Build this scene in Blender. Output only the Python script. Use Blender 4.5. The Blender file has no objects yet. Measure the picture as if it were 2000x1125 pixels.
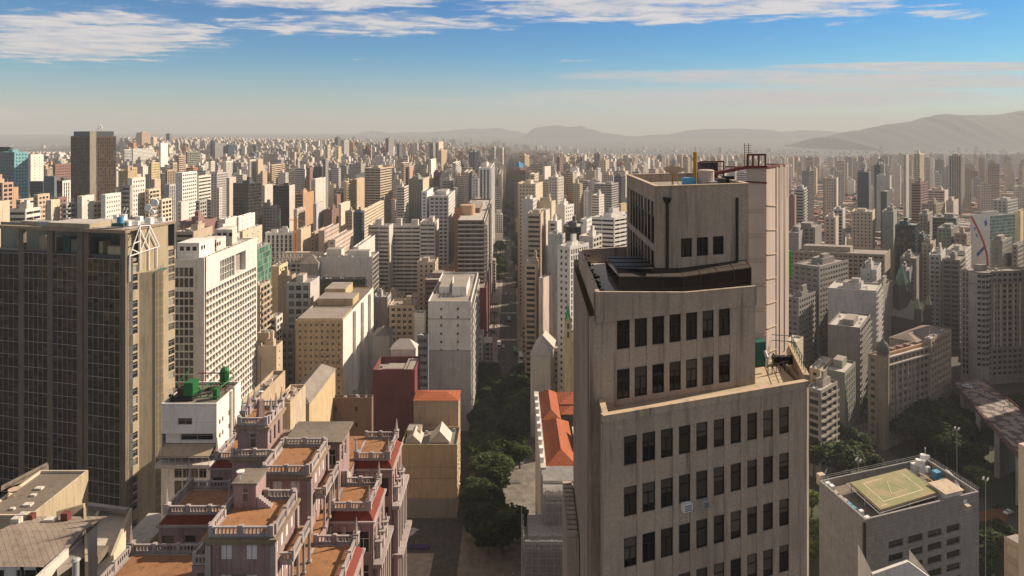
import bpy, math, random
from math import sin, cos, tan, pi, radians, sqrt, atan2, floor, exp
R_ = random.Random(7)
C = bpy.context.scene.collection
SC = bpy.context.scene
F, CX, HY, CAMZ = 1300.0, 1000.0, 265.0, 150.0

# ------------------------------------------------------------------ camera
cam_d = bpy.data.cameras.new('camera'); cam = bpy.data.objects.new('camera', cam_d); C.objects.link(cam)
cam.location = (0, 0, CAMZ); cam.rotation_euler = (pi/2, 0, 0)
cam_d.sensor_width = 36; cam_d.lens = F/2000*36; cam_d.shift_y = -(562.5-HY)/2000
cam_d.clip_start = 0.5; cam_d.clip_end = 60000
SC.camera = cam
SC.view_settings.view_transform = 'Standard'; SC.view_settings.look = 'None'
SC.view_settings.exposure = 0.72; SC.view_settings.gamma = 1
SC.cycles.max_bounces = 5; SC.cycles.diffuse_bounces = 3; SC.cycles.glossy_bounces = 2
SC.cycles.volume_bounces = 0; SC.cycles.transparent_max_bounces = 6
SC.cycles.use_denoising = True
SC.cycles.sample_clamp_indirect = 4

# ------------------------------------------------------------------ sun and sky
SUN_AZ, SUN_EL = radians(66), radians(32)          # azimuth from +Y (the view) towards +X
sun_d = bpy.data.lights.new('sun', 'SUN'); sun = bpy.data.objects.new('sun', sun_d); C.objects.link(sun)
sun_d.energy = 5.0; sun_d.angle = radians(.6); sun_d.color = (1, .83, .64)
sun.rotation_euler = (pi/2-SUN_EL, 0, pi-SUN_AZ)
w = bpy.data.worlds.new('World'); SC.world = w; w.use_nodes = True
N = w.node_tree.nodes; L = w.node_tree.links; N.clear()
class NT:
    """small helper to write node maths"""
    def __init__(s, nt): s.n = nt.nodes; s.l = nt.links
    def node(s, t, **k):
        n = s.n.new(t)
        for a, b in k.items(): setattr(n, a, b)
        return n
    def put(s, sock, v):
        if hasattr(v, 'is_linked') or hasattr(v, 'links'): s.l.new(v, sock)
        else: sock.default_value = v
    def m(s, op, a, b=0.0, c=0.0, clamp=False):
        n = s.n.new('ShaderNodeMath'); n.operation = op; n.use_clamp = clamp
        for i, v in enumerate((a, b, c)): s.put(n.inputs[i], v)
        return n.outputs[0]
    def mix(s, f, a, b, mode='MIX'):
        n = s.n.new('ShaderNodeMix'); n.data_type = 'RGBA'; n.blend_type = mode
        s.put(n.inputs[0], f)
        for i, v in ((6, a), (7, b)):
            s.put(n.inputs[i], (*v, 1) if isinstance(v, tuple) and len(v) == 3 else v)
        return n.outputs[2]
    def ss(s, x, a, b, lo=0.0, hi=1.0):
        n = s.n.new('ShaderNodeMapRange'); n.interpolation_type = 'SMOOTHSTEP'
        s.put(n.inputs[0], x); s.put(n.inputs[1], a); s.put(n.inputs[2], b); s.put(n.inputs[3], lo); s.put(n.inputs[4], hi)
        return n.outputs[0]
    def noise(s, v, scale, detail=4, rough=.5, dist=0.0):
        n = s.n.new('ShaderNodeTexNoise'); s.put(n.inputs['Vector'], v)
        n.inputs['Scale'].default_value = scale; n.inputs['Detail'].default_value = detail
        n.inputs['Roughness'].default_value = rough; n.inputs['Distortion'].default_value = dist
        return n.outputs['Fac']
    def xyz(s, x, y, z):
        n = s.n.new('ShaderNodeCombineXYZ')
        for i, v in enumerate((x, y, z)): s.put(n.inputs[i], v)
        return n.outputs[0]
    def sep(s, v):
        n = s.n.new('ShaderNodeSeparateXYZ'); s.l.new(v, n.inputs[0]); return n.outputs
T = NT(w.node_tree)
sky = T.node('ShaderNodeTexSky', sky_type='NISHITA', sun_disc=False, sun_elevation=SUN_EL, sun_rotation=SUN_AZ, altitude=700, air_density=1.0, dust_density=.25, ozone_density=2.0)
d = T.sep(T.node('ShaderNodeTexCoord').outputs['Generated'])
az = T.m('MAXIMUM', T.m('ABSOLUTE', d[1]), .05)
u = T.m('DIVIDE', d[0], az); v = T.m('DIVIDE', d[2], az)
vz = T.m('ADD', T.m('MAXIMUM', v, .001), .02)
cu = T.m('DIVIDE', u, vz); cv = T.m('DIVIDE', 1.0, vz)
puff = T.noise(T.xyz(T.m('MULTIPLY', cu, 1.0), T.m('MULTIPLY', cv, 1.5), 3.1), 2.7, 10, .62, .35)
big = T.noise(T.xyz(T.m('MULTIPLY', cu, .6), cv, 8.7), .7, 3, .5)
fine = T.noise(T.xyz(T.m('MULTIPLY', u, 5.), T.m('MULTIPLY', v, 42.), 1.0), 1.6, 7, .6, .2)
def ell(px, py, rx, ry, wgt):
    a = T.m('DIVIDE', T.m('SUBTRACT', u, (px-CX)/F), rx/F); b = T.m('DIVIDE', T.m('SUBTRACT', v, (HY-py)/F), ry/F)
    r = T.m('ADD', T.m('MULTIPLY', a, a), T.m('MULTIPLY', b, b))
    return T.m('MULTIPLY', T.ss(r, 1.0, 0.0), wgt)
hi = None
for e in ((150, 70, 400, 75, 1.15), (30, 10, 160, 30, .2), (600, -4, 430, 36, .9), (700, 46, 420, 36, .85), (1330, 2, 520, 62, 1.15), (1560, 25, 260, 40, .6), (1850, 22, 130, 22, .6), (1000, 8, 200, 18, .6), (1130, 118, 70, 7, .5)):
    hi = ell(*e) if hi is None else T.m('MAXIMUM', hi, ell(*e))
cl1 = T.ss(T.m('ADD', T.m('ADD', T.m('MULTIPLY', puff, .95), T.m('MULTIPLY', big, .25)), T.m('MULTIPLY', hi, .37)), .74, .98)
lo = None
for e in ((1820, 131, 420, 14, 1.25), (1500, 150, 600, 22, .8), (1780, 158, 560, 24, 1.1), (1500, 190, 750, 30, .85), (850, 196, 520, 20, .45), (400, 222, 700, 16, .5), (15, 228, 60, 20, 1.0)):
    lo = ell(*e) if lo is None else T.m('MAXIMUM', lo, ell(*e))
cl2 = T.ss(T.m('ADD', T.m('MULTIPLY', fine, .6), T.m('MULTIPLY', lo, .46)), .40, .78, 0, .95)
# unseen warm veil added overhead, above the frame, to warm the fill light
veil = T.m('MULTIPLY', T.ss(v, .24, .42), T.ss(T.m('ADD', puff, big), .55, 1.1, .35, .75))
cov = T.m('MAXIMUM', T.m('MULTIPLY', T.m('MAXIMUM', cl1, cl2), .92), veil)
hs = T.node('ShaderNodeHueSaturation'); hs.inputs['Saturation'].default_value = 1.75; hs.inputs['Value'].default_value = 1.0
T.l.new(sky.outputs[0], hs.inputs['Color'])
skyc = T.mix(T.ss(v, .03, .13, .25, 1.0), T.mix(1.0, sky.outputs[0], (.80, .78, .84), 'MULTIPLY'), T.mix(1.0, hs.outputs[0], (.36, .88, 1.0), 'MULTIPLY'))
# brightness of a sunlit cloud in the same physical units as the sky
cl_col = T.mix(T.ss(v, .16, .05), (7.6, 7.2, 7.1), (6.4, 5.9, 5.4))
cl_col = T.mix(T.ss(puff, .40, .62), (5.4, 5.6, 6.2), cl_col)
cl_col = T.mix(T.ss(v, .24, .42), cl_col, (4.6, 3.95, 3.4))  # warm fill colour of the added veil
bg = T.node('ShaderNodeBackground'); bg.inputs['Strength'].default_value = .063
T.l.new(T.mix(cov, skyc, cl_col), bg.inputs['Color'])
T.l.new(bg.outputs[0], T.node('ShaderNodeOutputWorld').inputs['Surface'])

# ------------------------------------------------------------------ mesh helpers
ORG = {}
class MB:
    def __init__(s): s.v = []; s.f = []; s.m = []; s.uv = None; s.col = None
    def poly(s, pts, m=0):
        i = len(s.v); s.v.extend(pts); s.f.append(tuple(range(i, i+len(pts)))); s.m.append(m)
    def quad(s, a, b, c, d, m=0): s.poly((a, b, c, d), m)
    def prism(s, pts, z0, z1, m=0, mt=None, bottom=False):
        n = len(pts); i = len(s.v)
        s.v.extend((p[0], p[1], z0) for p in pts); s.v.extend((p[0], p[1], z1) for p in pts)
        for k in range(n):
            j = (k+1) % n; s.f.append((i+k, i+j, i+n+j, i+n+k)); s.m.append(m)
        s.f.append(tuple(range(i+n, i+2*n))); s.m.append(m if mt is None else mt)
        if bottom: s.f.append(tuple(range(i+n-1, i-1, -1))); s.m.append(m)
    def box(s, x0, y0, z0, x1, y1, z1, m=0, mt=None):
        s.prism(((x0, y0), (x1, y0), (x1, y1), (x0, y1)), z0, z1, m, mt, True)
    def ob(s, o, ex, ey, a0, a1, b0, b1, z0, z1, m=0, mt=None):
        """box in the frame o, ex, ey"""
        P = lambda a, b: (o[0]+ex[0]*a+ey[0]*b, o[1]+ex[1]*a+ey[1]*b)
        s.prism((P(a0, b0), P(a1, b0), P(a1, b1), P(a0, b1)), z0, z1, m, mt, True)
    def cyl(s, cx, cy, z0, r0, z1, r1, n=12, m=0):
        i = len(s.v)
        for z, r in ((z0, r0), (z1, r1)):
            s.v.extend((cx+r*cos(2*pi*k/n), cy+r*sin(2*pi*k/n), z) for k in range(n))
        for k in range(n):
            j = (k+1) % n; s.f.append((i+k, i+j, i+n+j, i+n+k)); s.m.append(m)
        s.f.append(tuple(range(i+n, i+2*n))); s.m.append(m)
        s.f.append(tuple(range(i+n-1, i-1, -1))); s.m.append(m)
    def lathe(s, cx, cy, prof, n=12, m=0):
        i = len(s.v)
        for r, z in prof: s.v.extend((cx+r*cos(2*pi*k/n), cy+r*sin(2*pi*k/n), z) for k in range(n))
        for q in range(len(prof)-1):
            for k in range(n):
                j = (k+1) % n; a = i+q*n
                s.f.append((a+k, a+j, a+n+j, a+n+k)); s.m.append(m)
        s.f.append(tuple(range(i+(len(prof)-1)*n, i+len(prof)*n))); s.m.append(m)
    def tube(s, p, q, r, n=6, m=0, r2=None):
        r2 = r if r2 is None else r2
        dx, dy, dz = (q[k]-p[k] for k in range(3)); l = sqrt(dx*dx+dy*dy+dz*dz) or 1e-6
        dx, dy, dz = dx/l, dy/l, dz/l
        a = (0, 0, 1) if abs(dz) < .9 else (1, 0, 0)
        e = (dy*a[2]-dz*a[1], dz*a[0]-dx*a[2], dx*a[1]-dy*a[0]); le = sqrt(sum(k*k for k in e)); e = tuple(k/le for k in e)
        g = (dy*e[2]-dz*e[1], dz*e[0]-dx*e[2], dx*e[1]-dy*e[0])
        i = len(s.v)
        for c, rr in ((p, r), (q, r2)):
            for k in range(n):
                t = 2*pi*k/n+pi/4
                s.v.append(tuple(c[h]+rr*(cos(t)*e[h]+sin(t)*g[h]) for h in range(3)))
        for k in range(n):
            j = (k+1) % n; s.f.append((i+k, i+j, i+n+j, i+n+k)); s.m.append(m)
        s.f.append(tuple(range(i+n, i+2*n))); s.m.append(m); s.f.append(tuple(range(i+n-1, i-1, -1))); s.m.append(m)
    def mesh(s, name, mats, org=(0, 0, 0), smooth=False):
        me = bpy.data.meshes.new(name)
        ox, oy, oz = org
        me.from_pydata([(a-ox, b-oy, c-oz) for a, b, c in s.v], [], s.f)
        if not isinstance(mats, (list, tuple)): mats = [mats]
        for q in mats: me.materials.append(q)
        if len(mats) > 1: me.polygons.foreach_set('material_index', s.m)
        if smooth: me.polygons.foreach_set('use_smooth', [True]*len(s.f))
        return me
    def build(s, name, mats, parent=None, smooth=False, org=None):
        if parent is not None: org = ORG[parent.name]
        elif org is None:
            xs = [p[0] for p in s.v]; ys = [p[1] for p in s.v]
            org = ((min(xs)+max(xs))/2, (min(ys)+max(ys))/2, min(p[2] for p in s.v))
        o = bpy.data.objects.new(name, s.mesh(name, mats, org, smooth)); C.objects.link(o)
        if parent is None: o.location = org
        else: o.parent = parent
        ORG[o.name] = org
        return o
def thing(name, label, cat, loc=(0, 0, 0), group=None, rz=0):
    o = bpy.data.objects.new(name, None); C.objects.link(o); o.location = loc; o.rotation_euler = (0, 0, rz)
    o.empty_display_size = .5
    ORG[o.name] = tuple(loc); return tag(o, label, cat, group)
LABELS = {}
def tag(o, label, cat, group=None):
    o['label'] = label; o['category'] = cat
    LABELS.setdefault(label, []).append(o)
    if group: o['group'] = group
    return o
def struct(o): o['kind'] = 'structure'; return o
def stuff(o): o['kind'] = 'stuff'; return o
def copy_thing(src, loc, rz, label, group=None, scale=1.0):
    r = src.copy(); C.objects.link(r); r.location = loc; r.rotation_euler = (0, 0, rz); r.scale = (scale, scale, scale)
    tag(r, label, src['category'], group)
    for ch in list(src.children):
        c = ch.copy(); C.objects.link(c); c.parent = r
        for g in ch.children:
            q = g.copy(); C.objects.link(q); q.parent = c
    return r
def place(o, parent, pos, rz=0):
    """a shared mesh as a part at a world position"""
    C.objects.link(o); o.parent = parent; g = ORG[parent.name]
    o.location = (pos[0]-g[0], pos[1]-g[1], pos[2]-g[2]); o.rotation_euler = (0, 0, rz); return o
def ray(px, D): return ((px-CX)/F*D, D)
def zat(py, D): return CAMZ-(py-HY)/F*D
def along(p, dv, px):
    """distance along dv from p at which the plan line meets the plan ray of px"""
    k = (px-CX)/F; den = dv[0]-k*dv[1]
    return (k*p[1]-p[0])/den if abs(den) > 1e-6 else 20.0
def unit(x, y): l = sqrt(x*x+y*y); return (x/l, y/l)
def add(p, dv, t): return (p[0]+dv[0]*t, p[1]+dv[1]*t)
def smooth(a, b, x): t = min(1, max(0, (x-a)/(b-a))); return t*t*(3-2*t)
def terr(x, y):
    y = max(y, 1.0); k = x/y
    s = smooth(1500, 3600, y)*(1-.35*smooth(5000, 7500, y))
    lw = smooth(.10, -.12, k)*(1-.75*smooth(-.60, -.68, k))
    return s*(lw*78+4)+smooth(7500, 14500, y)*(150-s*20)

# ------------------------------------------------------------------ materials
M = {}
def pbr(name, col, rough=.85, spec=.3, metal=0.0):
    m = bpy.data.materials.new(name); m.use_nodes = True; b = m.node_tree.nodes['Principled BSDF']
    b.inputs['Base Color'].default_value = (*col, 1); b.inputs['Roughness'].default_value = rough
    b.inputs['Specular IOR Level'].default_value = spec; b.inputs['Metallic'].default_value = metal
    M[name] = m; return m, NT(m.node_tree), b
def wall(name, col, dirt=.5, grain=.0, rough=.88, tint=.16, dcol=None, tile=None, floors=False):
    """weathered plaster: broad patches, rain streaks that hang down, a tint of its own for every object"""
    m, t, b = pbr(name, col, rough)
    pos = t.node('ShaderNodeNewGeometry').outputs['Position']; oi = t.node('ShaderNodeObjectInfo').outputs['Random']
    q = t.sep(pos)
    patch = t.noise(pos, .13, 5, .6); streak = t.noise(t.xyz(q[0], q[1], t.m('MULTIPLY', q[2], .07)), 1.1, 4, .65)
    fine_ = t.noise(t.xyz(q[0], q[1], t.m('MULTIPLY', q[2], .35)), 1.9, 5, .75)
    dc = dcol or tuple(k*.36 for k in col)
    base = t.mix(t.m('MULTIPLY', t.ss(streak, .48, .78), dirt), col, dc)
    base = t.mix(t.m('MULTIPLY', t.ss(patch, .42, .75), dirt*.75), base, tuple(k*.62 for k in col))
    if floors:
        ln = t.m('LESS_THAN', t.m('FRACT', t.m('DIVIDE', q[2], 3.1)), .05)
        base = t.mix(t.m('MULTIPLY', ln, .22), base, tuple(k*.4 for k in col))
        base = t.mix(t.m('MULTIPLY', t.ss(fine_, .50, .80), .5), base, tuple(k*.5 for k in col))
    if grain:
        drip = t.noise(t.xyz(q[0], q[1], t.m('MULTIPLY', q[2], .045)), 4.2, 3, .6)
        base = t.mix(t.m('MULTIPLY', t.m('MULTIPLY', t.ss(drip, .52, .70), t.ss(patch, .40, .58)), .6), base, dc)
        g = t.noise(pos, 6.0, 3, .8); base = t.mix(t.m('MULTIPLY', t.ss(g, .3, .7), grain), base, tuple(k*.5 for k in col))
    if tile:
        br = t.node('ShaderNodeTexBrick'); br.offset = 0
        br.inputs['Scale'].default_value = 1; br.inputs['Mortar Size'].default_value = tile[2]
        br.inputs['Brick Width'].default_value = tile[0]; br.inputs['Row Height'].default_value = tile[1]
        br.inputs['Color1'].default_value = (1, 1, 1, 1); br.inputs['Color2'].default_value = (.82, .82, .82, 1); br.inputs['Mortar'].default_value = (.55, .55, .55, 1)
        t.l.new(t.xyz(t.m('ADD', q[0], q[1]), q[2], 0.0), br.inputs['Vector'])
        base = t.mix(1.0, base, br.outputs['Color'], 'MULTIPLY')
    v = t.node('ShaderNodeHueSaturation'); t.l.new(base, v.inputs['Color'])
    t.l.new(t.m('ADD', t.m('MULTIPLY', oi, tint), 1-tint/2), v.inputs['Value'])
    t.l.new(v.outputs[0], b.inputs['Base Color']); return m
def glass(name, cols, spec=.35, rough=.12):
    """window glass: every pane (mesh island) picks its own tone - dark room, blind, curtain"""
    m, t, b = pbr(name, cols[0], rough, spec)
    g = t.node('ShaderNodeNewGeometry'); oi = t.node('ShaderNodeObjectInfo').outputs['Random']
    r = t.m('FRACT', t.m('ADD', g.outputs['Random Per Island'], t.m('MULTIPLY', oi, 7.31)))
    cr = t.node('ShaderNodeValToRGB'); cr.color_ramp.interpolation = 'CONSTANT'; t.l.new(r, cr.inputs[0])
    e = cr.color_ramp.elements; e[0].position = 0; e[0].color = (*cols[0], 1); e[1].position = 1/len(cols); e[1].color = (*cols[1], 1)
    for k in range(2, len(cols)): q = e.new(k/len(cols)); q.color = (*cols[k], 1)
    t.l.new(cr.outputs[0], b.inputs['Base Color']); return m
W = {}
for k, c, dt in (('white', (.70, .67, .62), .45), ('offwhite', (.62, .57, .50), .5), ('cream', (.60, .50, .37), .5), ('beige', (.50, .40, .29), .5), ('tan', (.46, .35, .24), .5),
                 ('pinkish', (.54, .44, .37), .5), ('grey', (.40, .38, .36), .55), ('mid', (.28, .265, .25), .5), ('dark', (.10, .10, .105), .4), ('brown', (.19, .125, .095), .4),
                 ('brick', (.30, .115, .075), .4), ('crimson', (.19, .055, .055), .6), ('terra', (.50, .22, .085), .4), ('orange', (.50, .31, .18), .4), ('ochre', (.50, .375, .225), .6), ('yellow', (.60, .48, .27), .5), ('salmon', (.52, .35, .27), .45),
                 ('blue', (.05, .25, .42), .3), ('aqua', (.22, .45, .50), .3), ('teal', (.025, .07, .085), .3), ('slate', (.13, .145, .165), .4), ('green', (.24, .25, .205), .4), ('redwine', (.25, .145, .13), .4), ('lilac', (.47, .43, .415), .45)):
    W[k] = wall('wall_'+k, c, dt*1.35, tint=.24, floors=True)
for k, c in (('stone', (.33, .295, .255)), ('shadegrey', (.235, .22, .20)), ('dullwhite', (.50, .48, .45)), ('sand', (.34, .275, .205)), ('darkstone', (.095, .08, .068))): W[k] = wall('wall_'+k, c, .8, tint=.24, floors=True)  # right-hand wall tones carry that side's shade besides dirt; darkstone is church stone
W['board'] = wall('board_concrete', (.42, .345, .235), .5, .15)
W['conc'] = wall('speckled_concrete', (.475, .375, .295), 1.0, .55, dcol=(.12, .095, .078))
W['stainconc'] = wall('stained_concrete', (.30, .225, .16), .8, .2)
W['palace'] = wall('pink_plaster', (.34, .235, .225), .95, .2)
W['palacetrim'] = wall('pale_stone_trim', (.38, .325, .31), .95)
W['tilegrey'] = wall('grey_stone_tile', (.30, .285, .27), .3, .1, tile=(1.5, .9, .035))
W['flatroof'] = wall('flat_roof', (.30, .26, .225), .6, .1)
W['paleroof'] = wall('pale_roof', (.48, .44, .39), .55)
W['darkroof'] = wall('dark_roof', (.14, .125, .115), .5)
W['tileroof'] = wall('red_tile_roof', (.42, .12, .05), .5, .25, tile=(.9, .45, .05))
W['sheetroof'] = wall('grey_sheet_roof', (.27, .235, .20), .7, .1, tile=(1.1, 30, .06))
W['deck'] = wall('orange_quarry_tile', (.36, .18, .085), .95, .4)
W['mansard'] = wall('red_mansard_tile', (.20, .042, .028), .6, .3)
W['dirty'] = wall('dirty_slab', (.20, .165, .13), .9, .3)
W['terrazzo'] = wall('white_floor_tile', (.62, .60, .57), .3, tile=(.5, .5, .03))
W['metal'] = wall('galvanised', (.36, .36, .36), .3, rough=.5)
W['whitebox'] = wall('white_paint', (.72, .71, .69), .25)
W['rust'] = wall('oxide_red_steel', (.16, .045, .04), .4)
W['yellowpipe'] = wall('ochre_pipe', (.40, .22, .04), .4)
W['bluetank'] = wall('blue_plastic', (.10, .33, .52), .2, rough=.5)
W['greenbox'] = wall('green_paint', (.014, .13, .03), .3, rough=.5)
W['genset'] = wall('dark_green_paint', (.025, .10, .085), .3, rough=.5)
W['net'] = wall('pale_netting', (.50, .40, .34), .5)
W['blind'] = wall('window_blind', (.085, .067, .05), .3, tint=.9)
W['black'] = wall('black_frame', (.022, .02, .02), .2, rough=.5)
W['frame'] = wall('window_frame', (.46, .42, .36), .3)
W['mullion'] = wall('pale_bronze_mullion', (.42, .36, .27), .3)
W['pier'] = wall('brown_concrete', (.17, .135, .10), .8, .2)
W['browntile'] = wall('brown_roof_tile', (.33, .265, .21), .8, .3, tile=(.9, 30, .05))
W['umber'] = wall('umber_frame', (.05, .036, .028), .4)
W['bronze'] = wall('dark_bronze', (.05, .042, .034), .3)
W['shutter'] = wall('white_shutter', (.64, .61, .59), .3)
G = {'room': glass('window_glass', [(.012, .013, .015), (.02, .019, .018), (.03, .027, .024), (.014, .016, .02), (.055, .045, .036), (.018, .017, .017), (.12, .10, .08)]),
     'dark': glass('dark_glass', [(.008, .008, .009), (.012, .012, .013), (.020, .017, .015), (.009, .01, .011), (.04, .032, .025), (.016, .014, .013), (.026, .022, .018)], .3),
     'curtain': glass('curtain_wall_glass', [(.010, .009, .009), (.06, .048, .036), (.012, .012, .012), (.03, .03, .03), (.007, .007, .007), (.016, .013, .01), (.008, .008, .008), (.014, .013, .012), (.018, .016, .014), (.030, .025, .020), (.012, .013, .014), (.045, .034, .026), (.02, .022, .024), (.006, .006, .007), (.03, .028, .026)], .45, .08),
     'blue': glass('blue_glass', [(.012, .03, .05), (.02, .045, .07), (.015, .035, .06)], .4),
     'green': glass('green_glass', [(.05, .16, .10), (.09, .25, .16), (.16, .30, .22), (.03, .10, .07)], .4),
     'mixed': glass('mixed_glass', [(.02, .02, .022), (.05, .045, .04), (.14, .12, .10), (.03, .03, .035), (.30, .27, .23), (.018, .018, .02), (.09, .08, .07)])}

# ------------------------------------------------------------------ facades
# style: pitch, window width share, window height share, recess, side margin, top margin, balcony depth, sill lowered (vertical fins)
ST = {'p': (3.3, .42, .46, .22, 1.0, 1.6, 0), 'ps': (2.6, .40, .42, .2, .8, 1.4, 0), 'pw': (3.6, .64, .50, .25, .8, 1.4, 0), 'rb': (7.0, .955, .46, .3, .5, 1.4, 0),
      'bal': (4.6, .84, .66, .5, .6, 1.3, 1.0), 'balp': (6.5, .50, .66, .5, 1.2, 1.3, .9), 'fin': (1.9, .60, .74, .35, .8, 1.5, 0), 'grid': (2.7, .80, .76, .8, .5, 1.0, 0),
      'gl': (1.7, .93, .90, .06, .3, .6, 0), 'sm': (7.0, .12, .28, .2, 2.0, 2.4, 0), 'one': (9.0, .13, .34, .2, 2.5, 2.6, 0), 'vs': (3.4, .55, .90, .5, 1.0, 2.0, 0), 'big': (4.4, .74, .62, .3, .6, 1.3, 0)}
def facade_lines(mb, p, d, w, z0, z1, cols, rows, rec, wl=None, gm=1, wm=0, si=0.0):
    """a wall with real openings: cols [(s0, s1)], rows [(sill, head)]; si insets the spandrels between the windows of a column"""
    n = (d[1], -d[0])
    def P(s, z, o=0.0): return (p[0]+d[0]*s-n[0]*o, p[1]+d[1]*s-n[1]*o, z)
    cols = sorted(cols); rows = sorted(rows)
    def q(s0, s1, a, b, m=wm, o=0.0):
        if s1-s0 > 1e-4 and b-a > 1e-4: mb.quad(P(s0, a, o), P(s1, a, o), P(s1, b, o), P(s0, b, o), m)
    if not cols or not rows: q(0, w, z0, z1); return
    s = 0.0
    for a, b in cols: q(s, a, z0, z1); s = b
    q(s, w, z0, z1)
    for a, b in cols:
        q(a, b, z0, rows[0][0]); q(a, b, rows[-1][1], z1)
        for k, (za, zb) in enumerate(rows):
            if k: q(a, b, rows[k-1][1], za, wm, si)
            r = rec
            mb.quad(P(a, za), P(b, za), P(b, za, r), P(a, za, r), wm); mb.quad(P(a, zb, r), P(b, zb, r), P(b, zb), P(a, zb), wm)
            mb.quad(P(a, za, r), P(a, zb, r), P(a, zb), P(a, za), wm); mb.quad(P(b, za), P(b, zb), P(b, zb, r), P(b, za, r), wm)
            if wl is None: mb.quad(P(a, za, r), P(b, za, r), P(b, zb, r), P(a, zb, r), gm)
            else: wl.append((P((a+b)/2, (za+zb)/2, r), d, round(b-a, 2), round(zb-za, 2)))
        if si:
            for k in range(len(rows)-1):
                za, zb = rows[k][1], rows[k+1][0]
                for s_ in (a, b): mb.quad(P(s_, za), P(s_, zb), P(s_, zb, si), P(s_, za, si), wm)
def facade(mb, p, d, w, z0, z1, st, fl, wl=None, gm=1, wm=0, bm=None):
    if st == 'blank' or w < 1.2: facade_lines(mb, p, d, w, z0, z1, [], [], 0, wm=wm); return
    pitch, ww, wh, rec, mar, top, balc = ST[st]
    mar = min(mar, w*.12)
    nc = max(1, round((w-2*mar)/pitch)); cw = (w-2*mar)/nc
    cols = [(mar+(i+.5-ww/2)*cw, mar+(i+.5+ww/2)*cw) for i in range(nc)]
    rows = []; z = z1-top
    while z-fl > z0+3.5:
        rows.append((z-fl*wh-fl*(1-wh)*.25, z-fl*(1-wh)*.25)); z -= fl
    facade_lines(mb, p, d, w, z0, z1, cols, rows, rec, wl, gm, wm)
    if balc and rows:
        e = (d[1], -d[0])
        for a, b in rows:
            mb.ob(p, d, e, mar*.6, w-mar*.6, 0.02, balc, a-.25, a-.1, wm); mb.ob(p, d, e, mar*.6, w-mar*.6, balc-.1, balc, a-.1, a+.75, wm if bm is None else bm)
WINM = {}
def winmesh(w_, h_, gm, fm, bl=0):
    k = (w_, h_, gm.name, fm.name, bl)
    if k not in WINM:
        mb = MB(); t = min(.07, w_*.08); a, b = w_/2, h_/2
        if bl >= -1: mb.quad((-a, 0, -b), (a, 0, -b), (a, 0, b), (-a, 0, b), 0)
        for x0, x1, z0, z1 in ((-a, -a+t, -b, b), (a-t, a, -b, b), (-a+t, a-t, -b, -b+t), (-a+t, a-t, b-t, b), (-a+t, a-t, b*.30-t/2, b*.30+t/2)) + (((-t/2, t/2, -b+t, b*.30-t/2),) if w_ > 1.0 else ()):
            if bl >= 0 or bl == -2: mb.box(x0, -.06, z0, x1, -.004, z1, 1)
        bl = -2-bl if bl < -2 else max(bl, 0)
        if bl: mb.quad((-a+t, -.008, b-bl*h_*.25), (a-t, -.008, b-bl*h_*.25), (a-t, -.008, b-t), (-a+t, -.008, b-t), 2)
        WINM[k] = mb.mesh('window', [gm, fm, W['blind']])
    return WINM[k]
def windows(root, wl, gm, fm, limit=98, sub=False, ac=0):
    """each opening's window as a part; the 98 nearest singly, what is past that as one part"""
    wl = sorted(wl, key=lambda q: (q[0][0]**2+q[0][1]**2+(q[0][2]-CAMZ)**2))
    for pos, d, ww, hh in wl[:limit]:
        b_ = R_.choice((0, 0, 1, 2, 3)) if gm in (G['dark'], G['room']) else 0
        o = bpy.data.objects.new('window', winmesh(ww, hh, gm, fm, b_ if not sub else -1)); place(o, root, pos, atan2(d[1], d[0]))
        if sub:
            for nm, bb in (('frame', -2),)+((('blind', -2-b_),) if b_ else ()): q = bpy.data.objects.new(nm, winmesh(ww, hh, gm, fm, bb)); C.objects.link(q); q.parent = o
        if ac and R_.random() < ac:
            e = (d[1], -d[0]); mb = MB(); s_ = R_.choice((-.2, .1)); mb.ob(pos[:2], d, e, s_, s_+.75, .1, .65, pos[2]-hh/2-.62, pos[2]-hh/2-.05); mb.build('air_conditioner', W['whitebox'] if R_.random() < .6 else W['metal'], root)
    if len(wl) > limit:
        mb = MB()
        for (x, y, z), d, ww, hh in wl[limit:]:
            a, b = ww/2, hh/2
            mb.quad((x-d[0]*a, y-d[1]*a, z-b), (x+d[0]*a, y+d[1]*a, z-b), (x+d[0]*a, y+d[1]*a, z+b), (x-d[0]*a, y-d[1]*a, z+b))
        stuff(mb.build('window', [gm], root))
def inset(poly, t):
    n = len(poly); out = []
    for i in range(n):
        p, a, b = poly[i], poly[i-1], poly[(i+1) % n]
        e1 = unit(a[0]-p[0], a[1]-p[1]); e2 = unit(b[0]-p[0], b[1]-p[1])
        sn = abs(e1[0]*e2[1]-e1[1]*e2[0]) or .5
        out.append((p[0]+(e1[0]+e2[0])*t/sn, p[1]+(e1[1]+e2[1])*t/sn))
    return out
def roof_of(mb, poly, z1, par=1.0, t=.3, rm=1, wm=0):
    q = inset(poly, t); n = len(poly)
    for i in range(n):
        j = (i+1) % n
        mb.quad((*poly[i], z1), (*poly[j], z1), (*q[j], z1), (*q[i], z1), wm)
        mb.quad((*q[i], z1), (*q[j], z1), (*q[j], z1-par), (*q[i], z1-par), wm)
    mb.poly([(*p, z1-par) for p in q], rm)
FOOT = []            # footprints already taken: centre, radius, px range, visible bottom, distance
LIST = []
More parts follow.
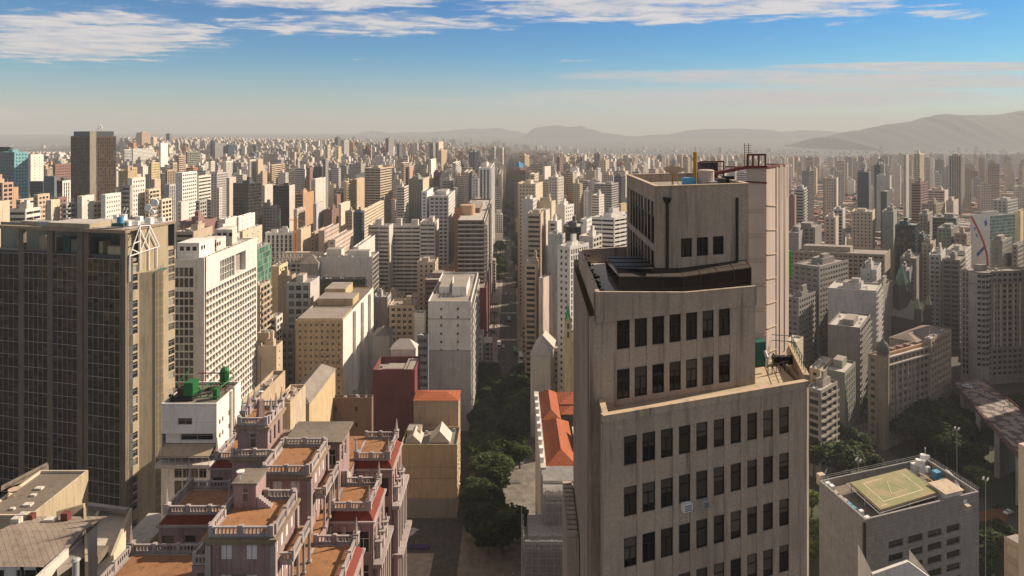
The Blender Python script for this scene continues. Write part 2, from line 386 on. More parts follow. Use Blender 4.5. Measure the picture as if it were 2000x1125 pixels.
def corners(xl, xc, xr, D, th, thr=None, wl_=None, wr_=None):
    th = radians(th); thr = th if thr is None else radians(thr)
    c = ray(xc, D); dl = (-cos(th), -sin(th)); dr = (-sin(thr), cos(thr))
    tl = wl_ or along(c, dl, xl); tr = wr_ or along(c, dr, xr)
    lim = 42 if xc > 1000 else 90                       # a face seen almost edge-on is turned a little rather than made endless
    while not wr_ and xr-xc > 2 and xc > 1000 and not 0 < tr < lim and thr > -1.5: thr -= .05; dr = (-sin(thr), cos(thr)); tr = along(c, dr, xr)
    tl = min(max(tl, 3), 160); tr = min(max(tr, 3), 160)
    return c, dl, dr, tl, tr
def roof_bits(name, root, c, dl, dr, tl, tr, z, rng, wm, pent=None, full=True):
    """machine room, water tank and small plant standing on the roof"""
    P = pent
    if P is None:
        P = []
        if min(tl, tr) > 6:
            a = rng.uniform(.12, .45); b = rng.uniform(.15, .4)
            P.append((a, a+rng.uniform(.28, .5), b, b+rng.uniform(.3, .45), rng.uniform(2.6, 4.2)))
            if rng.random() < .6: P.append((a+.05, a+.22, b+.08, b+.28, rng.uniform(5, 7.2)))
            if rng.random() < .4: P.append((rng.uniform(.6, .7), .86, .55, .85, rng.uniform(1.6, 3)))
    for a0, a1, b0, b1, h in P:
        mb = MB(); mb.ob(c, dl, dr, a0*tl, a1*tl, b0*tr, b1*tr, z+.003, z+h, 0, 1)
        mb.build('penthouse', [wm, W['flatroof']], root)
    if full:
        for k in range(rng.randint(4, 9)):
            a = rng.uniform(.06, .9)*tl; b = rng.uniform(.06, .9)*tr; s = rng.uniform(.5, 1.3)
            if any(p[0]*tl-s < a < p[1]*tl+s and p[2]*tr-s < b < p[3]*tr+s for p in P): continue
            mb = MB(); mb.ob(c, dl, dr, a, a+s, b, b+s*.7, z+.003, z+.4+s*.6)
            if rng.random() < .4: mb.ob(c, dl, dr, a+s*.3, a+s*.36, b+.2, b+.26, z+.4, z+rng.uniform(2.5, 5))
            mb.build('roof_unit', W['metal'] if rng.random() < .5 else W['whitebox'], root)
def B(label, xl, xc, xr, yt, yb, D, th, wm='cream', Ls='p', Rs='p', parts=False, name='apartment_building', cat='building', fl=3.1, pent=None, g='room', roof='flatroof', thr=None, group=None, Rm=None, wl_=None, wr_=None, Rw=None, frame='frame', par=1.0, hip=0, bits=True, z1=None, zb=None):
    rng = random.Random(int(xl*7+yt*13+D)); wmat = W[wm]; rmat = W[Rm] if Rm else wmat; gm = G[g]
    c, dl, dr, tl, tr = corners(xl, xc, xr, D, th, thr, wl_, wr_)
    PL = add(c, dl, tl); PR = add(c, dr, tr); P4 = add(PL, dr, tr)
    poly = [c, PR, P4, PL]; cx = sum(p[0] for p in poly)/4; cy = sum(p[1] for p in poly)/4
    z0 = terr(cx, cy)-.5 if zb is None else zb; z1 = zat(yt, D) if z1 is None else z1
    FOOT.append((cx, cy, .5*sqrt((c[0]-P4[0])**2+(c[1]-P4[1])**2)+2, poly, min(xl, xc), max(xr, xc), yt, yb, D))
    root = thing(name, label, cat, (cx, cy, z0+.5), group)
    wl = [] if parts else None
    mb = MB(); neg = (-dl[0], -dl[1])
    facade(mb, PL, neg, tl, z0, z1, Ls, fl, wl, 1, 0, 2); facade(mb, c, dr, tr, z0, z1, Rs, fl, wl, 1, 3 if Rw else 2, 2)
    facade(mb, PR, dl, tl, z0, z1, 'blank', fl); facade(mb, P4, (-dr[0], -dr[1]), tr, z0, z1, 'blank', fl)
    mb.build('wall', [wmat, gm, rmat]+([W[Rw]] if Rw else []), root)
    mb = MB()
    if hip:
        q = [add(add(c, dl, -.4), dr, -.4), add(add(PR, dl, -.4), dr, .4), add(add(P4, dl, .4), dr, .4), add(add(PL, dl, .4), dr, -.4)]
        if tl > tr: a, b = add(add(c, dl, tr/2), dr, tr/2), add(add(PL, dl, -tr/2), dr, tr/2); fs = ((q[0], q[1], a), (q[1], q[2], b, a), (q[2], q[3], b), (q[3], q[0], a, b))
        else: a, b = add(add(c, dl, tl/2), dr, tl/2), add(add(PR, dl, tl/2), dr, -tl/2); fs = ((q[3], q[0], a), (q[0], q[1], b, a), (q[1], q[2], b), (q[2], q[3], a, b))
        for f in fs: mb.poly([(*p, z1+(hip if (p == a or p == b) else 0)) for p in f], 1)
        mb.poly([(*p, z1) for p in q], 0)
    else: roof_of(mb, poly, z1, par)
    rf = mb.build('roof', [wmat, W[roof]], root)
    if not hip: roof_bits(name, rf, c, dl, dr, tl, tr, z1-par, rng, wmat, pent, bits and D < 700)
    if parts: windows(root, wl, gm, W[frame], ac=.12 if Ls != 'gl' else 0)
    LIST.append(root)
    return dict(root=root, c=c, dl=dl, dr=dr, tl=tl, tr=tr, z0=z0, z1=z1, poly=poly)

# ------------------------------------------------------------------ trees
def leafmat(name, a, b_):
    m, t, b = pbr(name, a, .7, .08)
    r = t.node('ShaderNodeNewGeometry').outputs['Random Per Island']; oi = t.node('ShaderNodeObjectInfo').outputs['Random']
    v = t.node('ShaderNodeHueSaturation'); t.l.new(t.mix(r, a, b_), v.inputs['Color']); t.l.new(t.m('ADD', t.m('MULTIPLY', oi, .7), .65), v.inputs['Value'])
    t.l.new(v.outputs[0], b.inputs['Base Color']); return m
LEAF = leafmat('leaves', (.011, .021, .006), (.052, .075, .016)); LEAF2 = leafmat('light_leaves', (.05, .09, .015), (.13, .17, .03)); BARK = pbr('bark', (.09, .07, .055))[0]
def crown(rng, R, H, nl, nq, s):
    mb = MB(); lobes = []
    for k in range(nl):
        a = rng.uniform(0, 2*pi); r = R*sqrt(rng.random())*.72
        lobes.append((r*cos(a), r*sin(a), H*rng.uniform(.48, .86)-r*.12, R*rng.uniform(.28, .5)))
    for k in range(nq):
        lx, ly, lz, lr = rng.choice(lobes)
        a = rng.uniform(0, 2*pi); zc = rng.uniform(-.6, 1); q = sqrt(max(0, 1-zc*zc)); rr = lr*rng.uniform(.72, 1.08)
        p = (lx+rr*q*cos(a), ly+rr*q*sin(a), lz+rr*zc*.72)
        t1 = rng.uniform(0, 2*pi); ti = rng.uniform(-.7, .7); sz = s*rng.uniform(.6, 1.4)
        e = (cos(t1), sin(t1), ti*.6); g = (-sin(t1), cos(t1), rng.uniform(-.7, .7))
        mb.quad(*[tuple(p[h]+sz*(i*e[h]+j*g[h]) for h in range(3)) for i, j in ((-1, -.7), (.8, -1), (1, .8), (-.7, 1))])
    return mb
def tree_proto(seed, R, H, nl, nq, s, leaf):
    rng = random.Random(seed); t = MB()
    t.tube((0, 0, 0), (0.1, .1, H*.42), .34, 8, 0, .24)
    for k in range(6):
        a = k*1.05+rng.random(); t.tube((.1, .1, H*.38), (R*.55*cos(a), R*.55*sin(a), H*rng.uniform(.6, .75)), .18, 5, 0, .05)
    return t.mesh('trunk', BARK), crown(rng, R, H, nl, nq, s).mesh('crown', leaf)
TP = {'a': tree_proto(1, 5.5, 11, 15, 3000, .32, LEAF), 'b': tree_proto(2, 6.5, 12, 18, 3200, .36, LEAF), 'c': tree_proto(3, 4.2, 9, 11, 2200, .28, LEAF2), 'd': tree_proto(4, 4.8, 13, 13, 2600, .31, LEAF), 'far': tree_proto(5, 6, 11, 9, 420, .9, LEAF)}
def palm_proto():
    rng = random.Random(9); t = MB(); t.tube((0, 0, 0), (.2, 0, 11), .26, 8, 0, .17); c = MB()
    for k in range(18):
        a = k*.7; up = rng.uniform(.2, 1.1)
        pts = [(.2+q*1.0*cos(a), q*1.0*sin(a), 11+up*q*.8-q*q*.22) for q in range(5)]
        for q in range(4):
            wd = .42-.08*q; n = (-sin(a)*wd, cos(a)*wd)
            A, Bq = pts[q], pts[q+1]
            c.quad((A[0]-n[0], A[1]-n[1], A[2]-.2), A, Bq, (Bq[0]-n[0]*.8, Bq[1]-n[1]*.8, Bq[2]-.2)); c.quad(A, (A[0]+n[0], A[1]+n[1], A[2]-.2), (Bq[0]+n[0]*.8, Bq[1]+n[1]*.8, Bq[2]-.2), Bq)
    return t.mesh('trunk', BARK), c.mesh('crown', LEAF)
TP['palm'] = palm_proto()
NT_ = 0
def tree(kind, x, y, sc, label, group, name='broadleaf_tree', rz=None, sz=1.0):
    global NT_; NT_ += 1
    r = thing(name, label, 'tree', (x, y, terr(x, y)), group); r.scale = (sc, sc, sc*sz); r.rotation_euler = (0, 0, NT_*2.4 if rz is None else rz)
    for n_, me in zip(('trunk', 'crown'), TP[kind]):
        o = bpy.data.objects.new(n_, me); C.objects.link(o); o.parent = r
    return r

# ------------------------------------------------------------------ the beige office tower in front
DL = unit(.03, 1); DR = unit(.934, .357); NR = (DR[1], -DR[0]); NL = (-DL[1], DL[0])
def tower():
    conc, wl = W['conc'], []
    Cc = ray(1180, 45); tC = along(Cc, DR, 1576)
    zC = zat(812, 45)
    root = thing('office_tower', 'beige speckled concrete office tower with stepped terraces, largest building in the foreground', 'building', (Cc[0]+6, Cc[1]+8, 0))
    def cols_px(p, pxs): return [(along(p, DR, a), along(p, DR, b)) for a, b in pxs]
    def zpx(p, px, py): t = along(p, DR, px); return zat(py, p[1]+DR[1]*t)
    # lower body
    cC = cols_px(Cc, [(1218.7, 1244), (1254.7, 1280), (1290.7, 1314.7), (1326, 1348.5), (1360, 1382), (1394, 1415), (1427, 1447.5), (1459.5, 1479), (1490.7, 1510), (1522, 1541)])
    za, zb = zpx(Cc, 1219, 910), zpx(Cc, 1219, 853); fl = 3.5
    rows = [(za-fl*k, zb-fl*k) for k in range(9)]
    mb = MB()
    facade_lines(mb, Cc, DR, tC, 0, zC-.45, cC, rows, .10, wl, si=.05)
    Er = add(Cc, DR, tC)
    dE = unit(.62, .78); Er2 = add(Er, dE, .55)                       # the sunlit return on the right
    mb.quad((*Er, 0), (*Er2, 0), (*Er2, zC-.45), (*Er, zC-.45))
    bk = add(Er2, DL, 16); mb.quad((*Er2, 0), (*bk, 0), (*bk, zC-.45), (*Er2, zC-.45))
    Cl = add(Cc, DL, 2.9); mb.quad((*Cl, 0), (*Cc, 0), (*Cc, zC-.45), (*Cl, zC-.45))
    # upper body
    Bc = ray(1151, 47.5); tB = along(Bc, DR, 1475); Be = add(Bc, DR, tB)
    zP = zat(570, 47.3)                                                # terrace parapet
    cB = cols_px(Bc, [(1204.8, 1230), (1239.5, 1264), (1273.9, 1297.3), (1307.5, 1330), (1340, 1362), (1372, 1394), (1404, 1426)])
    rB = [(zpx(Bc, 1205, 682.8), zpx(Bc, 1205, 626.5)), (zpx(Bc, 1205, 780.7), zpx(Bc, 1205, 722.8))]
    facade_lines(mb, Bc, DR, tB, 0, zP-1.8, cB, rB, .10, wl, si=.05)
    bb = add(Be, DL, 9); mb.quad((*Be, 0), (*bb, 0), (*bb, zP-1.8), (*Be, zP-1.8))
    Bl = add(Bc, DL, 17.5)
    mb.quad((*Bl, 0), (*Bc, 0), (*Bc, zP-1.8), (*Bl, zP-1.8))
    Bq = add(Bl, DR, 12); mb.quad((*Bq, 0), (*Bl, 0), (*Bl, zP-1), (*Bq, zP-1))
    mb.quad((*bk, 0), (*Bq, 0), (*Bq, zC-.5), (*bk, zC-.5))
    mb.build('wall', [conc, G['dark']], root)
    # parapet wall round the planted terrace (its rim sinks slightly, as in the picture)
    on = lambda px, o: add(add(Bc, DR, along(Bc, DR, px)), NR, o)
    P0, P1, P2 = on(1162, .12), on(1340, .12), on(1476, .12); PB = add(P0, DL, 17.8)
    hz = [(P0, zat(570, P0[1])), (P1, zat(571, P1[1])), (P2, zat(558.5, P2[1]))]
    mb = MB()
    for (a, z_a), (b, z_b) in zip(hz, hz[1:]):
        e = unit(b[0]-a[0], b[1]-a[1]); n = (-e[1]*.3, e[0]*.3)
        a2, b2 = (a[0]+n[0], a[1]+n[1]), (b[0]+n[0], b[1]+n[1])
        lo = zP-2.3
        mb.quad((*a, lo), (*b, lo), (*b, z_b), (*a, z_a)); mb.quad((*a, z_a), (*b, z_b), (*b2, z_b), (*a2, z_a)); mb.quad((*a2, lo), (*b2, lo), (*b2, z_b), (*a2, z_a)); mb.quad((*a, lo), (*a2, lo), (*b2, lo), (*b, lo))
    mb.build('parapet', [conc], root)
    mb = MB(); z = hz[0][1]; n = (NL[0]*.3, NL[1]*.3)
    mb.prism([PB, P0, (P0[0]-n[0], P0[1]-n[1]), (PB[0]-n[0], PB[1]-n[1])], zP-1.75, z, 0, 0, True)
    mb.prism([(PB[0]+DR[0]*13, PB[1]+DR[1]*13), (PB[0]-n[0], PB[1]-n[1]+.002), (PB[0]-n[0], PB[1]-n[1]-.3), (PB[0]+DR[0]*13, PB[1]+DR[1]*13-.3)], zP-1.75, z, 0, 0, True)
    mb.build('parapet', [conc], root)
    mb = MB(); fz = zP-1.45                                              # white terrace floor
    mb.poly([(*add(P0, DL, .3), fz), (P1[0], P1[1]+.3, fz-.1), (P2[0], P2[1]+.3, fz-.2), (P2[0]+1, P2[1]+14, fz-.2), (*PB, fz)])
    mb.build('terrace_floor', W['terrazzo'], root)
    # ribs on the shaded left side, and the wider lower part of that side
    mb = MB()
    for k in range(13):
        o = add(Bc, DL, .5+k*1.3); mb.ob(o, DL, NL, 0, .62, .002, .035, 0, zP-1.85, 1); mb.ob(o, DL, NL, .63, 1.28, .002, .06, 0, zP-1.85)
    low = zat(1022, 58)
    for k in range(12): mb.ob(add(Bc, DL, 9+k*.74), DL, NL, 0, .45, .22, 1.1, 0, low)
    mb.ob(add(Bc, DL, 8.8), DL, NL, 0, 9, .1, .9, 0, low-.3)
    mb.build('rib_cladding', [conc, W['brown']], root)
    # ledge in front of the upper body with its yellowish coping
    mb = MB()
    mb.ob(Cc, DR, (-NR[0], -NR[1]), -.05, tC+.1, -.08, .32, zC-.45, zC, 0)
    mb.build('parapet', [W['conc']], root)
    mb = MB(); mb.ob(Cc, DR, (-NR[0], -NR[1]), -.1, tC+.1, -.12, .34, zC+.003, zC+.06, 0)
    mb.ob(Cc, DL, DR, .36, 3.0, -.10, .34, zC+.003, zC+.06, 0)
    mb.build('coping', [W['tan']], root)
    mb = MB(); mb.ob(Cc, DL, DR, .34, 2.9, -.05, .3, zC-.45, zC, 0); mb.build('parapet', [conc], root)
    # the terrace on the right with the generator
    mb = MB(); tz = zC-.75
    mb.poly([(*add(Cc, NR, -.35), tz), (*add(Er, NR, -.35), tz), (*add(Er2, DL, 14), tz), (*add(Cl, DL, 2), tz)])
    mb.build('terrace_floor', W['board'], root)
    mb = MB(); o = Er2; e = unit(.25, .97); f = (-e[1], e[0])
    mb.ob(o, e, f, .1, 8.2, 0, .35, zC-2, zC+.25); mb.build('parapet', [conc], root)
    mb = MB(); mb.ob(o, e, f, .05, 8.3, -.05, .4, zC+.253, zC+.33); mb.build('coping', [W['tan']], root)
    mb = MB()
    for q in range(9): mb.tube((*add(add(o, e, .4+q*.85), f, .2), zC+.33), (*add(add(o, e, .4+q*.85), f, .2), zC+1.25), .03)
    for h in (.75, 1.25): mb.tube((*add(add(o, e, .4), f, .2), zC+h), (*add(add(o, e, 7.2), f, .2), zC+h), .03)
    a = add(add(o, e, 7.2), f, .2); b = add(a, f, 4.2)
    for h in (.75, 1.25): mb.tube((*a, zC+h), (*b, zC+h), .03)
    for q in range(5): mb.tube((*add(a, f, q), zC-.7), (*add(a, f, q), zC+1.25), .03)
    mb.build('railing', [W['genset']], root)
    # top block
    Ac = ray(1280, 51.0); tA = along(Ac, DR, 1462); zA = zat(365, 51.0); Al = add(Ac, DL, 15.5); Ae = add(Ac, DR, tA); zb_ = zP-1.46
    wl2 = []
    mb = MB()
    cA = cols_px(Ac, [(1330, 1352), (1361, 1383.7), (1392.5, 1414)]); rA = [(zpx(Ac, 1330, 503), zpx(Ac, 1330, 466))]
    facade_lines(mb, Ac, DR, tA, zb_, zA, cA, rA, .15, wl2)
    neg = (-DL[0], -DL[1])
    facade_lines(mb, Al, neg, 15.5, zb_, zA, [(.9+k*1.6, 2.2+k*1.6) for k in range(9)], [(zb_+.5, zb_+3.6), (zb_+4.1, zA-1.2)], .07, wl2)
    Aq = add(Al, DR, tA); mb.quad((*Ae, zb_), (*Aq, zb_), (*Aq, zA), (*Ae, zA)); mb.quad((*Aq, zb_), (*Al, zb_), (*Al, zA), (*Aq, zA))
    mb.build('wall', [conc, G['dark']], root)
    mb = MB(); roof_of(mb, [Ac, Ae, Aq, Al], zA, .75, .28); mb.build('roof', [conc, W['flatroof']], root)
    mb = MB(); q = [Ac, Ae, Aq, Al]
    for i in range(4):
        a, b = q[i], q[(i+1) % 4]; e = unit(b[0]-a[0], b[1]-a[1]); n = (-e[1], e[0]); l = sqrt((b[0]-a[0])**2+(b[1]-a[1])**2)
        mb.ob(a, e, n, .002, l-.4, -.06, .33, zA+.003+.001*i, zA+.075+.001*i)
    mb.build('coping', [W['tan']], root)
    windows(root, wl+wl2, G['dark'], W['black'], sub=True)
    # drain pipes with hopper heads
    for px, py, top in ((1302, 388, 1), (1438, 386, 0)):
        t = along(Ac, DR, px); p = add(add(Ac, DR, t), NR, .12); zt = zat(py, p[1])
        mb = MB(); mb.tube((*p, fz+1.9), (*p, zt), .11, 8)
        if top: mb.cyl(p[0], p[1], zt-.35, .16, zt, .36, 10); mb.cyl(p[0], p[1], zt, .36, zt+.12, .36, 10)
        mb.build('drain_pipe', W['black'], root)
    # glazed pergola along the front of the terrace
    A0, A1, A2 = on(1214, -.35), on(1340, -.35), on(1472, -.35)
    top = [zat(541, A0[1]), zat(541, A1[1]), zat(523, A2[1])]; bot = [zat(580, A0[1]), zat(579, A1[1]), zat(566, A2[1])]
    segs = [(A0, A1, top[0], top[1], bot[0], bot[1], 3), (A1, A2, top[1], top[2], bot[1], bot[2], 4)]
    gl, fr, rf = MB(), MB(), MB()
    for a, b, ta, tb, ba, bb_, n_ in segs:
        for k in range(n_):
            s0, s1 = k/n_, (k+1)/n_
            lerp = lambda p, q, s: tuple(p[h]+(q[h]-p[h])*s for h in range(2))
            p0, p1 = lerp(a, b, s0), lerp(a, b, s1); t0, t1 = ta+(tb-ta)*s0, ta+(tb-ta)*s1; b0, b1 = ba+(bb_-ba)*s0, ba+(bb_-ba)*s1
            r0, r1 = add(p0, (0, 1), 1.0), add(p1, (0, 1), 1.0)
            g_ = MB(); g_.quad((*p0, b0), (*p1, b1), (*p1, t1), (*p0, t0)); g_.build('glass_panel', G['dark'], root)
            r_ = MB(); r_.quad((*add(p0, (0, 1), -.05), t0+.02), (*add(p1, (0, 1), -.05), t1+.02), (*r1, t1+.42), (*r0, t0+.42)); r_.build('roof_panel', W['umber'], root)
            fr.tube((*p0, b0), (*p0, t0), .06, 4); fr.tube((*p0, t0), (*r0, t0+.42), .08, 4); fr.tube((*p0, t0), (*p1, t1), .07, 4); fr.tube((*p0, (b0+t0)/2-.1), (*p1, (b1+t1)/2-.1), .03, 4); fr.tube((*p0, b0+.03), (*p1, b1+.03), .06, 4)
            m0, m1 = lerp(p0, r0, .5), lerp(p1, r1, .5); fr.tube((*m0, t0+.22), (*m1, t1+.22), .04, 4); fr.tube((*r0, t0+.44), (*r1, t1+.44), .05, 4)
    fr.tube((*A2, bot[2]), (*A2, top[2]), .08, 4); fr.tube((*A2, top[2]), (A2[0], A2[1]+1.0, top[2]+.42), .08, 4)
    fr.build('pergola_frame', W['umber'], root)
    s_ = MB(); s2 = MB(); s_.quad((A0[0], A0[1]+5.5, bot[0]), (*A0, bot[0]), (*A0, top[0]), (A0[0]-.3, A0[1]+5.5, top[0]+.2)); s_.build('glass_panel', G['dark'], root)
    for k in range(6): s2.ob((A0[0]-.1, A0[1]+1.0), (1, 0), (0, 1), 0, 2.9, k*.8, k*.8+.72, top[0]+.35+.05*(k % 2), top[0]+.42+.05*(k % 2))
    s2.build('terrace_awning', W['black'], root)
    # netted stair shaft behind
    Ec = ray(1497, 58.0); dlE = unit(-.934, -.357); drE = unit(.62, .78)
    tl = along(Ec, dlE, 1458); tr = along(Ec, drE, 1536); zE = zat(327, 58)
    PLE, PRE = add(Ec, dlE, tl), add(Ec, drE, tr); P4E = add(PLE, drE, tr)
    mb = MB()
    for a, b in ((PLE, Ec), (Ec, PRE), (PRE, P4E), (P4E, PLE)): mb.quad((*a, zC-4), (*b, zC-4), (*b, zE), (*a, zE))
    mb.poly([(*p, zE) for p in (PLE, Ec, PRE, P4E)], 0)
    mb.build('stair_shaft', [W['net']], root)
    mb = MB()
    for k in range(7):
        z = zE-3.6-k*2.15; n1 = (dlE[1], -dlE[0])
        a = add(PLE, NR, .03); b = add(Ec, NR, .03)
        mb.tube((*a, z), (*b, z), .035, 4); mb.tube((*a, z-.26), (*b, z-.26), .035, 4)
        nb = (drE[1], -drE[0]); mb.tube((*add(Ec, nb, .04), z+.3), (*add(add(Ec, drE, tr*.5), nb, .04), z), .05, 4)
    mb.tube((*add(Ec, drE, tr), zE-3), (*add(Ec, drE, tr), zE-.1), .14, 4)
    mb.build('stair_bracket', [W['tan']], root)
    mb = MB()                                                          # loose netting folds
    for k in range(5):
        p = add(add(Ec, drE, tr*(.45+.13*k)), (drE[1], -drE[0]), .06+.07*(k % 2)); q = add(p, drE, tr*.12)
        mb.quad((*p, zC-1), (*q, zC-1), (q[0], q[1]-.1*(k % 2), zE+.1), (p[0], p[1], zE+.1))
    mb.build('netting', [W['net']], root)
    mb = MB()
    for p in (PLE, Ec, PRE): mb.tube((*p, zE+.05), (*add(p, (-.5, .3), 3), zE+.05), .08, 4)
    mb.tube((*PLE, zE+.05), (*Ec, zE+.05), .16, 4); mb.tube((*Ec, zE+.05), (*PRE, zE+.05), .13, 4)
    mb.tube((*add(PLE, dlE, 3.2), zE-.4), (*PLE, zE+.05), .18, 4); mb.tube((*PLE, zE-1.2), (*Ec, zE-1.35), .1, 4)
    g0 = add(Ec, dlE, tl*.95); H = zat(302, 58)
    for s in (0, .3, .62, 1.0):
        p = add(g0, (-dlE[0], -dlE[1]), s*tl*.9); mb.tube((*p, zE), (*p, H), .09, 4)
    mb.tube((*g0, H), (*add(g0, (-dlE[0], -dlE[1]), tl*.9), H), .12, 4)
    mb.build('steel_frame', [W['rust']], root)
    # lattice aerial
    mb = MB(); p = ray(1462, 58); a = ray(1454, 58)
    for q in (a, p): mb.tube((*q, zat(326, 58)), (*q, zat(280, 58)), .03, 4)
    for k in range(6): mb.tube((*a, zat(284+k*4.5, 58)), (p[0]+.25, p[1], zat(284+k*4.5, 58)), .025, 4)
    mb.build('aerial', [W['rust']], root)
    # plant on the roof of the top block
    zr = zA-.75+.003
    mb = MB(); p = ray(1357.5, 57); mb.cyl(*p, zr, .17, zat(297, 57), .17, 10); mb.build('flue_pipe', W['yellowpipe'], root)
    mb = MB(); p = ray(1379, 56); mb.cyl(*p, zr, .66, zat(333, 56), .66, 16); mb.cyl(*p, zat(333, 56), .72, zat(331, 56), .5, 16); mb.build('water_tank', W['pinkish'], root)
    mb = MB(); a = ray(1370, 60); mb.ob(a, DR, DL, 0, 1.8, 0, 1.5, zr, zat(318, 60)); mb.build('plant_room', W['dark'], root)
    mb = MB(); a = ray(1367, 59.7); hh = zat(316, 60)
    mb.tube((*a, hh), (*add(a, DR, 2.6), hh), .09, 4)
    for s in (0, 2.6): mb.tube((*add(a, DR, s), zr), (*add(a, DR, s), hh), .07, 4)
    for k in range(5): mb.tube((*add(a, DR, 1.6), zr+.5+k*.35), (*add(a, DR, 2.6), zr+.5+k*.35), .03, 4)
    mb.build('steel_frame', W['rust'], root)
    for px, D_, s, m in ((1394, 55, .8, 'metal'), (1410, 57, .9, 'dark'), (1425, 58.5, 1.0, 'black'), (1443, 57, .6, 'metal'), (1320, 58, .35, 'whitebox'), (1331, 57, .4, 'metal')):
        mb = MB(); a = ray(px, D_); mb.ob(a, DR, DL, -s/2, s/2, 0, s, zr, zr+s*1.1); mb.build('roof_unit', W[m], root)
    mb = MB(); a = ray(1345, 56); mb.cyl(*a, zr, .5, zr+1.0, .62, 14); mb.cyl(*a, zr+1.0, .66, zr+1.15, .5, 14)
    tag(mb.build('water_tank', W['bluetank']), 'blue plastic water tank beside the ochre flue on the tower roof', 'water tank')
    # satellite dish
    r = thing('satellite_dish', 'large pale mesh satellite dish standing on the roof of the beige tower', 'satellite dish', (*ray(1313, 60), zr))
    mb = MB(); x, y = ray(1313, 60); R = 1.0; i0 = None
    rings = [[(x+R*q*cos(2*pi*k/16), y+.35*R*q*sin(2*pi*k/16)-.3*q, zat(337, 60)+.55*R*q*q*.5+.30*R*q*sin(2*pi*k/16)) for k in range(16)] for q in (.06, .5, 1)]
    for ra, rb in zip(rings, rings[1:]):
        for k in range(16): mb.quad(ra[k], ra[(k+1) % 16], rb[(k+1) % 16], rb[k])
    mb.build('dish', W['tan'], r)
    mb = MB(); c0 = (x, y, zat(337, 60)); mb.tube((x, y, zr), c0, .06)
    for k in (0, 5, 10): mb.tube(rings[2][k], (x, y-.9, c0[2]+.75), .02, 4)
    for k in (0, 6, 11): mb.tube((x+.7*cos(k), y+.7*sin(k), zr), c0, .03, 4)
    mb.build('stand', W['yellowpipe'], r)
    # generator on the right-hand terrace
    g_ = thing('generator', 'dark green generator cabinet on the right hand terrace of the beige tower', 'generator', (*ray(1488, 56.5), tz))
    mb = MB(); a = ray(1478, 56.5); mb.ob(a, DR, DL, 0, .95, 0, 1.0, tz+.12, tz+2.1); mb.build('cabinet', W['genset'], g_)
    mb = MB(); mb.ob(a, DR, DL, .05, .15, .1, .9, tz+.003, tz+.12); mb.ob(a, DR, DL, .8, .9, .1, .9, tz+.003, tz+.12); mb.build('skid', W['black'], g_)
    mb = MB(); b = ray(1494, 55.9); mb.tube((*b, tz+1.6), (b[0], b[1]-.5, tz+1.2), .13, 8); mb.tube((b[0], b[1]-.5, tz+1.2), (b[0]-.1, b[1]-.6, tz+.4), .12, 8); mb.build('exhaust_pipe', W['metal'], g_)
    mb = MB()
    for k in range(5): b = ray(1500+k*8, 54.6+k*.25); mb.tube((*b, tz+.06), (*b, tz+.75), .04, 4); mb.tube((*b, tz+.75), (*ray(1508+k*8, 54.85+k*.25), tz+.75+.1*(k % 2)), .05, 4)
    for k in range(3): b = ray(1512+k*14, 57); mb.ob(b, DR, DL, 0, .6, 0, .5, tz+.06, tz+.7)
    tag(mb.build('pipework', W['black']), 'tangle of dark pipes and pumps beside the green generator cabinet', 'pipes')
    # window air conditioners
    for px, py, s, lab in ((1339, 988, 1.0, 'white window air conditioner, larger one, fourth column of the tower front'), (1374, 982, .78, 'smaller grey window air conditioner in the fifth column of the tower front')):
        t = along(Cc, DR, px); p = add(Cc, DR, t); z = zat(py, p[1])
        r = thing('air_conditioner', lab, 'air conditioner', (*p, z-.3*s), 'air conditioners on the tower front')
        mb = MB(); mb.ob(p, DR, NR, -.36*s, .36*s, -.35, .32, z-.28*s, z+.28*s); mb.build('casing', W['whitebox'] if s == 1 else W['metal'], r)
        mb = MB()
        for k in range(4): mb.ob(p, DR, NR, -.30*s, .30*s, .322, .33, z-.22*s+k*.12*s, z-.16*s+k*.12*s)
        mb.build('grille', W['black'], r)
        mb = MB(); mb.ob(p, DR, NR, .2*s, .55*s, .1, .4, z-.36*s, z-.3*s); mb.build('bracket', W['metal'], r)
    # green sign on the far flank
    p = ray(1539, 66); mb = MB(); mb.box(p[0]-.02, p[1], zat(541, 66), p[0]+.30, p[1]+.5, zat(490, 66))
    m, t_, b_ = pbr('bright_green_panel', (.05, .55, .04), .5); mb.build('sign_panel', m, root)
    # planting along the terrace parapet
    for k, (s, h) in enumerate([(1.2, .7), (2.2, .9), (3.3, .6), (4.4, .8), (5.6, .7), (6.8, 1.0), (8.1, .7), (9.4, .8), (10.8, .6), (12.2, .9), (13.8, .7), (15.6, 1.2)]):
        p = add(add(P0, DL, s), NL, -.62); rng = random.Random(k)
        r = thing('potted_shrub', 'small potted shrub %s on the white terrace behind the left parapet' % ['nearest the glass corner', 'second from the glass corner', 'third from the glass corner', 'fourth from the glass corner', 'fifth from the glass corner', 'sixth from the glass corner', 'seventh from the glass corner', 'eighth from the glass corner', 'ninth from the glass corner', 'tenth from the glass corner', 'eleventh from the glass corner', 'at the far end'][k], 'plant', (*p, fz), 'potted shrubs along the tower terrace')
        mb = MB(); mb.cyl(*p, fz, .17, fz+.34, .22, 8); mb.build('pot', W['tan'], r)
        mb = crown(rng, .38, h, 4, 90, .07); mb.v = [(a+p[0], b+p[1], c+fz+.25) for a, b, c in mb.v]; mb.build('foliage', LEAF, r)
    FOOT.append((Cc[0]+7, Cc[1]+8, 14, [Cc, Er2, bk, Bq, Bl, Bc], 1105, 1580, 297, 1125, 45))
tower()

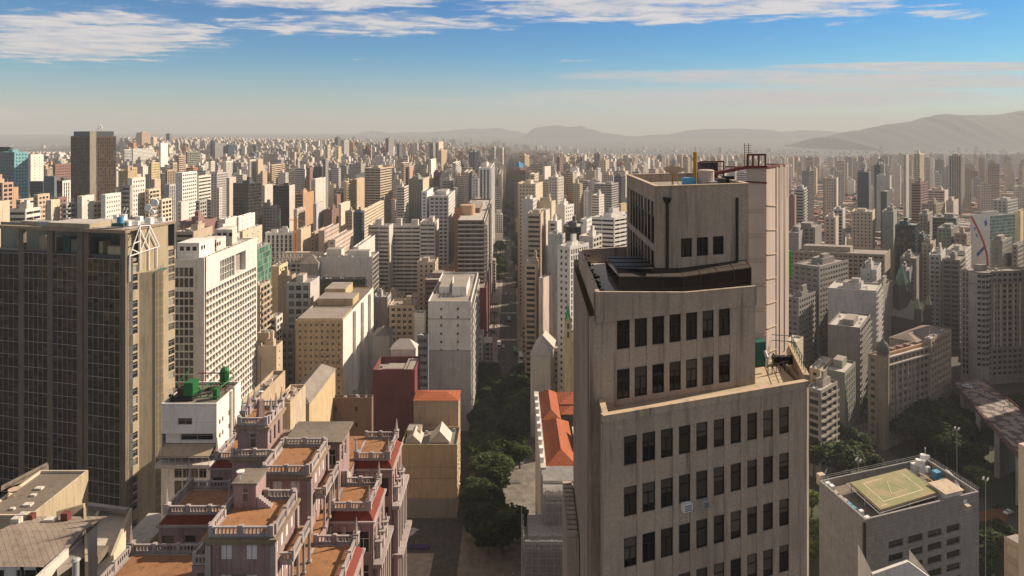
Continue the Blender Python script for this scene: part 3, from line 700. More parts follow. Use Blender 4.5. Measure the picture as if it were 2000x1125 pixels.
# ------------------------------------------------------------------ the pink palace with roof terraces
X2, Y2 = (1, 0), (0, 1)
def balustrade(root, p, q, z, h=1.05, posts=True, mat='palacetrim'):
    e = unit(q[0]-p[0], q[1]-p[1]); n = (-e[1], e[0]); l = sqrt((q[0]-p[0])**2+(q[1]-p[1])**2); mb = MB()
    mb.ob(p, e, n, 0, l, -.14, .14, z, z+.22); mb.ob(p, e, n, 0, l, -.16, .16, z+h-.16, z+h)
    k = max(2, int(l/.42))
    for i in range(k): s = l*(i+.5)/k; mb.ob(p, e, n, s-.08, s+.08, -.08, .08, z+.22, z+h-.16)
    if posts:
        m = max(1, round(l/3.2))
        for i in range(m+1): s = min(max(l*i/m, .26), l-.26); mb.ob(p, e, n, s-.25, s+.25, -.22, .22, z+.01, z+h+.16)
    return mb.build('balustrade', W[mat], root)
def pinnacle(root, x, y, z, h=2.9):
    mb = MB(); mb.box(x-.34, y-.34, z, x+.34, y+.34, z+1.25); mb.box(x-.42, y-.42, z+1.253, x+.42, y+.42, z+1.4)
    mb.cyl(x, y, z+1.403, .34, z+1.6, .2, 8); mb.cyl(x, y, z+1.603, .26, z+1.4+h*.62, .07, 4); mb.cyl(x, y, z+1.4+h*.62, .10, z+1.4+h*.7, .03, 6)
    return mb.build('pinnacle', W['palacetrim'], root)
def palace():
    root = thing('pink_palace', 'ornate pink building with orange roof terraces, white balustrades and stone pinnacles', 'building', (-34, 95, 0))
    FOOT.append((-34, 95, 30, [(-49, 72), (-18, 72), (-18, 118), (-49, 118)], 195, 800, 765, 1125, 72))
    pal, trim, ZF = W['palace'], W['palacetrim'], 97.0
    def blockwall(x0, x1, y0, y1, z0, z1, cf=(), rf=(), rows=(), wl=None, name='wall', rrows=None):
        mb = MB(); wl = [] if wl is None else wl
        facade_lines(mb, (x0, y0), X2, x1-x0, z0, z1, cf, rows, .18, wl); facade_lines(mb, (x1, y0), Y2, y1-y0, z0, z1, rf, rows if rrows is None else rrows, .18, wl)
        facade_lines(mb, (x1, y1), (-1, 0), x1-x0, z0, z1, [], [], 0); facade_lines(mb, (x0, y1), (0, -1), y1-y0, z0, z1, [], [], 0)
        mb.build(name, [pal, G['room']], root); return wl
    def slab(name, x0, x1, y0, y1, z0, z1, m): mb = MB(); mb.box(x0, y0, z0, x1, y1, z1); return mb.build(name, W[m], root)
    def cornice(x0, x1, y0, y1, z, o=.45, h=.5):
        mb = MB(); mb.box(x0-o, y0-o, z-h, x1+o, y1+o, z-h*.4); mb.box(x0-o*.5, y0-o*.5, z-h*1.9, x1+o*.5, y1+o*.5, z-h-.003); return mb.build('cornice', W['stainconc'], root)
    WL = []
    # the main body under the terraces
    blockwall(-41, -25.6, 72, 117.5, 0, ZF-.06, name='wall')
    slab('terrace_floor', -40.9, -25.7, 72.1, 117.4, ZF-.06+.003, ZF, 'deck')
    # wings, left and right of the core, with a red mansard under each terrace
    def wing(x0, x1, y0, y1, right):
        n = max(1, int((y1-y0)/2.3))
        cols = [(.5+i*(x1-x0-.8)/3, .5+i*(x1-x0-.8)/3+1.6) for i in range(3)]
        rc = [(.5+i*(y1-y0-.6)/n, .5+i*(y1-y0-.6)/n+1.05) for i in range(n)]
        rows = [(z, z+3.0) for z in (91.3, 86.6, 82.4, 78.2, 74.0, 69.8)]
        blockwall(x0, x1, y0, y1, 0, 95.55, cols, rc if right else (), rows, WL)
        mb = MB(); o = .0; i_ = .75
        lo = [(x0, y0), (x1, y0), (x1, y1), (x0, y1)]; hi = [(x0+.2, y0+i_), (x1-i_, y0+i_), (x1-i_, y1-i_), (x0+.2, y1-i_)] if right else [(x0+i_, y0+i_), (x1-.2, y0+i_), (x1-.2, y1-i_), (x0+i_, y1-i_)]
        for a in range(4): b = (a+1) % 4; mb.quad((*lo[a], 95.8), (*lo[b], 95.8), (*hi[b], ZF-.25), (*hi[a], ZF-.25))
        mb.build('mansard', W['mansard'], root)
        mb = MB(); mb.box(x0-.25, y0-.25, 95.55, x1+.25, y1+.25, 95.8); mb.build('cornice', trim, root)
        xa, xb, ya, yb = hi[0][0], hi[1][0], hi[0][1], hi[2][1]
        mb = MB(); mb.box(xa, ya, ZF-.25+.003, xb, yb, ZF-.05); mb.build('terrace_slab', trim, root)
        slab('terrace_floor', xa+.55, xb-.55, ya+.55, yb-.55, ZF-.047, ZF+.004, 'deck')
        for p, q in (((xa, ya), (xb, ya)), ((xb, ya+.25), (xb, yb-.25)), ((xb, yb), (xa, yb)), ((xa, yb-.25), (xa, ya+.25))):
            if right and p[0] == xa and q[0] == xa: continue
            if not right and p[0] == xb and q[0] == xb: continue
            balustrade(root, p, q, ZF)
        for x, y in ((xb if right else xa, ya), (xb if right else xa, yb)): pinnacle(root, x, y, ZF)
        pinnacle(root, xa+.3 if right else xb-.3, ya, ZF)
        return rows
    for y0, y1 in ((73, 87.3), (93.6, 102), (108.3, 117.5)): wing(-26.0, -19.5, y0, y1, True)
    for y0, y1 in ((70, 85.4), (92.7, 100.9), (108.5, 117.5)): wing(-49.2, -39.2, y0, y1, False)
    # dormer-like aedicules along the right cornice, then the cornice itself
    for y0, y1 in ((73, 87.3), (93.6, 102), (108.3, 117.5)):
        mb = MB()
        mb.box(-19.45, y0-.5, 89.4, -18.2, y1+.5, 90); mb.box(-19.45, y0-.3, 81.4, -17.7, y1+.3, 82)
        mb.build('cornice', trim, root)
        for i in range(int((y1-y0)/2.4)):
            y = y0+1.0+i*2.4; mb = MB(); mb.box(-19.47, y, 90.003, -18.7, y+1.2, 92.2); mb.prism([(-19.46, y-.15), (-18.5, y-.15), (-18.5, y+1.35), (-19.46, y+1.35)], 92.203, 92.4); mb.tube((-18.9, y+.6, 92.4), (-18.9, y+.6, 93.3), .22, 6, 0, .05)
            mb.build('dormer', trim, root)
        mb = MB(); mb.box(-19.45, y0+.2, 0, -18.9, y1-.2, 89.4); mb.build('bay_wall', pal, root)
        for i in range(6):
            y = y0+.4+i*(y1-y0-.8)/5; mb = MB(); mb.box(-18.9, y-.2, 40, -18.55, y+.2, 89.39); mb.build('pilaster', trim, root)
    # light wells between the wings: shaded floors far below
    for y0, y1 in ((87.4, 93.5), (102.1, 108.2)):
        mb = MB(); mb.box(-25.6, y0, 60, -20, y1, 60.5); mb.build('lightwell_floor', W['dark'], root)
        mb = MB()
        for k in range(3): mb.tube((-25.55+k*2, y1-.02, 95.2), (-25.55+k*2, y1-.02, 80), .25, 6)
        mb.build('pilaster', trim, root)
    # villa blocks standing on the roof
    def villa(x0, x1, y0, y1, back_open=False):
        zr = 105.0
        nf = int((x1-x0-.8)/2.6); cf = [(1.35+i*(x1-x0-1.6)/max(1, nf), 1.35+i*(x1-x0-1.6)/max(1, nf)+1.2) for i in range(nf)]
        nr = int((y1-y0-.8)/1.7); rf = [(.7+i*(y1-y0-.9)/nr, .7+i*(y1-y0-.9)/nr+.85) for i in range(nr)]
        wl = blockwall(x0, x1, y0, y1, ZF, zr-.25, cf, rf, [(98.4, 100.6), (102.3, 104.2)])
        for pos, d, a, b in wl:                                         # closed white shutters
            mb = MB(); e = (d[1], -d[0])
            for s in (-1, 1): mb.ob(pos, d, e, min(s*.03, s*(a/2)), max(s*.03, s*(a/2)), .05, .12, pos[2]-b/2, pos[2]+b/2)
            mb.build('shutter', W['shutter'], root)
        cornice(x0, x1, y0, y1, zr)
        mb = MB(); mb.box(x0-.1, y0-.1, zr-.2+.003, x1+.1, y1+.1, zr-.03); mb.build('roof_slab', trim, root)
        slab('terrace_floor', x0+.45, x1-.45, y0+.45, y1-.45, zr-.027, zr+.004, 'deck')
        for p, q in (((x0, y0), (x1, y0)), ((x1, y0+.2), (x1, y1-.2)), ((x1, y1), (x0, y1)), ((x0, y1-.2), (x0, y0+.2))): balustrade(root, p, q, zr)
        for x, y in ((x0, y0), (x1, y0), (x1, y1), (x0, y1)): mb = MB(); mb.box(x-.3, y-.3, ZF+.003, x+.3, y+.3, zr-1.0); mb.build('corner_pilaster', trim, root)
        # lower gallery along the right side on columns
        gx, zg = x1+1.75, 101.4
        mb = MB(); mb.box(x1+.32, y0+1.0, zg-.35, gx, y1+.4, zg-.03); mb.build('gallery_slab', trim, root)
        slab('terrace_floor', x1+.34, gx-.25, y0+1.3, y1+.2, zg-.027, zg+.004, 'deck')
        balustrade(root, (x1+.3, y0+1.1), (gx-.1, y0+1.1), zg, posts=False); balustrade(root, (gx-.1, y0+1.1), (gx-.1, y1+.3), zg)
        for i in range(4):
            y = y0+1.3+i*(y1-y0-1.2)/3; mb = MB(); mb.cyl(gx-.15, y, ZF, .2, zg-.36, .16, 8); mb.box(gx-.4, y-.25, ZF+.004, gx+.1, y+.25, ZF+.3); mb.build('column', trim, root)
    villa(-34.1, -26.8, 74.9, 82.6); villa(-33.2, -26.95, 88.7, 96.7)
    # left gallery block of the front villa, with an arched window
    wl = blockwall(-36.3, -34.42, 75.5, 82, ZF, 101.2, [(.45, 1.45)], (), [(98.2, 100.4)]); WL += wl
    slab('terrace_floor', -36.25, -34.45, 75.6, 81.9, 101.203, 101.3, 'stainconc'); balustrade(root, (-36.2, 75.6), (-34.5, 75.6), 101.3, posts=False); balustrade(root, (-36.2, 81.9), (-36.2, 75.8), 101.3)
    mb = MB(); mb.box(-32.2, 72.6, ZF+.004, -29.6, 74.45, 99.9); mb.build('lean_to', pal, root)
    mb = MB(); mb.quad((-32.5, 72.4, 99.95), (-29.4, 72.4, 99.95), (-29.4, 74.5, 100.6), (-32.5, 74.5, 100.6)); mb.build('lean_to_roof', W['dirty'], root)
    # small stair house on the front villa
    wl = blockwall(-33.6, -30.9, 80.3, 83.6, 105.005, 107.9, [(1.0, 1.75)], (), [(105.7, 107.4)]); WL += wl
    mb = MB(); mb.box(-33.8, 80.1, 107.903, -30.7, 83.8, 108.15); mb.build('roof_slab', W['dirty'], root)
    mb = MB(); mb.tube((-33, 80.9, 108.15), (-33, 80.9, 109.2), .03, 4); mb.lathe(-33.1, 81.2, [(.05, 108.6), (.35, 108.8), (.5, 109.1)], 10); mb.build('dish_aerial', W['whitebox'], root)
    mb = MB()
    for k in range(6): mb.box(-30.85, 80.4+k*.001, 105.006, -30.85+1.7-.28*k, 81.2, 105.1+.22*(k+1)-.1)
    mb.build('stair', trim, root)
    # tall square turret with six pinnacles
    blockwall(-41.4, -34.4, 98.5, 107.2, ZF+.005, 102.4)
    cornice(-41.4, -34.4, 98.5, 107.2, 102.6); mb = MB(); mb.box(-41.7, 98.2, 102.403, -34.2, 107.4, 102.6); mb.build('roof_slab', W['stainconc'], root)
    wl = blockwall(-41.2, -36.7, 100, 106.5, 102.6, 106.4, [(1.75, 2.75)], [(.8, 1.5), (2.6, 3.3), (4.4, 5.1)], [(103.1, 105.3)]); WL += wl
    cornice(-41.2, -36.7, 100, 106.5, 106.6)
    mb = MB(); mb.box(-41.3, 99.9, 106.403, -36.6, 106.6, 106.6); mb.build('roof_slab', trim, root); slab('terrace_floor', -40.8, -37.1, 100.4, 106.1, 106.603, 106.63, 'deck')
    balustrade(root, (-41.5, 98.35), (-34.5, 98.35), 102.6); balustrade(root, (-34.5, 98.6), (-34.5, 107), 102.6)
    for p, q in (((-41.2, 100), (-36.7, 100)), ((-36.7, 100.2), (-36.7, 106.3)), ((-36.7, 106.5), (-41.2, 106.5)), ((-41.2, 106.3), (-41.2, 100.2))): balustrade(root, p, q, 106.6)
    for x in (-41.1, -36.8):
        for y in (101.6, 103.8, 106.3): pinnacle(root, x, y, 106.6, 2.8)
    mb = MB(); mb.cyl(-38.6, 102.2, 106.63, .75, 109.3, .42, 4); mb.cyl(-38.6, 102.2, 109.3, .5, 109.55, .4, 4); mb.build('chimney', pal, root)
    mb = MB(); mb.prism([(-40.0, 99.95), (-37.9, 99.95), (-37.9, 99.75), (-40.0, 99.75)], 105.35, 105.55); mb.prism([(-39.75, 99.8), (-38.15, 99.8), (-38.95, 99.9)], 105.553, 105.9); mb.build('window_hood', trim, root)
    # grey-roofed hut behind the rear villa
    wl = blockwall(-33.5, -25.9, 100, 106, ZF+.005, 103.6, [(5.9, 7.0)], [(1, 2), (3, 4)], [(100.4, 102.8)]); WL += wl
    mb = MB(); mb.prism([(-34.2, 99.4), (-25.4, 99.4), (-25.4, 106.6), (-34.2, 106.6)], 103.9, 104.25, 0, 0, True); mb.build('hut_roof', W['dirty'], root)
    mb = MB()
    for k in range(7): mb.box(-25.85, 101.0+k*.42, ZF+.004, -25.0, 101.42+k*.42, ZF+.004+.30*(7-k))
    mb.build('stair', trim, root)
    windows(root, WL, G['room'], W['shutter'], 96, sub=True)
    for k, (x, y, z) in enumerate(((-38.9, 103, 106.6), (-27.8, 86, 97))):
        mb = MB(); mb.tube((x, y, z), (x, y, z+9), .035, 4); mb.build('mast', W['black'], root)
palace()

# ------------------------------------------------------------------ the dark glass tower on the left
def glass_tower():
    D = 175; c = ray(245, D); dl = unit(-.972, .234); neg = (-dl[0], -dl[1]); nf = (neg[1], -neg[0]); dr = (nf[0]*-1, nf[1]*-1)
    root = thing('office_tower', 'dark glass curtain wall office tower with concrete piers and an open roof storey', 'building', (c[0]-15, c[1]+12, 0))
    tl = along(c, dl, -60); tr = along(c, dr, 342); zt, zg = zat(448, D), zat(506, D)
    PL, PR = add(c, dl, tl), add(c, dr, tr)
    FOOT.append((c[0]-18, c[1]+10, 24, [c, PR, add(PL, dr, tr), PL], -200, 342, 420, 1015, D))
    S = lambda px: along(c, dl, px)
    conc = W['stainconc']
    piers = [(36, 46), (92, 102), (150, 161), (235, 246)]
    for k, (a, b) in enumerate(piers):
        mb = MB(); mb.ob(c, dl, nf, S(b) if b < 245 else 0, S(a), -.9, .02, 0, zt-1.1); mb.build('pier', W['pier'], root)
    mb = MB(); mb.ob(c, dl, nf, S(171), S(161)-.01, -.9, -.3, 0, zt-1.1); mb.build('pier', W['brown'], root)
    bays = [(-55, 36, 493), (46, 92, 494), (102, 150, 497), (172, 235, 506)]
    rng = random.Random(3)
    for a, b, py in bays:
        s0, s1 = S(b)+.01, S(a)-.01; ztop = zat(py, c[1]+dl[1]*(s0+s1)/2); off = .12 if a == 172 else -.15
        n = max(4, round((s1-s0)/1.75)); w_ = (s1-s0)/n
        gm, mm = MB(), MB(); nr = int((ztop-30)/1.16)
        for i in range(n):
            for j in range(nr):
                z1 = ztop-j*1.16; t = rng.uniform(-.012, .012); t2 = rng.uniform(-.012, .012)
                p = add(add(c, dl, s0+(i+1)*w_), nf, off+t); q = add(add(c, dl, s0+i*w_), nf, off-t)
                p2 = add(add(c, dl, s0+(i+1)*w_), nf, off+t+t2); q2 = add(add(c, dl, s0+i*w_), nf, off-t+t2)
                gm.quad((*p, z1-1.16), (*q, z1-1.16), (*q2, z1), (*p2, z1), 0)
        gm.build('curtain_wall', [G['curtain']], root)
        for i in range(n+1): mm.ob(c, dl, nf, s0+i*w_-.028, s0+i*w_+.028, off+.02, off+.08, 20, ztop, 0)
        for j in range(nr+1):
            z1 = ztop-j*1.16; h = .02 if j % 3 else .06; mm.ob(c, dl, nf, s0, s1, off+.021, off+.05, z1-h, z1+h, 1 if j % 3 else 0)
        mm.build('mullion_grid', [W['mullion'], W['bronze']], root)
    mb = MB(); mb.ob(c, dl, nf, .0, tl, -2.5, -1.0, 0, zg+.6); mb.build('core_wall', W['dark'], root)
    # roof slab with beams over the open storey
    mb = MB(); n0 = .35
    mb.ob(c, dl, nf, -.25, tl, -1.3, n0, zt-1.1+.003, zt-.2); mb.build('roof_beam', conc, root)
    mb = MB(); mb.ob(c, dl, dr, -.2, S(88), 1.2, tr, zt-.7, zt-.05, 0, 1)
    mb.build('roof_slab', [conc, W['paleroof']], root)
    mb = MB(); mb.ob(c, dl, dr, S(86), S(0), 6, 8.5, zt-.7, zt+.25, 0, 1); mb.ob(c, dl, dr, S(172), S(88), .5, 9, zt-.19, zt+1.0, 0, 1); mb.build('roof_beam', [W['board'], W['paleroof']], root)
    mb = MB(); mb.ob(c, dl, dr, .3, tl, 9, 9.4, zg-1, zt-.71); mb.build('loggia_wall', W['green'], root)
    mb = MB(); mb.ob(c, dl, dr, .3, tl, .5, 9, zg-1.2, zg-.4); mb.build('loggia_floor', W['flatroof'], root)
    for px0, px1, dd, h, m in ((198, 234, 2, 3.2, 'beige'), (175, 182, 3, 4.2, 'yellow'), (120, 149, 3.0, 4.4, 'green'), (50, 84, 4, 4.6, 'beige'), (104, 118, 3, 5, 'genset')):
        mb = MB(); mb.ob(c, dl, dr, S(px1), S(px0), dd, dd+3, zg-.39, zg-.4+h, 0, 1); mb.build('roof_hut', [W[m], W['paleroof']], root)
    # right-hand concrete side
    SR = lambda px: along(c, dr, px)
    wl = []
    mb = MB()
    ca = [(SR(251), SR(269))]; cb = [(SR(328.5), SR(341))]
    def rows(z0, n, f=.82, pitch=2.35): return [(z0-pitch*(k+1)+pitch*(1-f), z0-pitch*k) for k in range(n)]
    zt2 = zt-.05
    facade_lines(mb, c, dr, SR(270), 0, zt2-9.5, ca, [r for k, r in enumerate(rows(zt2-10, 40)) if k % 5 != 3], .25, wl)
    facade_lines(mb, add(c, dr, SR(270)), dr, SR(328)-SR(270), 0, zt2, [], [], 0)
    facade_lines(mb, add(c, dr, SR(328)), dr, tr-SR(328), 0, zt2-7, [(.2, tr-SR(328)-.2)], [r for k, r in enumerate(rows(zt2-8, 40)) if k % 6 != 4], .25, wl)
    facade_lines(mb, PR, dl, tl, 0, zt2-1, [], [], 0)
    p = add(add(c, dr, SR(328)), dl, 1.6); mb.quad((*p, zt2-7), (*add(PR, dl, 1.6), zt2-7), (*add(PR, dl, 1.6), zt2), (*p, zt2))
    mb.quad((*add(c, dr, SR(328)), zt2-7), (*PR, zt2-7), (*add(PR, dl, 1.6), zt2-7), (*p, zt2-7))
    p = add(add(c, dl, 1.2), dr, .01); q = add(p, dr, SR(270)); mb.quad((*p, zt2-9.5), (*q, zt2-9.5), (*q, zt2), (*p, zt2)); mb.quad((*c, zt2-9.5), (*add(c, dr, SR(270)), zt2-9.5), (*q, zt2-9.5), (*p, zt2-9.5))
    mb.build('wall', [W['board'], G['mixed']], root)
    mb = MB(); mb.ob(c, dr, (-dl[0], -dl[1]), tr-.5, tr, -1.6, .15, zt2-8, zt2-.01); mb.build('pier', W['dark'], root)
    windows(root, wl, G['mixed'], W['metal'], 60)
    # steel gable frame
    o = (-dl[0]*.35, -dl[1]*.35)
    A = lambda px, py: (lambda q: (q[0]+o[0], q[1]+o[1], zat(py, q[1])))(add(c, dr, SR(px)))
    mb = MB()
    for a, b in (((251, 500), (271, 441)), ((271, 441), (290, 440)), ((290, 440), (309, 481)), ((251, 500), (309, 481)), ((271, 441), (272, 492)), ((290, 440), (289, 487)), ((272, 449), (289, 487)), ((290, 448), (272, 491)), ((256, 487), (271, 494)), ((258, 476), (272, 470)), ((290, 452), (303, 480)), ((251, 500), (251, 550)), ((272, 492), (272, 528)), ((289, 487), (289, 528)), ((304, 482), (304, 523))):
        mb.tube(A(*a), A(*b), .16, 4)
    mb.build('gable_frame', W['whitebox'], root)
    # yellowish shaft standing proud of that side, with a louvred strip
    e = unit(.80, .60); f = unit(-.2, .98); zs = zat(528, 183)
    a = add(c, dr, SR(270)+.3); a = add(a, e, .02); t = along(a, e, 303); b = add(a, e, t)
    mb = MB(); k = add(a, f, 6)
    mb.quad((*a, 0), (*b, 0), (*b, zs), (*a, zs)); mb.quad((*b, 0), (*add(b, f, 6), 0), (*add(b, f, 6), zs), (*b, zs)); mb.quad((*a, zs), (*b, zs), (*add(b, f, 6), zs), (*k, zs)); mb.quad((*k, 0), (*a, 0), (*a, zs), (*k, zs))
    mb.build('service_shaft', W['board'], root)
    g = unit(.56, .83); t2 = along(b, g, 319); mb = MB(); b2 = add(b, g, t2)
    mb.quad((*b, 0), (*b2, 0), (*b2, zs-.3), (*b, zs)); mb.quad((*b, zs), (*b2, zs-.3), (*add(b2, f, 5), zs-.3), (*add(b, f, 5), zs))
    n2 = (g[1], -g[0])
    mb.build('louvre_backing', W['genset'], root)
    mb = MB()
    for q in range(6): mb.ob(b, g, n2, t2*q/6, t2*q/6+.16, .01, .2, 20, zs-.1)
    for q in range(34): mb.ob(b, g, n2, 0, t2, .01, .1, zs-1.2-q*2.35, zs-.6-q*2.35)
    mb.build('louvre', W['board'], root)
    mb = MB()
    for q in range(6): mb.tube((*add(b, g, t2*q/6), zs), (*add(b, g, t2*q/6+.5), zs+1.0+.4*(q % 2)), .05, 4)
    mb.tube((*b, zs+1.1), (*b2, zs+1.0), .05, 4); mb.build('railing', W['metal'], root)
    # roof plant: dishes on a mast, window-cleaning cradle, blue drum
    zr = zt-.045
    def at(s, t): return add(add(c, dl, s), dr, t)
    m = thing('antenna_mast', 'short lattice mast with round white dishes on the dark glass tower roof', 'antenna', (*at(S(246)+1.5, 11), zr)); x, y, _ = ORG[m.name]
    mb = MB()
    for q in range(3): mb.tube((x+1.1*cos(q*2.1), y+1.1*sin(q*2.1), zr), (x, y, zr+3.4), .07, 4)
    mb.tube((x, y, zr+2), (x, y, zr+6.5), .08, 6); mb.tube((x-4, y, zr+3.2), (x+1.5, y, zr+3.2), .04, 4); mb.build('mast', W['metal'], m)
    for dx, dz, r in ((-1.0, 4.6, 1.0), (.9, 6.0, 1.15), (.3, 3.4, .7)):
        mb = MB(); mb.cyl(0, 0, 0, r, .45, r*.9, 14); mb.v = [(x+dx+a, y-.5-h, zr+dz+b_) for a, b_, h in mb.v]; mb.build('dish', W['whitebox'], m)
    g_ = thing('cleaning_cradle', 'window cleaning cradle with two white jib arms and blue drum on glass tower roof', 'cradle', (*at(S(214), 3), zr+.2)); x, y, _ = ORG[g_.name]; zc = zr+.25
    mb = MB(); mb.box(x-1.6, y-.7, zc, x+1.6, y+.7, zc+.9); mb.build('base', W['genset'], g_)
    mb = MB(); mb.tube((x-.2, y, zc+.95), (x+1.9, y-.5, zc+5.2), .12, 4); mb.tube((x+.4, y+.5, zc+.95), (x+2.4, y, zc+5.0), .12, 4); mb.tube((x-1.5, y-.6, zc+.9), (x-1.5, y-.6, zc+3.2), .08, 4); mb.build('jib', W['whitebox'], g_)
    mb = MB(); mb.cyl(x+.5, y-.2, zc+.92, .75, zc+2.6, .75, 14); mb.build('drum', W['blue'], g_)
    g_ = thing('cleaning_cradle', 'grey window cleaning cradle with thin mast on far left of glass tower roof', 'cradle', (*at(S(78), 2), zr+.2)); x, y, _ = ORG[g_.name]
    mb = MB(); mb.box(x-2.2, y-.6, zr-.15, x+1.6, y+.6, zr+1.1); mb.tube((x-2.2, y, zr+1.2), (x+1.6, y, zr+.4), .1, 4); mb.build('base', W['metal'], g_)
    mb = MB(); mb.tube((x+1.3, y, zr+1), (x+2.2, y, zr+5), .09, 4); mb.tube((x-1.9, y, zr+1), (x-1.6, y, zr+4.2), .05, 4); mb.build('jib', W['whitebox'], g_)
    for px, t, s in ((228, 4, 1.0), (235, 6, .8), (243, 9, 1.4), (205, 12, 1.2), (160, 14, 1.3), (140, 15, 1), (240, 14, .9)):
        mb = MB(); p = at(S(px), t); mb.ob(p, dl, dr, 0, s*1.4, 0, s, zr+.3, zr+.6+s); mb.build('roof_unit', W['whitebox'], root)
glass_tower()

# ------------------------------------------------------------------ white annex with the green machinery
def annex():
    D = 125; c = ray(423, D); z1 = zat(788, D); x0 = ray(315, D)[0]; x1 = c[0]; y1 = 136.2
    root = thing('white_annex', 'weathered white annex with green machinery on its roof and a covered terrace', 'building', (x0+5, 130, 0))
    FOOT.append((x0+5, 130, 9, [(x0, D), (x1, D), (x1, y1), (x0, y1)], 315, 470, 745, 960, D))
    Z = lambda py: zat(py, D); X = lambda px: ray(px, D)[0]-x0; wl = []
    mb = MB()
    facade_lines(mb, (x0, D), X2, x1-x0, Z(847), z1, [(X(347), X(375))], [(Z(830), Z(817))], .3, wl)
    facade_lines(mb, (x0+.5, D+.6), X2, x1-x0-.5, Z(868), Z(847), [(X(350)-.5, X(413)-.5)], [(Z(863), Z(849))], .3, wl)
    mb.quad((x0, D, Z(847)), (x1, D, Z(847)), (x1, D+.6, Z(847)), (x0, D+.6, Z(847)))
    facade_lines(mb, (x0+.5, D+1.2), X2, x1-x0-.5, Z(897), Z(868), [(X(330), X(410))], [(Z(893), Z(876))], .3, wl)
    facade_lines(mb, (x0, D-.1), X2, x1-x0-.2, 0, Z(898), [(X(341+k*16), X(341+k*16+14.6)) for k in range(4)], [(Z(933), Z(911)), (Z(966), Z(938)), (Z(1000), Z(972))], .2, wl)
    facade_lines(mb, (x1, D), Y2, y1-D, 0, z1, [(1.0, 1.7), (2.4, 3.0), (5.2, 5.8)], [(Z(835), Z(825)), (Z(862), Z(852)), (Z(900), Z(888)), (Z(930), Z(920))], .2, wl)
    facade_lines(mb, (x1, y1), (-1, 0), x1-x0, 0, z1, [], [], 0); facade_lines(mb, (x0, y1), (0, -1), y1-D, 0, z1, [], [], 0)
    mb.build('wall', [W['white'], G['room']], root)
    mb = MB(); roof_of(mb, [(x0, D), (x1, D), (x1, y1), (x0, y1)], z1, .5); mb.build('roof', [W['white'], W['dirty']], root)
    mb = MB(); mb.box(x0-.2, D-2.0, Z(905), x1-.4, D+1.2, Z(898)); mb.build('terrace_slab', W['offwhite'], root)
    mb = MB()
    for k in range(9): xx = x0-.1+k*(x1-x0-.5)/8; mb.tube((xx, D-1.9, Z(898)), (xx, D-1.9, Z(884)), .04, 4)
    mb.tube((x0-.1, D-1.9, Z(884)), (x1-.6, D-1.9, Z(884)), .05, 4); mb.build('railing', W['frame'], root)
    mb = MB(); mb.quad((x0+.1, D-1.7, Z(882)), (x1-.5, D-1.7, Z(882)), (x1-.5, D+1.1, Z(868)), (x0+.1, D+1.1, Z(868))); mb.quad((x0+.1, D-1.7, Z(882)-.15), (x1-.5, D-1.7, Z(882)-.15), (x1-.5, D-1.7, Z(882)), (x0+.1, D-1.7, Z(882))); mb.build('awning', W['tan'], root)
    mb = MB(); mb.tube((x1+.15, D+6, 40), (x1+.15, D+6, z1), .35, 6); mb.tube((x1+.15, D+7.5, 40), (x1+.15, D+7.5, z1+.3), .25, 6); mb.build('duct', W['offwhite'], root)
    windows(root, wl, G['room'], W['frame'])
    zr = z1-.5+.003
    r = thing('cooling_machinery', 'bright green machinery with pipes and tank on the roof of the white annex', 'machinery', (x0+5, D+5, zr))
    gx = lambda px, d_: ray(px, d_)[0]
    mb = MB(); mb.box(gx(361, 128), 127.5, zr+.9, gx(379, 128), 130, zr+3.4); mb.build('cabinet', W['greenbox'], r)
    mb = MB(); mb.box(gx(348, 128), 127.6, zr+.7, gx(360.5, 128), 129.5, zr+2.2); mb.box(gx(338, 128), 127.3, zr, gx(379, 128), 130.2, zr+.7); mb.build('base', W['black'], r)
    mb = MB(); mb.box(gx(420, 129), 128, zr, gx(428, 129), 129.2, zr+2); mb.build('cabinet', W['greenbox'], r)
    mb = MB()
    for a, b, h0, h1, d0, d1 in ((380, 408, 1.2, 2.0, 128, 131), (408, 450, 2.0, 1.6, 131, 132), (384, 430, .8, .8, 127, 127.5), (430, 456, 1.6, 2.3, 130, 134), (392, 392, 0, 1.6, 129, 129), (440, 440, 0, 1.8, 131, 131), (412, 412, 0, 2, 131, 131), (345, 372, 2.6, 4.6, 129, 132)):
        mb.tube((gx(a, d0), d0, zr+h0), (gx(b, d1), d1, zr+h1), .1, 6)
    mb.build('pipe', W['greenbox'], r)
    for k_ in range(7):
        x, y = gx(336+k_*17, 127.4+k_*.9), 127.4+k_*.9; mb = crown(random.Random(k_), .7, 1.3, 4, 70, .14); mb.v = [(p[0]+x, p[1]+y, p[2]+zr) for p in mb.v]; tag(mb.build('roof_plant', LEAF), 'leafy plant among the green machinery on the annex roof, %s from the left' % ['first', 'second', 'third', 'fourth', 'fifth', 'sixth', 'seventh'][k_], 'plant', 'plants on the annex roof')
    mb = MB(); x, y = gx(439, 134), 134; mb.cyl(x, y, zr+1.4, .85, zr+3.6, .85, 12); mb.cyl(x, y, zr+3.6, .95, zr+4.2, .5, 12); mb.build('tank', W['greenbox'], r)
    mb = MB()
    for dx, dy in ((-.6, -.6), (.6, -.6), (.6, .6), (-.6, .6)): mb.tube((x+dx, y+dy, zr), (x+dx, y+dy, zr+1.4), .09, 4)
    for px, yy in ((372, 131), (395, 134.5), (430, 134.8), (455, 134)): mb.tube((gx(px, yy), yy, zr), (gx(px, yy), yy, zr+3), .08, 4)
    mb.tube((gx(372, 131), 134, zr+3), (gx(455, 134), 134, zr+3), .12, 4); mb.build('frame', W['rust'], r)
annex()

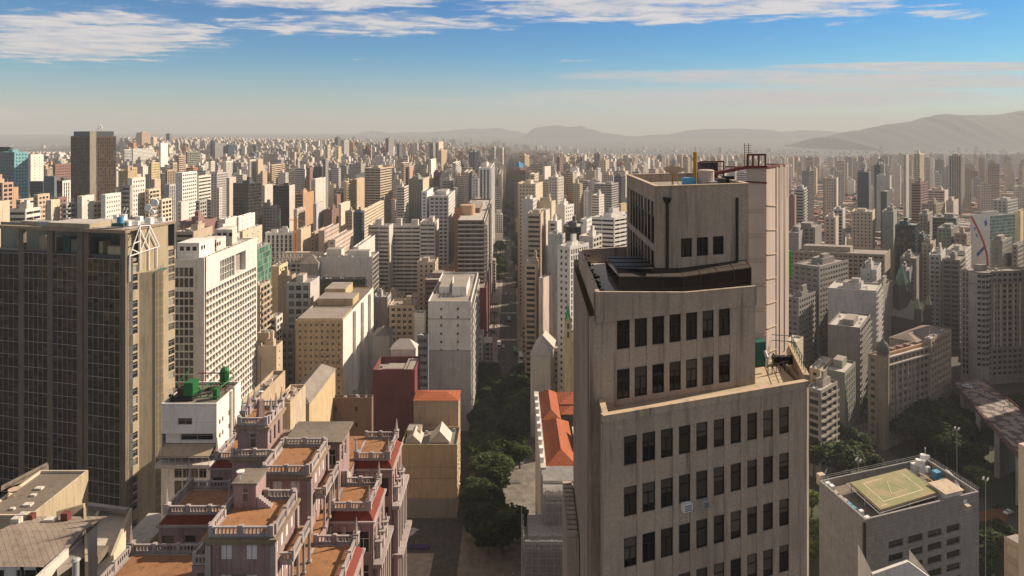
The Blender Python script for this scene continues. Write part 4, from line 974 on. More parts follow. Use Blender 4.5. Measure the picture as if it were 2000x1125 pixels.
# ------------------------------------------------------------------ old roofs in the lower left corner
def old_roofs():
    # sunlit block with a flat roof crossed by beams
    D = 104; x0, x1 = ray(70, D)[0], ray(181, D)[0]; z = zat(1040, D)
    r = thing('old_building', 'old cream building with beamed flat roof and a sunlit blank side wall', 'building', (-72, 118, 0))
    xr = ray(252, 123)[0]; zb = zat(998, 123)
    mb = MB(); A, Bq, Cq, Dq = (ray(190, 100)[0], 100), (xr, 124), (ray(90, 128)[0], 128), (ray(60, 106)[0], 106)
    P = [A, Bq, Cq, Dq]
    for i in range(4): a, b = P[i], P[(i+1) % 4]; mb.quad((*a, 0), (*b, 0), (*b, zb), (*a, zb))
    mb.build('wall', W['cream'], r)
    mb = MB(); roof_of(mb, P, zb, 1.2, .5); mb.build('roof', [W['cream'], W['paleroof']], r)
    mb = MB(); mb.tube((*ray(92, 126), zb+.1), (*ray(250, 123), zb+.1), .5, 4); mb.build('roof_beam', W['grey'], r)
    for px in (100, 195):
        mb = MB(); mb.tube((*ray(px, 125), zb-.5), (*ray(px-14, 119), zb-.6), .35, 4); mb.build('roof_beam', W['offwhite'], r)
    mb = MB(); a = ray(128, 109); mb.box(a[0], 108, zb-2, a[0]+5.2, 112, zb+.4); mb.build('roof_hut', W['dirty'], r)
    FOOT.append((-72, 116, 18, P, 60, 255, 985, 1125, 100))
    # flat-roofed hut with the dirty party wall
    r = thing('old_building', 'grimy concrete hut with littered flat roof under a slanting stained party wall', 'building', (-78, 112, 0))
    D = 104; xa, xb = ray(-45, D)[0], ray(61, D)[0]; z1 = zat(1006, D); yb = 118
    mb = MB(); wl = []
    facade_lines(mb, (xa, D), X2, xb-xa, 0, z1, [(xb-xa-.85*1, xb-xa-.25)], [(z1-2.2, z1-.9)], .2, wl); facade_lines(mb, (xb, D), Y2, yb-D, 0, z1, [], [], 0)
    facade_lines(mb, (xb, yb), (-1, 0), xb-xa, 0, z1, [], [], 0); facade_lines(mb, (xa, yb), (0, -1), yb-D, 0, z1, [], [], 0)
    mb.build('wall', [W['board'], G['dark']], r); windows(r, wl, G['dark'], W['frame'])
    mb = MB(); roof_of(mb, [(xa, D), (xb, D), (xb, yb), (xa, yb)], z1, .4); mb.build('roof', [W['cream'], W['dirty']], r)
    mb = MB(); p, q = ray(2, 112), ray(91, 120); zq = zat(928, 120)
    mb.prism([p, q, (q[0]-.2, q[1]+.5), (p[0]-.2, p[1]+.5)], z1-.5, z1+.2)
    mb.poly([(*p, z1-.2), (*q, z1-.2), (*q, zq)]); mb.poly([(p[0], p[1]+.5, z1-.2), (q[0], q[1]+.5, zq), (q[0], q[1]+.5, z1-.2)]); mb.quad((*p, z1-.2), (*q, zq), (q[0], q[1]+.5, zq), (p[0], p[1]+.5, z1-.2)); mb.quad((*q, z1-.2), (q[0], q[1]+.5, z1-.2), (q[0], q[1]+.5, zq), (*q, zq))
    mb.build('party_wall', W['dirty'], r)
    mb = MB(); a = ray(28, 110); mb.lathe(*a, [(.05, z1+.3), (.55, z1+.5), (.9, z1+.9)], 14); mb.tube((*a, z1-.4), (*a, z1+.4), .06, 4)
    tag(mb.build('satellite_dish', W['tan']), 'rusty round satellite dish lying on the littered roof at the lower left', 'satellite dish')
    mb = MB()
    for px, d_, s in ((43, 107, 1.3), (58, 110, .8), (18, 106, .7), (66, 112, 1.2)): a = ray(px, d_); mb.box(a[0], a[1], z1-.39, a[0]+s, a[1]+s*.7, z1-.1)
    mb.build('roof_junk', W['offwhite'], r)
    FOOT.append((-80, 111, 12, [(xa, D), (xb, D), (xb, yb), (xa, yb)], -50, 93, 928, 1040, D))
    # long white house with brown tiled roof
    r = thing('old_building', 'long whitewashed house with brown tiled roof and inner courtyard, lower left corner', 'building', (-70, 90, 0))
    D = 88; z = zat(1080, 90); xa, xb = ray(-60, D)[0], ray(146, 92)[0]
    mb = MB(); facade_lines(mb, (xa, D), X2, xb-xa, 0, z, [(1+k*2.6, 2+k*2.6) for k in range(4)]+[(xb-xa-4.6, xb-xa-1.6)], [(z-2.6, z-1.0)], .3)
    facade_lines(mb, (xb, D), Y2, 9, 0, z, [], [], 0); facade_lines(mb, (xa, D+9), (0, -1), 9, 0, z, [], [], 0); mb.build('wall', [W['white'], G['dark']], r)
    mb = MB(); mb.quad((xa-.3, D-.8, z), (xb+.3, D-.8, z-.1), (xb+.2, D+5.5, z+1.0), (xa-.3, D+5.5, z+1.0)); mb.quad((xa-.3, D+5.5, z+1.0), (xb+.2, D+5.5, z+1.0), (xb+.3, D+11, z-.2), (xa-.3, D+11, z-.2)); mb.poly([(xb, D-.5, z-.1), (xb, D+10.5, z-.2), (xb, D+5.5, z+.9)]); mb.build('roof', W['browntile'], r)
    mb = MB(); mb.ob((xb, D-7), X2, Y2, .02, .5, 0, 9, 0, z+.6); mb.ob((xa, D-6.5), X2, Y2, 0, xb-xa, 0, .5, 0, z-2.2); mb.build('courtyard_wall', W['offwhite'], r)
    mb = MB(); mb.quad((xa, D-9, z-3.4), (xb-1, D-9, z-3.6), (xb-1, D-6.6, z-2.6), (xa, D-6.6, z-2.4)); mb.build('porch_roof', W['mansard'], r)
    mb = MB(); a = ray(148, 84); mb.cyl(*a, 60, .38, zat(1095, 84), .38, 12); mb.cyl(*a, zat(1094, 84), .55, zat(1090, 84), .3, 12); mb.build('chimney', W['metal'], r)
    mb = MB(); a = ray(112, 86); mb.poly([(*a, z-.6), (*ray(165, 90), z-.6), (*ray(160, 99), z-.5), (*ray(105, 97), z-.5)]); mb.build('yard_roof', W['flatroof'], r)
    mb = MB(); p, q = ray(166, 88), ray(163, 101); mb.prism([p, (p[0]+.4, p[1]), (q[0]+.4, q[1]), q], 40, z+.1); mb.prism([ray(110, 99), ray(163, 101), (ray(163, 101)[0], 101.4), (ray(110, 99)[0], 99.4)], 40, z+.5); mb.build('courtyard_wall', W['board'], r)
    for px, d_, sx, h in ((20, 96, 1.2, 1.1), (52, 97.5, .8, .8), (84, 96.5, 1.6, .7), (118, 97, 1.0, 1.3), (34, 98.2, 2.2, .5)):
        a = ray(px, d_); mb = MB(); mb.box(a[0], a[1], z-.6, a[0]+sx, a[1]+.9, z+h); mb.build('roof_unit', W['offwhite'] if sx > 1 else W['rust'], r)
    FOOT.append((-70, 92, 14, [(xa, D-9), (xb, D-9), (xb, D+11), (xa, D+11)], -60, 166, 1010, 1125, 80))
    # low bridge wing between glass tower and palace
    r = thing('link_building', 'low ochre concrete wing between the glass tower and the pink palace', 'building', (-66, 120, 0))
    mb = MB(); x0, x1 = ray(257, 128)[0], ray(311, 128)[0]; z = zat(1019, 131); mb.box(x0, 124, z-3, x1, 134, z, 0, 1); mb.box(x0, 127, 0, x1-2, 134, z-3.003); mb.build('wall', [W['board'], W['paleroof']], r)
    mb = MB(); mb.tube((x1-1.6, 123.8, z+.2), (x1+.1, 126, z+.9), .08, 4); mb.build('rail', W['whitebox'], r)
old_roofs()

# ------------------------------------------------------------------ grey tiled block with the helipad
def helipad_block():
    D = 165; c = ray(1690, D); dl = unit(-.142, .99); dr = unit(.944, .33); z1 = zat(1015, D)
    tl, tr = along(c, dl, 1600), along(c, dr, 1912); PL, PR = add(c, dl, tl), add(c, dr, tr); P4 = add(PL, dr, tr)
    cx, cy = (PL[0]+PR[0])/2, (PL[1]+PR[1])/2
    root = thing('office_block', 'grey tiled office block with a faded green helipad on its roof', 'building', (cx, cy, 0))
    FOOT.append((cx, cy, 24, [c, PR, P4, PL], 1600, 1912, 880, 1125, D))
    wl = []; mb = MB(); q = lambda px: along(c, dr, px)
    cols = [(q(1735.5), q(1765)), (q(1774), q(1803)), (q(1812), q(1840)), (q(1849), q(1876))]
    zt = zat(1052+8, c[1]+dr[1]*q(1735)); rows = [(zt-1.75-3.42*k, zt-3.42*k+.2) for k in range(-1, 14)]
    facade_lines(mb, c, dr, tr, 0, z1, cols[1:], rows[:1], .0, wl=[]) if False else None
    # the top row lacks its first window
    facade_lines(mb, c, dr, q(1770), 0, z1, cols[:1], rows[1:], .5, wl); facade_lines(mb, add(c, dr, q(1770)), dr, tr-q(1770), 0, z1, [(a-q(1770), b-q(1770)) for a, b in cols[1:]], rows[1:], .5, wl)
    facade_lines(mb, PL, (-dl[0], -dl[1]), tl, 0, z1, [], [], 0); facade_lines(mb, PR, dl, tl, 0, z1, [], [], 0); facade_lines(mb, P4, (-dr[0], -dr[1]), tr, 0, z1, [], [], 0)
    mb.build('wall', [W['tilegrey'], G['dark']], root); windows(root, wl, G['dark'], W['black'], 60)
    mb = MB(); mb.ob(c, dr, (dr[1], -dr[0]), -.55, .25, -.3, .06, 0, z1-.8); mb.build('corner_slot', W['black'], root)
    mb = MB(); roof_of(mb, [c, PR, P4, PL], z1, 2.2, .5); mb.build('roof', [W['tilegrey'], W['dirty']], root)
    # platform
    zp = z1-2.2; Q = [along(c, dr, 1), 0]
    def gp(px, py, z): D_ = (CAMZ-z)*F/(py-HY); return ray(px, D_)
    zh = z1+.6; K = [gp(1720, 995, zh), gp(1832, 961, zh), gp(1768, 915, zh), gp(1661, 942, zh)]
    mb = MB(); mb.prism(K, zh-.7, zh, 0, 1, True); 
    m, t, b = pbr('helipad_paint', (.25, .25, .11)); pos = t.node('ShaderNodeNewGeometry').outputs['Position']
    b_ = t.noise(pos, .22, 6, .65); t.l.new(t.mix(t.ss(b_, .35, .68), (.20, .22, .09), (.33, .25, .15)), b.inputs['Base Color'])
    mb.build('helipad', [W['tan'], m], root)
    e0, e1 = unit(K[1][0]-K[0][0], K[1][1]-K[0][1]), unit(K[3][0]-K[0][0], K[3][1]-K[0][1]); l0 = sqrt((K[1][0]-K[0][0])**2+(K[1][1]-K[0][1])**2); l1 = sqrt((K[3][0]-K[0][0])**2+(K[3][1]-K[0][1])**2)
    mb = MB()
    for a0, a1, b0, b1 in ((.15*l0, .85*l0, .18*l1, .18*l1+.2), (.15*l0, .15*l0+.2, .18*l1+.2, .86*l1), (.85*l0-.2, .85*l0, .18*l1+.2, .86*l1), (.15*l0+.2, .5*l0, .86*l1-.2, .86*l1), (.06*l0, .16*l0, .08*l1, .08*l1+.2)):
        mb.ob(K[0], e0, e1, a0, a1, b0, b1, zh+.003, zh+.02)
    p0 = add(add(K[0], e0, l0*.5), e1, l1*.5)
    for a, b in (((-3, -2.4), (0, 2.8)), ((0, 2.8), (3, -2.4)), ((3, -2.4), (-3, -2.4))):
        A = add(add(p0, e0, a[0]), e1, a[1]); Bq = add(add(p0, e0, b[0]), e1, b[1]); mb.tube((*A, zh+.01), (*Bq, zh+.01), .1, 4)
    mb.build('helipad_marking', W['cream'], root)
    mb = MB()
    for a, b in zip(K, K[1:]+K[:1]):
        for s in (.03, .5): p = (a[0]+(b[0]-a[0])*s, a[1]+(b[1]-a[1])*s); mb.tube((*p, zp), (*p, zh-.7), .18, 6)
    o = [(p[0]+(p[0]-p0[0])*.09, p[1]+(p[1]-p0[1])*.09) for p in K]
    for a, b in zip(o, o[1:]+o[:1]): mb.tube((*a, zh-.5), (*b, zh-.5), .1, 4)
    mb.build('helipad_support', W['metal'], root)
    # huts and plant on the roof
    def blk(name, px, py, sx, sy, h, m, z=None, lab=None):
        z = zp+.003 if z is None else z; a = gp(px, py, z); mb = MB(); mb.ob(a, dr, dl, 0, sx, 0, sy, z, z+h)
        return mb.build(name, W[m], root)
    blk('stair_house', 1847, 990, 6.2, 5.5, 3.2, 'white'); a = gp(1847, 990, zp+.003); mb = MB(); mb.ob(a, dr, dl, -.3, 6.5, -.3, 5.8, zp+3.206, zp+3.45); mb.build('hut_roof', W['beige'], root)
    for px, py, sx, sy, h, m in ((1786, 915, 1.6, 1.6, 3, 'whitebox'), (1798, 916, 1.8, 1.8, 3.6, 'whitebox'), (1829, 924, 2, 1.8, 2, 'bluetank'), (1842, 938, 1.8, 1.6, 1.6, 'genset'), (1820, 905, 2, 1.5, 1.5, 'rust'), (1812, 910, 1.2, 1, 1.5, 'whitebox'), (1760, 915, 1.6, .8, 1, 'black'), (1890, 985, 1.4, 1.2, 1.2, 'beige'), (1882, 970, 1.2, 1.2, 1.0, 'whitebox')):
        blk('roof_unit', px, py+14, sx, sy, h, m)
    for s, sx, sy, h, m in ((1.2, 1.5, 1.2, 1.5, 'whitebox'), (3.4, 1.2, 1.0, 2.0, 'whitebox'), (5.4, 1.1, 1.5, 1.7, 'bluetank'), (7.2, 1.1, 1.5, 1.7, 'bluetank'), (9.4, 1.5, 1.4, 1.4, 'grey'), (11.2, 1.3, 1.2, 1.3, 'beige'), (13, 1.2, 1.4, 1.6, 'beige'), (15.2, 1.1, 1.3, 2.2, 'whitebox'), (17.4, 1.4, 1.6, 1.8, 'whitebox'), (20, 2, 1.6, 2.8, 'beige')):
        a = add(add(c, dl, s), dr, .9+(.5 if m == 'whitebox' else 0)); mb = MB(); mb.ob(a, dr, dl, 0, sx, 0, sy, zp+.003, zp+h); mb.build('roof_unit', W[m], root)
    mb = MB(); a, b, g = gp(1848, 916, z1), gp(1868, 932, z1), gp(1874, 950, z1); mb.tube((*a, zp+1.6), (*b, zp+1.2), .55, 8); mb.tube((*b, zp+1.2), (*g, zp+.8), .55, 8); mb.build('air_duct', W['offwhite'], root)
    mb = MB()
    for px, py in ((1794, 903), (1803, 893)): a = gp(px, py, z1+1.5); mb.cyl(*a, z1+.6, .8, z1+2.3, .8, 12); mb.tube((*a, z1+1.9), (a[0]+1.4, a[1]-.8, z1+1.9), .55, 10)
    mb.build('vent_cowl', W['whitebox'], root)
    mb = MB(); a = gp(1807, 898, z1); mb.tube((*a, z1-.5), (*a, z1+3.4), .06, 6); mb.cyl(*a, z1+3.3, .2, z1+3.6, .1, 8); mb.build('beacon', W['whitebox'], root)
    mb = MB(); a, b = gp(1783, 924, zp), gp(1826, 952, zp); mb.ob(a, unit(b[0]-a[0], b[1]-a[1]), (0, 1), 0, 9, 0, 1.2, zp+1.2, zp+1.3); 
    for k in range(8): p = (a[0]+(b[0]-a[0])*k/8, a[1]+(b[1]-a[1])*k/8); mb.tube((*p, zp), (p[0]-.6, p[1]-.5, zp+1.4), .07, 4)
    mb.build('access_ramp', W['yellow'], root)
    mb = MB()
    for a, b in ((c, PL), (PL, P4), (P4, PR)):
        for h in (.5, 1.0): mb.tube((a[0], a[1], z1+h), (b[0], b[1], z1+h), .04, 4)
        for k in range(14): p = (a[0]+(b[0]-a[0])*k/14, a[1]+(b[1]-a[1])*k/14); mb.tube((*p, z1), (*p, z1+1), .04, 4)
    mb.build('railing', W['metal'], root)
    # pale fin of the neighbour in front, and the tower sliver at the right edge
    r = thing('rooftop_fin', 'white angular roof gable poking up in front of the grey helipad block', 'building', (55, 120, 0))
    mb = MB(); a, b, g = ray(1705, 118), ray(1775, 120), ray(1822, 122); za, zb_, zg = zat(1122, 118), zat(1097, 120), zat(1132, 122)
    for p, q, zp_, zq in ((a, b, za, zb_), (b, g, zb_, zg)):
        mb.quad((*p, 0), (*q, 0), (*q, zq), (*p, zp_)); mb.quad((*p, zp_), (*q, zq), (q[0], q[1]+.6, zq), (p[0], p[1]+.6, zp_)); mb.quad((p[0], p[1]+.6, 0), (p[0], p[1]+.6, zp_), (q[0], q[1]+.6, zq), (q[0], q[1]+.6, 0))
    mb.quad((*a, 0), (*a, za), (a[0]+2, a[1]+9, za), (a[0]+2, a[1]+9, 0)); mb.quad((*g, 0), (g[0]+1, g[1]+9, 0), (g[0]+1, g[1]+9, zg), (*g, zg))
    mb.build('wall', W['white'], r)
    r = thing('tower_block', 'sunlit ochre edge of a tower cut off by the right side of the picture', 'building', (112, 140, 0))
    c = ray(2003, 140); wl = []; mb = MB(); e = unit(-.3, .95); g_ = unit(.95, .3)
    L0 = add(c, e, along(c, e, 1989)); mb.quad((*L0, 0), (*c, 0), (*c, zat(872, 140)), (*L0, zat(872, 140))); facade_lines(mb, c, g_, 14, 0, zat(872, 140), [], [], 0)
    mb.quad((*L0, 0), (*L0, zat(872, 140)), (*add(L0, g_, 14), zat(872, 140)), (*add(L0, g_, 14), 0)); mb.quad((*L0, zat(872, 140)), (*c, zat(872, 140)), (*add(c, g_, 14), zat(872, 140)), (*add(L0, g_, 14), zat(872, 140)))
    mb.build('wall', W['cream'], r)
    D2 = 150; c = ray(1990, D2); L0 = add(c, e, along(c, e, 1961)); z2 = zat(1062, D2); mb = MB()
    mb.quad((*L0, 0), (*c, 0), (*c, z2), (*L0, z2)); mb.build('lower_wall', W['cream'], r)
    facade_lines(mb2 := MB(), L0, unit(c[0]-L0[0], c[1]-L0[1]), sqrt((c[0]-L0[0])**2+(c[1]-L0[1])**2)-.1, 20, z2-1, [(.6, 3)], [(z2-4-k*4, z2-1.6-k*4) for k in range(5)], .3); mb2.v = [(a-.06, b_-.12, h) for a, b_, h in mb2.v]; mb2.build('lower_facade', [W['tan'], G['dark']], r)
    mb = MB(); mb.poly([(*L0, z2-.4), (*c, z2-.4), (*add(c, g_, 4), z2-.4), (*add(L0, g_, 4), z2-.4)]); mb.build('lower_roof', W['flatroof'], r)
helipad_block()

# ------------------------------------------------------------------ buildings one can pick out in the photograph
# label, left px, corner px, right px, top y, lowest visible y, distance, turn, wall, style of left and right face
# --- left: behind and beside the glass tower
def egg_crate():
    D = 250; c = ray(400, D); zt = zat(506, D); x0 = ray(338, D)[0]; tr = along(c, (0, 1), 502)
    root = thing('office_slab', 'white office slab with deep egg-crate grid of windows, right of the dark glass tower', 'building', (c[0]-5, D+25, 0)); LIST.append(root)
    FOOT.append((c[0]-5, D+25, 28, [(x0, D), c, (c[0], D+tr), (x0, D+tr)], 343, 503, 470, 750, D))
    wl = []; mb = MB(); w_ = c[0]-x0; n = 4; p = (w_-4.6)/n
    facade_lines(mb, (x0, D), X2_, w_-3.6, 0, zt, [(.5+k*p, .5+k*p+p*.88) for k in range(n+1) if .5+k*p+p*.88 < w_-3.7], [(zt-10.6, zt-7.2), (zt-6.6, zt-3.2)]+[(zt-14.6-k*2.85, zt-12.2-k*2.85) for k in range(26)], .5, None)
    mb.quad((c[0]-3.6, D, 0), (c[0]-2.4, D, 0), (c[0]-2.4, D, zt), (c[0]-3.6, D, zt)); mb.ob((c[0]-2.4, D), X2_, Y2_, 0, 2.4, -.5, 1, 0, zt+.6)
    nc = 19; q = (tr-2)/nc; S = lambda px: along(c, Y2_, px)
    facade_lines(mb, c, Y2_, tr, zt-12, zt+.6, [(S(430), S(458)), (S(460), S(480))], [(zt-11.5, zt-3.2)], 2.2, None)
    facade_lines(mb, c, Y2_, tr, 0, zt-12, [(1+k*q+.22, 1+k*q+q-.22) for k in range(nc)], [(zt-12.6-2.85*k-2.15, zt-12.6-2.85*k-.1) for k in range(27)], .85, None)
    mb.quad((c[0], D+tr, 0), (x0, D+tr, 0), (x0, D+tr, zt), (c[0], D+tr, zt)); mb.quad((x0, D+tr, 0), (x0, D, 0), (x0, D, zt), (x0, D+tr, zt))
    mb.build('wall', [W['white'], G['mixed']], root)
    mb = MB()
    for k in range(nc):
        for r_ in range(27): z = zt-12.6-2.85*r_-2.15; mb.quad((c[0]-.5, D+1+k*q+.22, z), (c[0]-.5, D+1+k*q+q-.22, z), (c[0]-.5, D+1+k*q+q-.22, z+.75), (c[0]-.5, D+1+k*q+.22, z+.75))
    mb.build('spandrel_panel', W['beige'], root)
    mb = MB()
    for k in range(7): mb.box(c[0]-2.25, D+S(430)+k*(S(458)-S(430))/6-.15, zt-11.5, c[0]-.3, D+S(430)+k*(S(458)-S(430))/6+.15, zt-3.2)
    for h in (9, 6.2): mb.box(c[0]-2.2, D+S(430), zt-h-.15, c[0]-.6, D+S(458), zt-h+.15)
    mb.build('loggia_grid', W['white'], root)
    mb = MB(); roof_of(mb, [(x0, D), c, (c[0], D+tr), (x0, D+tr)], zt, .5); mb.build('roof', [W['white'], W['paleroof']], root)
    for a0, a1, b0, b1, h, m in ((x0, c[0]-3.5, D+3, D+16, 5.6, 'white'), (x0, c[0]-5, D+20, D+30, 4.2, 'offwhite'), (x0+1, c[0]-6, D+33, D+44, 6.5, 'offwhite')):
        mb = MB(); facade_lines(mb, (a0, b0), X2_, a1-a0, zt-.5, zt+h, [(1+k*2.4, 2.6+k*2.4) for k in range(3)], [(zt+h-3, zt+h-1.4)], .2); facade_lines(mb, (a1, b0), Y2_, b1-b0, zt-.5, zt+h, [(1.5, 3), (3.6, 5)], [(zt+h-3, zt+h-1.4)], .2); mb.poly([(a0, b0, zt+h), (a1, b0, zt+h), (a1, b1, zt+h), (a0, b1, zt+h)]); mb.build('penthouse', [W[m], G['dark']], root)
    for k in range(12): mb = MB(); mb.box(c[0]-2.3, D+4+k*3.6, zt-.495, c[0]-.4, D+4.4+k*3.6, zt+.2); mb.build('roof_beam', W['tan'], root)
X2_, Y2_ = (1, 0), (0, 1)
egg_crate()
B('cream apartment block with brown window grid and white buttressed blind flank', 577, 670, 729, 625, 745, 320, 0, 'ochre', 'ps', 'blank', Rw='white', parts=True, fl=3.0, roof='dirty', par=.5, pent=[(.03, .97, .02, .30, .9), (.1, .92, .42, .62, 3.6), (.45, .95, .66, .9, 5.0)], name='apartment_block')
B('grey and pink office block with open loggias, left of the grey blind wall', 560, 606, 624, 552, 660, 372, 0, 'lilac', 'big', 'blank', parts=True, fl=4.4, g='mixed')
B('long pale grey blind-walled block with glazed right end, above the low dark glass block', 622, 728, 740, 502, 560, 430, 0, 'offwhite', 'blank', 'gl', pent=[(.1, .5, .3, .6, 4), (.62, .9, .3, .7, 5)])
B('low dark glass block in front of the long pale grey blind wall', 625, 714, 717, 544, 585, 398, 0, 'dark', 'gl', 'gl', g='dark', fl=3.6, name='glass_block')
B('tall beige flank beside the pale grey blind block, narrow with blank wall', 543, 570, 578, 538, 600, 395, 0, 'tan', 'blank', 'blank')
B('green glass fronted block squeezed behind the white egg-crate slab', 480, 500, 530, 486, 560, 345, 0, 'green', 'blank', 'gl', g='green', fl=3.2, name='glass_block', pent=[])
B('beige corner block with small balconies under the green glass block', 490, 508, 528, 558, 645, 322, 0, 'beige', 'p', 'bal')
B('stepped plain beige house right of the white slab, lower of the two steps', 503, 540, 552, 676, 760, 300, 0, 'beige', 'blank', 'one', name='stepped_house')
B('stepped plain beige house right of the white slab, upper of the two steps', 503, 525, 533, 650, 690, 306, 0, 'tan', 'blank', 'one', name='stepped_house')
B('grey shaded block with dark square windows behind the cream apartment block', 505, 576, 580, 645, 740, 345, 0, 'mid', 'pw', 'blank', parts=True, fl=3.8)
B('white corner block with rounded arcade windows behind the stepped beige houses', 525, 540, 552, 620, 690, 335, 0, 'offwhite', 'big', 'big')
B('long low hall with flat grey roof and sunlit cornice, foot of the white slab', 450, 478, 557, 805, 830, 170, 0, 'tan', 'blank', 'blank', fl=4, name='low_hall', pent=[(.3, .5, .2, .3, 1.2), (.1, .25, .6, .7, 1.2)])
B('flat roofed annex with rows of rooftop air units, behind the pink turret', 535, 567, 597, 787, 830, 190, 0, 'beige', 'blank', 'blank', name='low_annex', pent=[(.1,.3,.1,.3,1.2),(.1,.3,.4,.6,1.2),(.4,.6,.2,.4,1.4),(.4,.6,.6,.8,1.2),(.7,.85,.5,.7,1.2)])
B('old hall under a stained grey pitched sheet roof beside the cream apartments', 556, 604, 655, 788, 830, 225, 0, 'ochre', 'blank', 'blank', hip=3.5, roof='sheetroof', name='market_hall')
B('dark brown windowless block with flat pale roof, left of the crimson block', 626, 726, 729, 777, 850, 255, 0, 'brown', 'sm', 'blank', fl=6, roof='paleroof', name='dark_block', pent=[])
B('crimson block with machinery sunk in its open roof, beside the long grey wall', 728, 810, 821, 722, 850, 290, 0, 'crimson', 'blank', 'blank', par=3, pent=[(.3, .7, .2, .6, 2.2), (.05, .2, .1, .9, 2.6), (.22, .28, .1, .9, 2.6)], name='crimson_block')
B('yellow windowless wall building at the near end of the avenue', 783, 893, 903, 868, 990, 262, 0, 'ochre', 'blank', 'pw', wr_=16, parts=True, fl=3.4, name='yellow_building', pent=[(.7, .95, .5, .9, 3)], roof='sheetroof')
B('beige twin-towered block with small red tiled roofs above the yellow building', 808, 895, 905, 782, 845, 281, 0, 'tan', 'blank', 'p', wr_=11, hip=1.6, roof='tileroof', name='twin_block')
B('tall grey-white blind party wall beside the avenue, with a column of tiny windows', 836, 920, 934, 588, 860, 338, 0, 'white', 'one', 'bal', fl=4.2, parts=True, name='party_wall_block', pent=[(.15, .5, .2, .6, 5), (.6, .85, .3, .7, 3.4)])
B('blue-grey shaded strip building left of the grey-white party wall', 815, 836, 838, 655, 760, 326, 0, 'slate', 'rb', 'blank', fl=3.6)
B('white gabled warehouse with grey pitched roof left of the blue-grey strip', 763, 812, 816, 682, 710, 312, 0, 'offwhite', 'blank', 'blank', hip=4, roof='paleroof', name='warehouse')
B('dark beige block with square windows between cream block and party wall', 760, 809, 816, 596, 680, 392, 0, 'tan', 'pw', 'p', parts=True, fl=3.5, g='dark')
B('narrow white slab in front of the dark beige square-windowed block', 809, 829, 832, 612, 665, 362, 0, 'white', 'blank', 'blank')
B('grey stuccoed block with stepped attic right of the cream apartment block', 727, 757, 764, 580, 690, 410, 0, 'grey', 'blank', 'p')
B('dark pitched shed low between the cream apartments and the beige block', 728, 760, 768, 655, 705, 345, 0, 'mid', 'blank', 'blank', hip=3, roof='darkroof', name='shed')
B('redbrick office tower with pale balcony bands and tan flank beside the avenue', 893, 946, 960, 430, 570, 480, 0, 'brown', 'bal', 'bal', Rm='offwhite', name='brick_tower', roof='paleroof')
B('plain dark red podium of the brick tower beside the avenue', 884, 950, 958, 562, 605, 462, 0, 'crimson', 'blank', 'blank', name='podium')
B('orange cylinder-topped tower rising behind the brick tower', 888, 921, 928, 405, 435, 520, 8, 'terra', 'blank', 'one', name='orange_tower', roof='paleroof')
B('white hotel tower with rows of dark square windows, left of the orange tower', 838, 876, 889, 383, 510, 600, 0, 'white', 'pw', 'p', name='hotel_tower', fl=3.4)
B('slim white slab with tiny windows attached left of the white hotel tower', 823, 834, 846, 374, 460, 612, 0, 'white', 'p', 'blank', name='slim_slab')
B('long banded slab with white balcony stripes in the middle of the city, left wing', 719, 760, 768, 440, 575, 520, -6, 'offwhite', 'rb', 'blank', name='banded_slab', pent=[(.4, .7, .2, .7, 5)], fl=3.1)
B('long banded slab with white balcony stripes, wide middle wing in shade', 756, 822, 826, 440, 575, 535, 0, 'offwhite', 'rb', 'blank', name='banded_slab', pent=[(.1, .3, .2, .7, 5), (.6, .75, .2, .7, 6)], fl=3.1)
B('right end of the long banded slab with an ochre stripe and sunlit end wall', 820, 850, 857, 434, 560, 508, 0, 'offwhite', 'rb', 'blank', name='banded_slab', fl=3.1, pent=[(.2, .5, .2, .7, 4)])
B('maroon roofed block with white rooftop lights below the banded slab', 830, 880, 888, 546, 590, 420, 0, 'redwine', 'rb', 'blank', roof='paleroof')
B('small beige house front between banded slab and maroon block', 815, 850, 856, 512, 560, 440, 0, 'beige', 'p', 'p')
B('tall slim slab tower with navy stripe and balconies, left edge of the avenue', 935, 958, 976, 328, 430, 760, 0, 'white', 'vs', 'bal', name='slab_tower', fl=3.1, g='blue')
B('white slab with tiny windows, immediately left of the navy striped slab tower', 921, 935, 938, 348, 410, 745, 0, 'white', 'ps', 'blank')
B('white twin of narrow balcony bands left of the navy striped slab tower', 906, 915, 922, 336, 380, 790, 0, 'offwhite', 'ps', 'bal')
B('dark brown low tower in front of the navy striped slab tower', 921, 941, 945, 397, 430, 640, 0, 'brown', 'gl', 'blank', g='dark')
B('long right-hand row building of the avenue behind the navy striped slab tower', 974, 980, 990, 340, 400, 1010, 0, 'pinkish', 'blank', 'rb')
B('beige twin balcony tower, largest of the middle left distance', 712, 743, 765, 328, 400, 800, -8, 'beige', 'rb', 'rb', name='balcony_tower')
B('plain tan windowless slab left of the beige twin balcony tower', 690, 697, 713, 350, 390, 840, 0, 'tan', 'p', 'blank')
B('grey-white ribbon window block right of the beige twin balcony tower', 774, 790, 798, 365, 400, 790, 0, 'offwhite', 'rb', 'rb')
B('olive dark tower with a bright cream flank in the middle distance', 798, 826, 838, 350, 400, 830, 0, 'green', 'p', 'blank', Rm='cream')
B('yellow and white balcony tower rising from a yellow base', 671, 677, 693, 354, 410, 780, 0, 'yellow', 'blank', 'bal')
B('pale block with sky-blue sign panel behind the small salmon houses', 608, 616, 636, 350, 390, 860, 0, 'offwhite', 'blank', 'blank')
B('dark maroon slab with navy glass neighbour, middle left distance', 598, 605, 613, 327, 375, 980, 0, 'redwine', 'p', 'blank')
B('navy glass tower beside the dark maroon slab', 613, 629, 632, 326, 375, 1000, 0, 'dark', 'gl', 'blank', g='blue', name='glass_tower')
B('tall dark grey tower right of the navy glass tower', 630, 636, 641, 310, 380, 960, 0, 'mid', 'p', 'p')
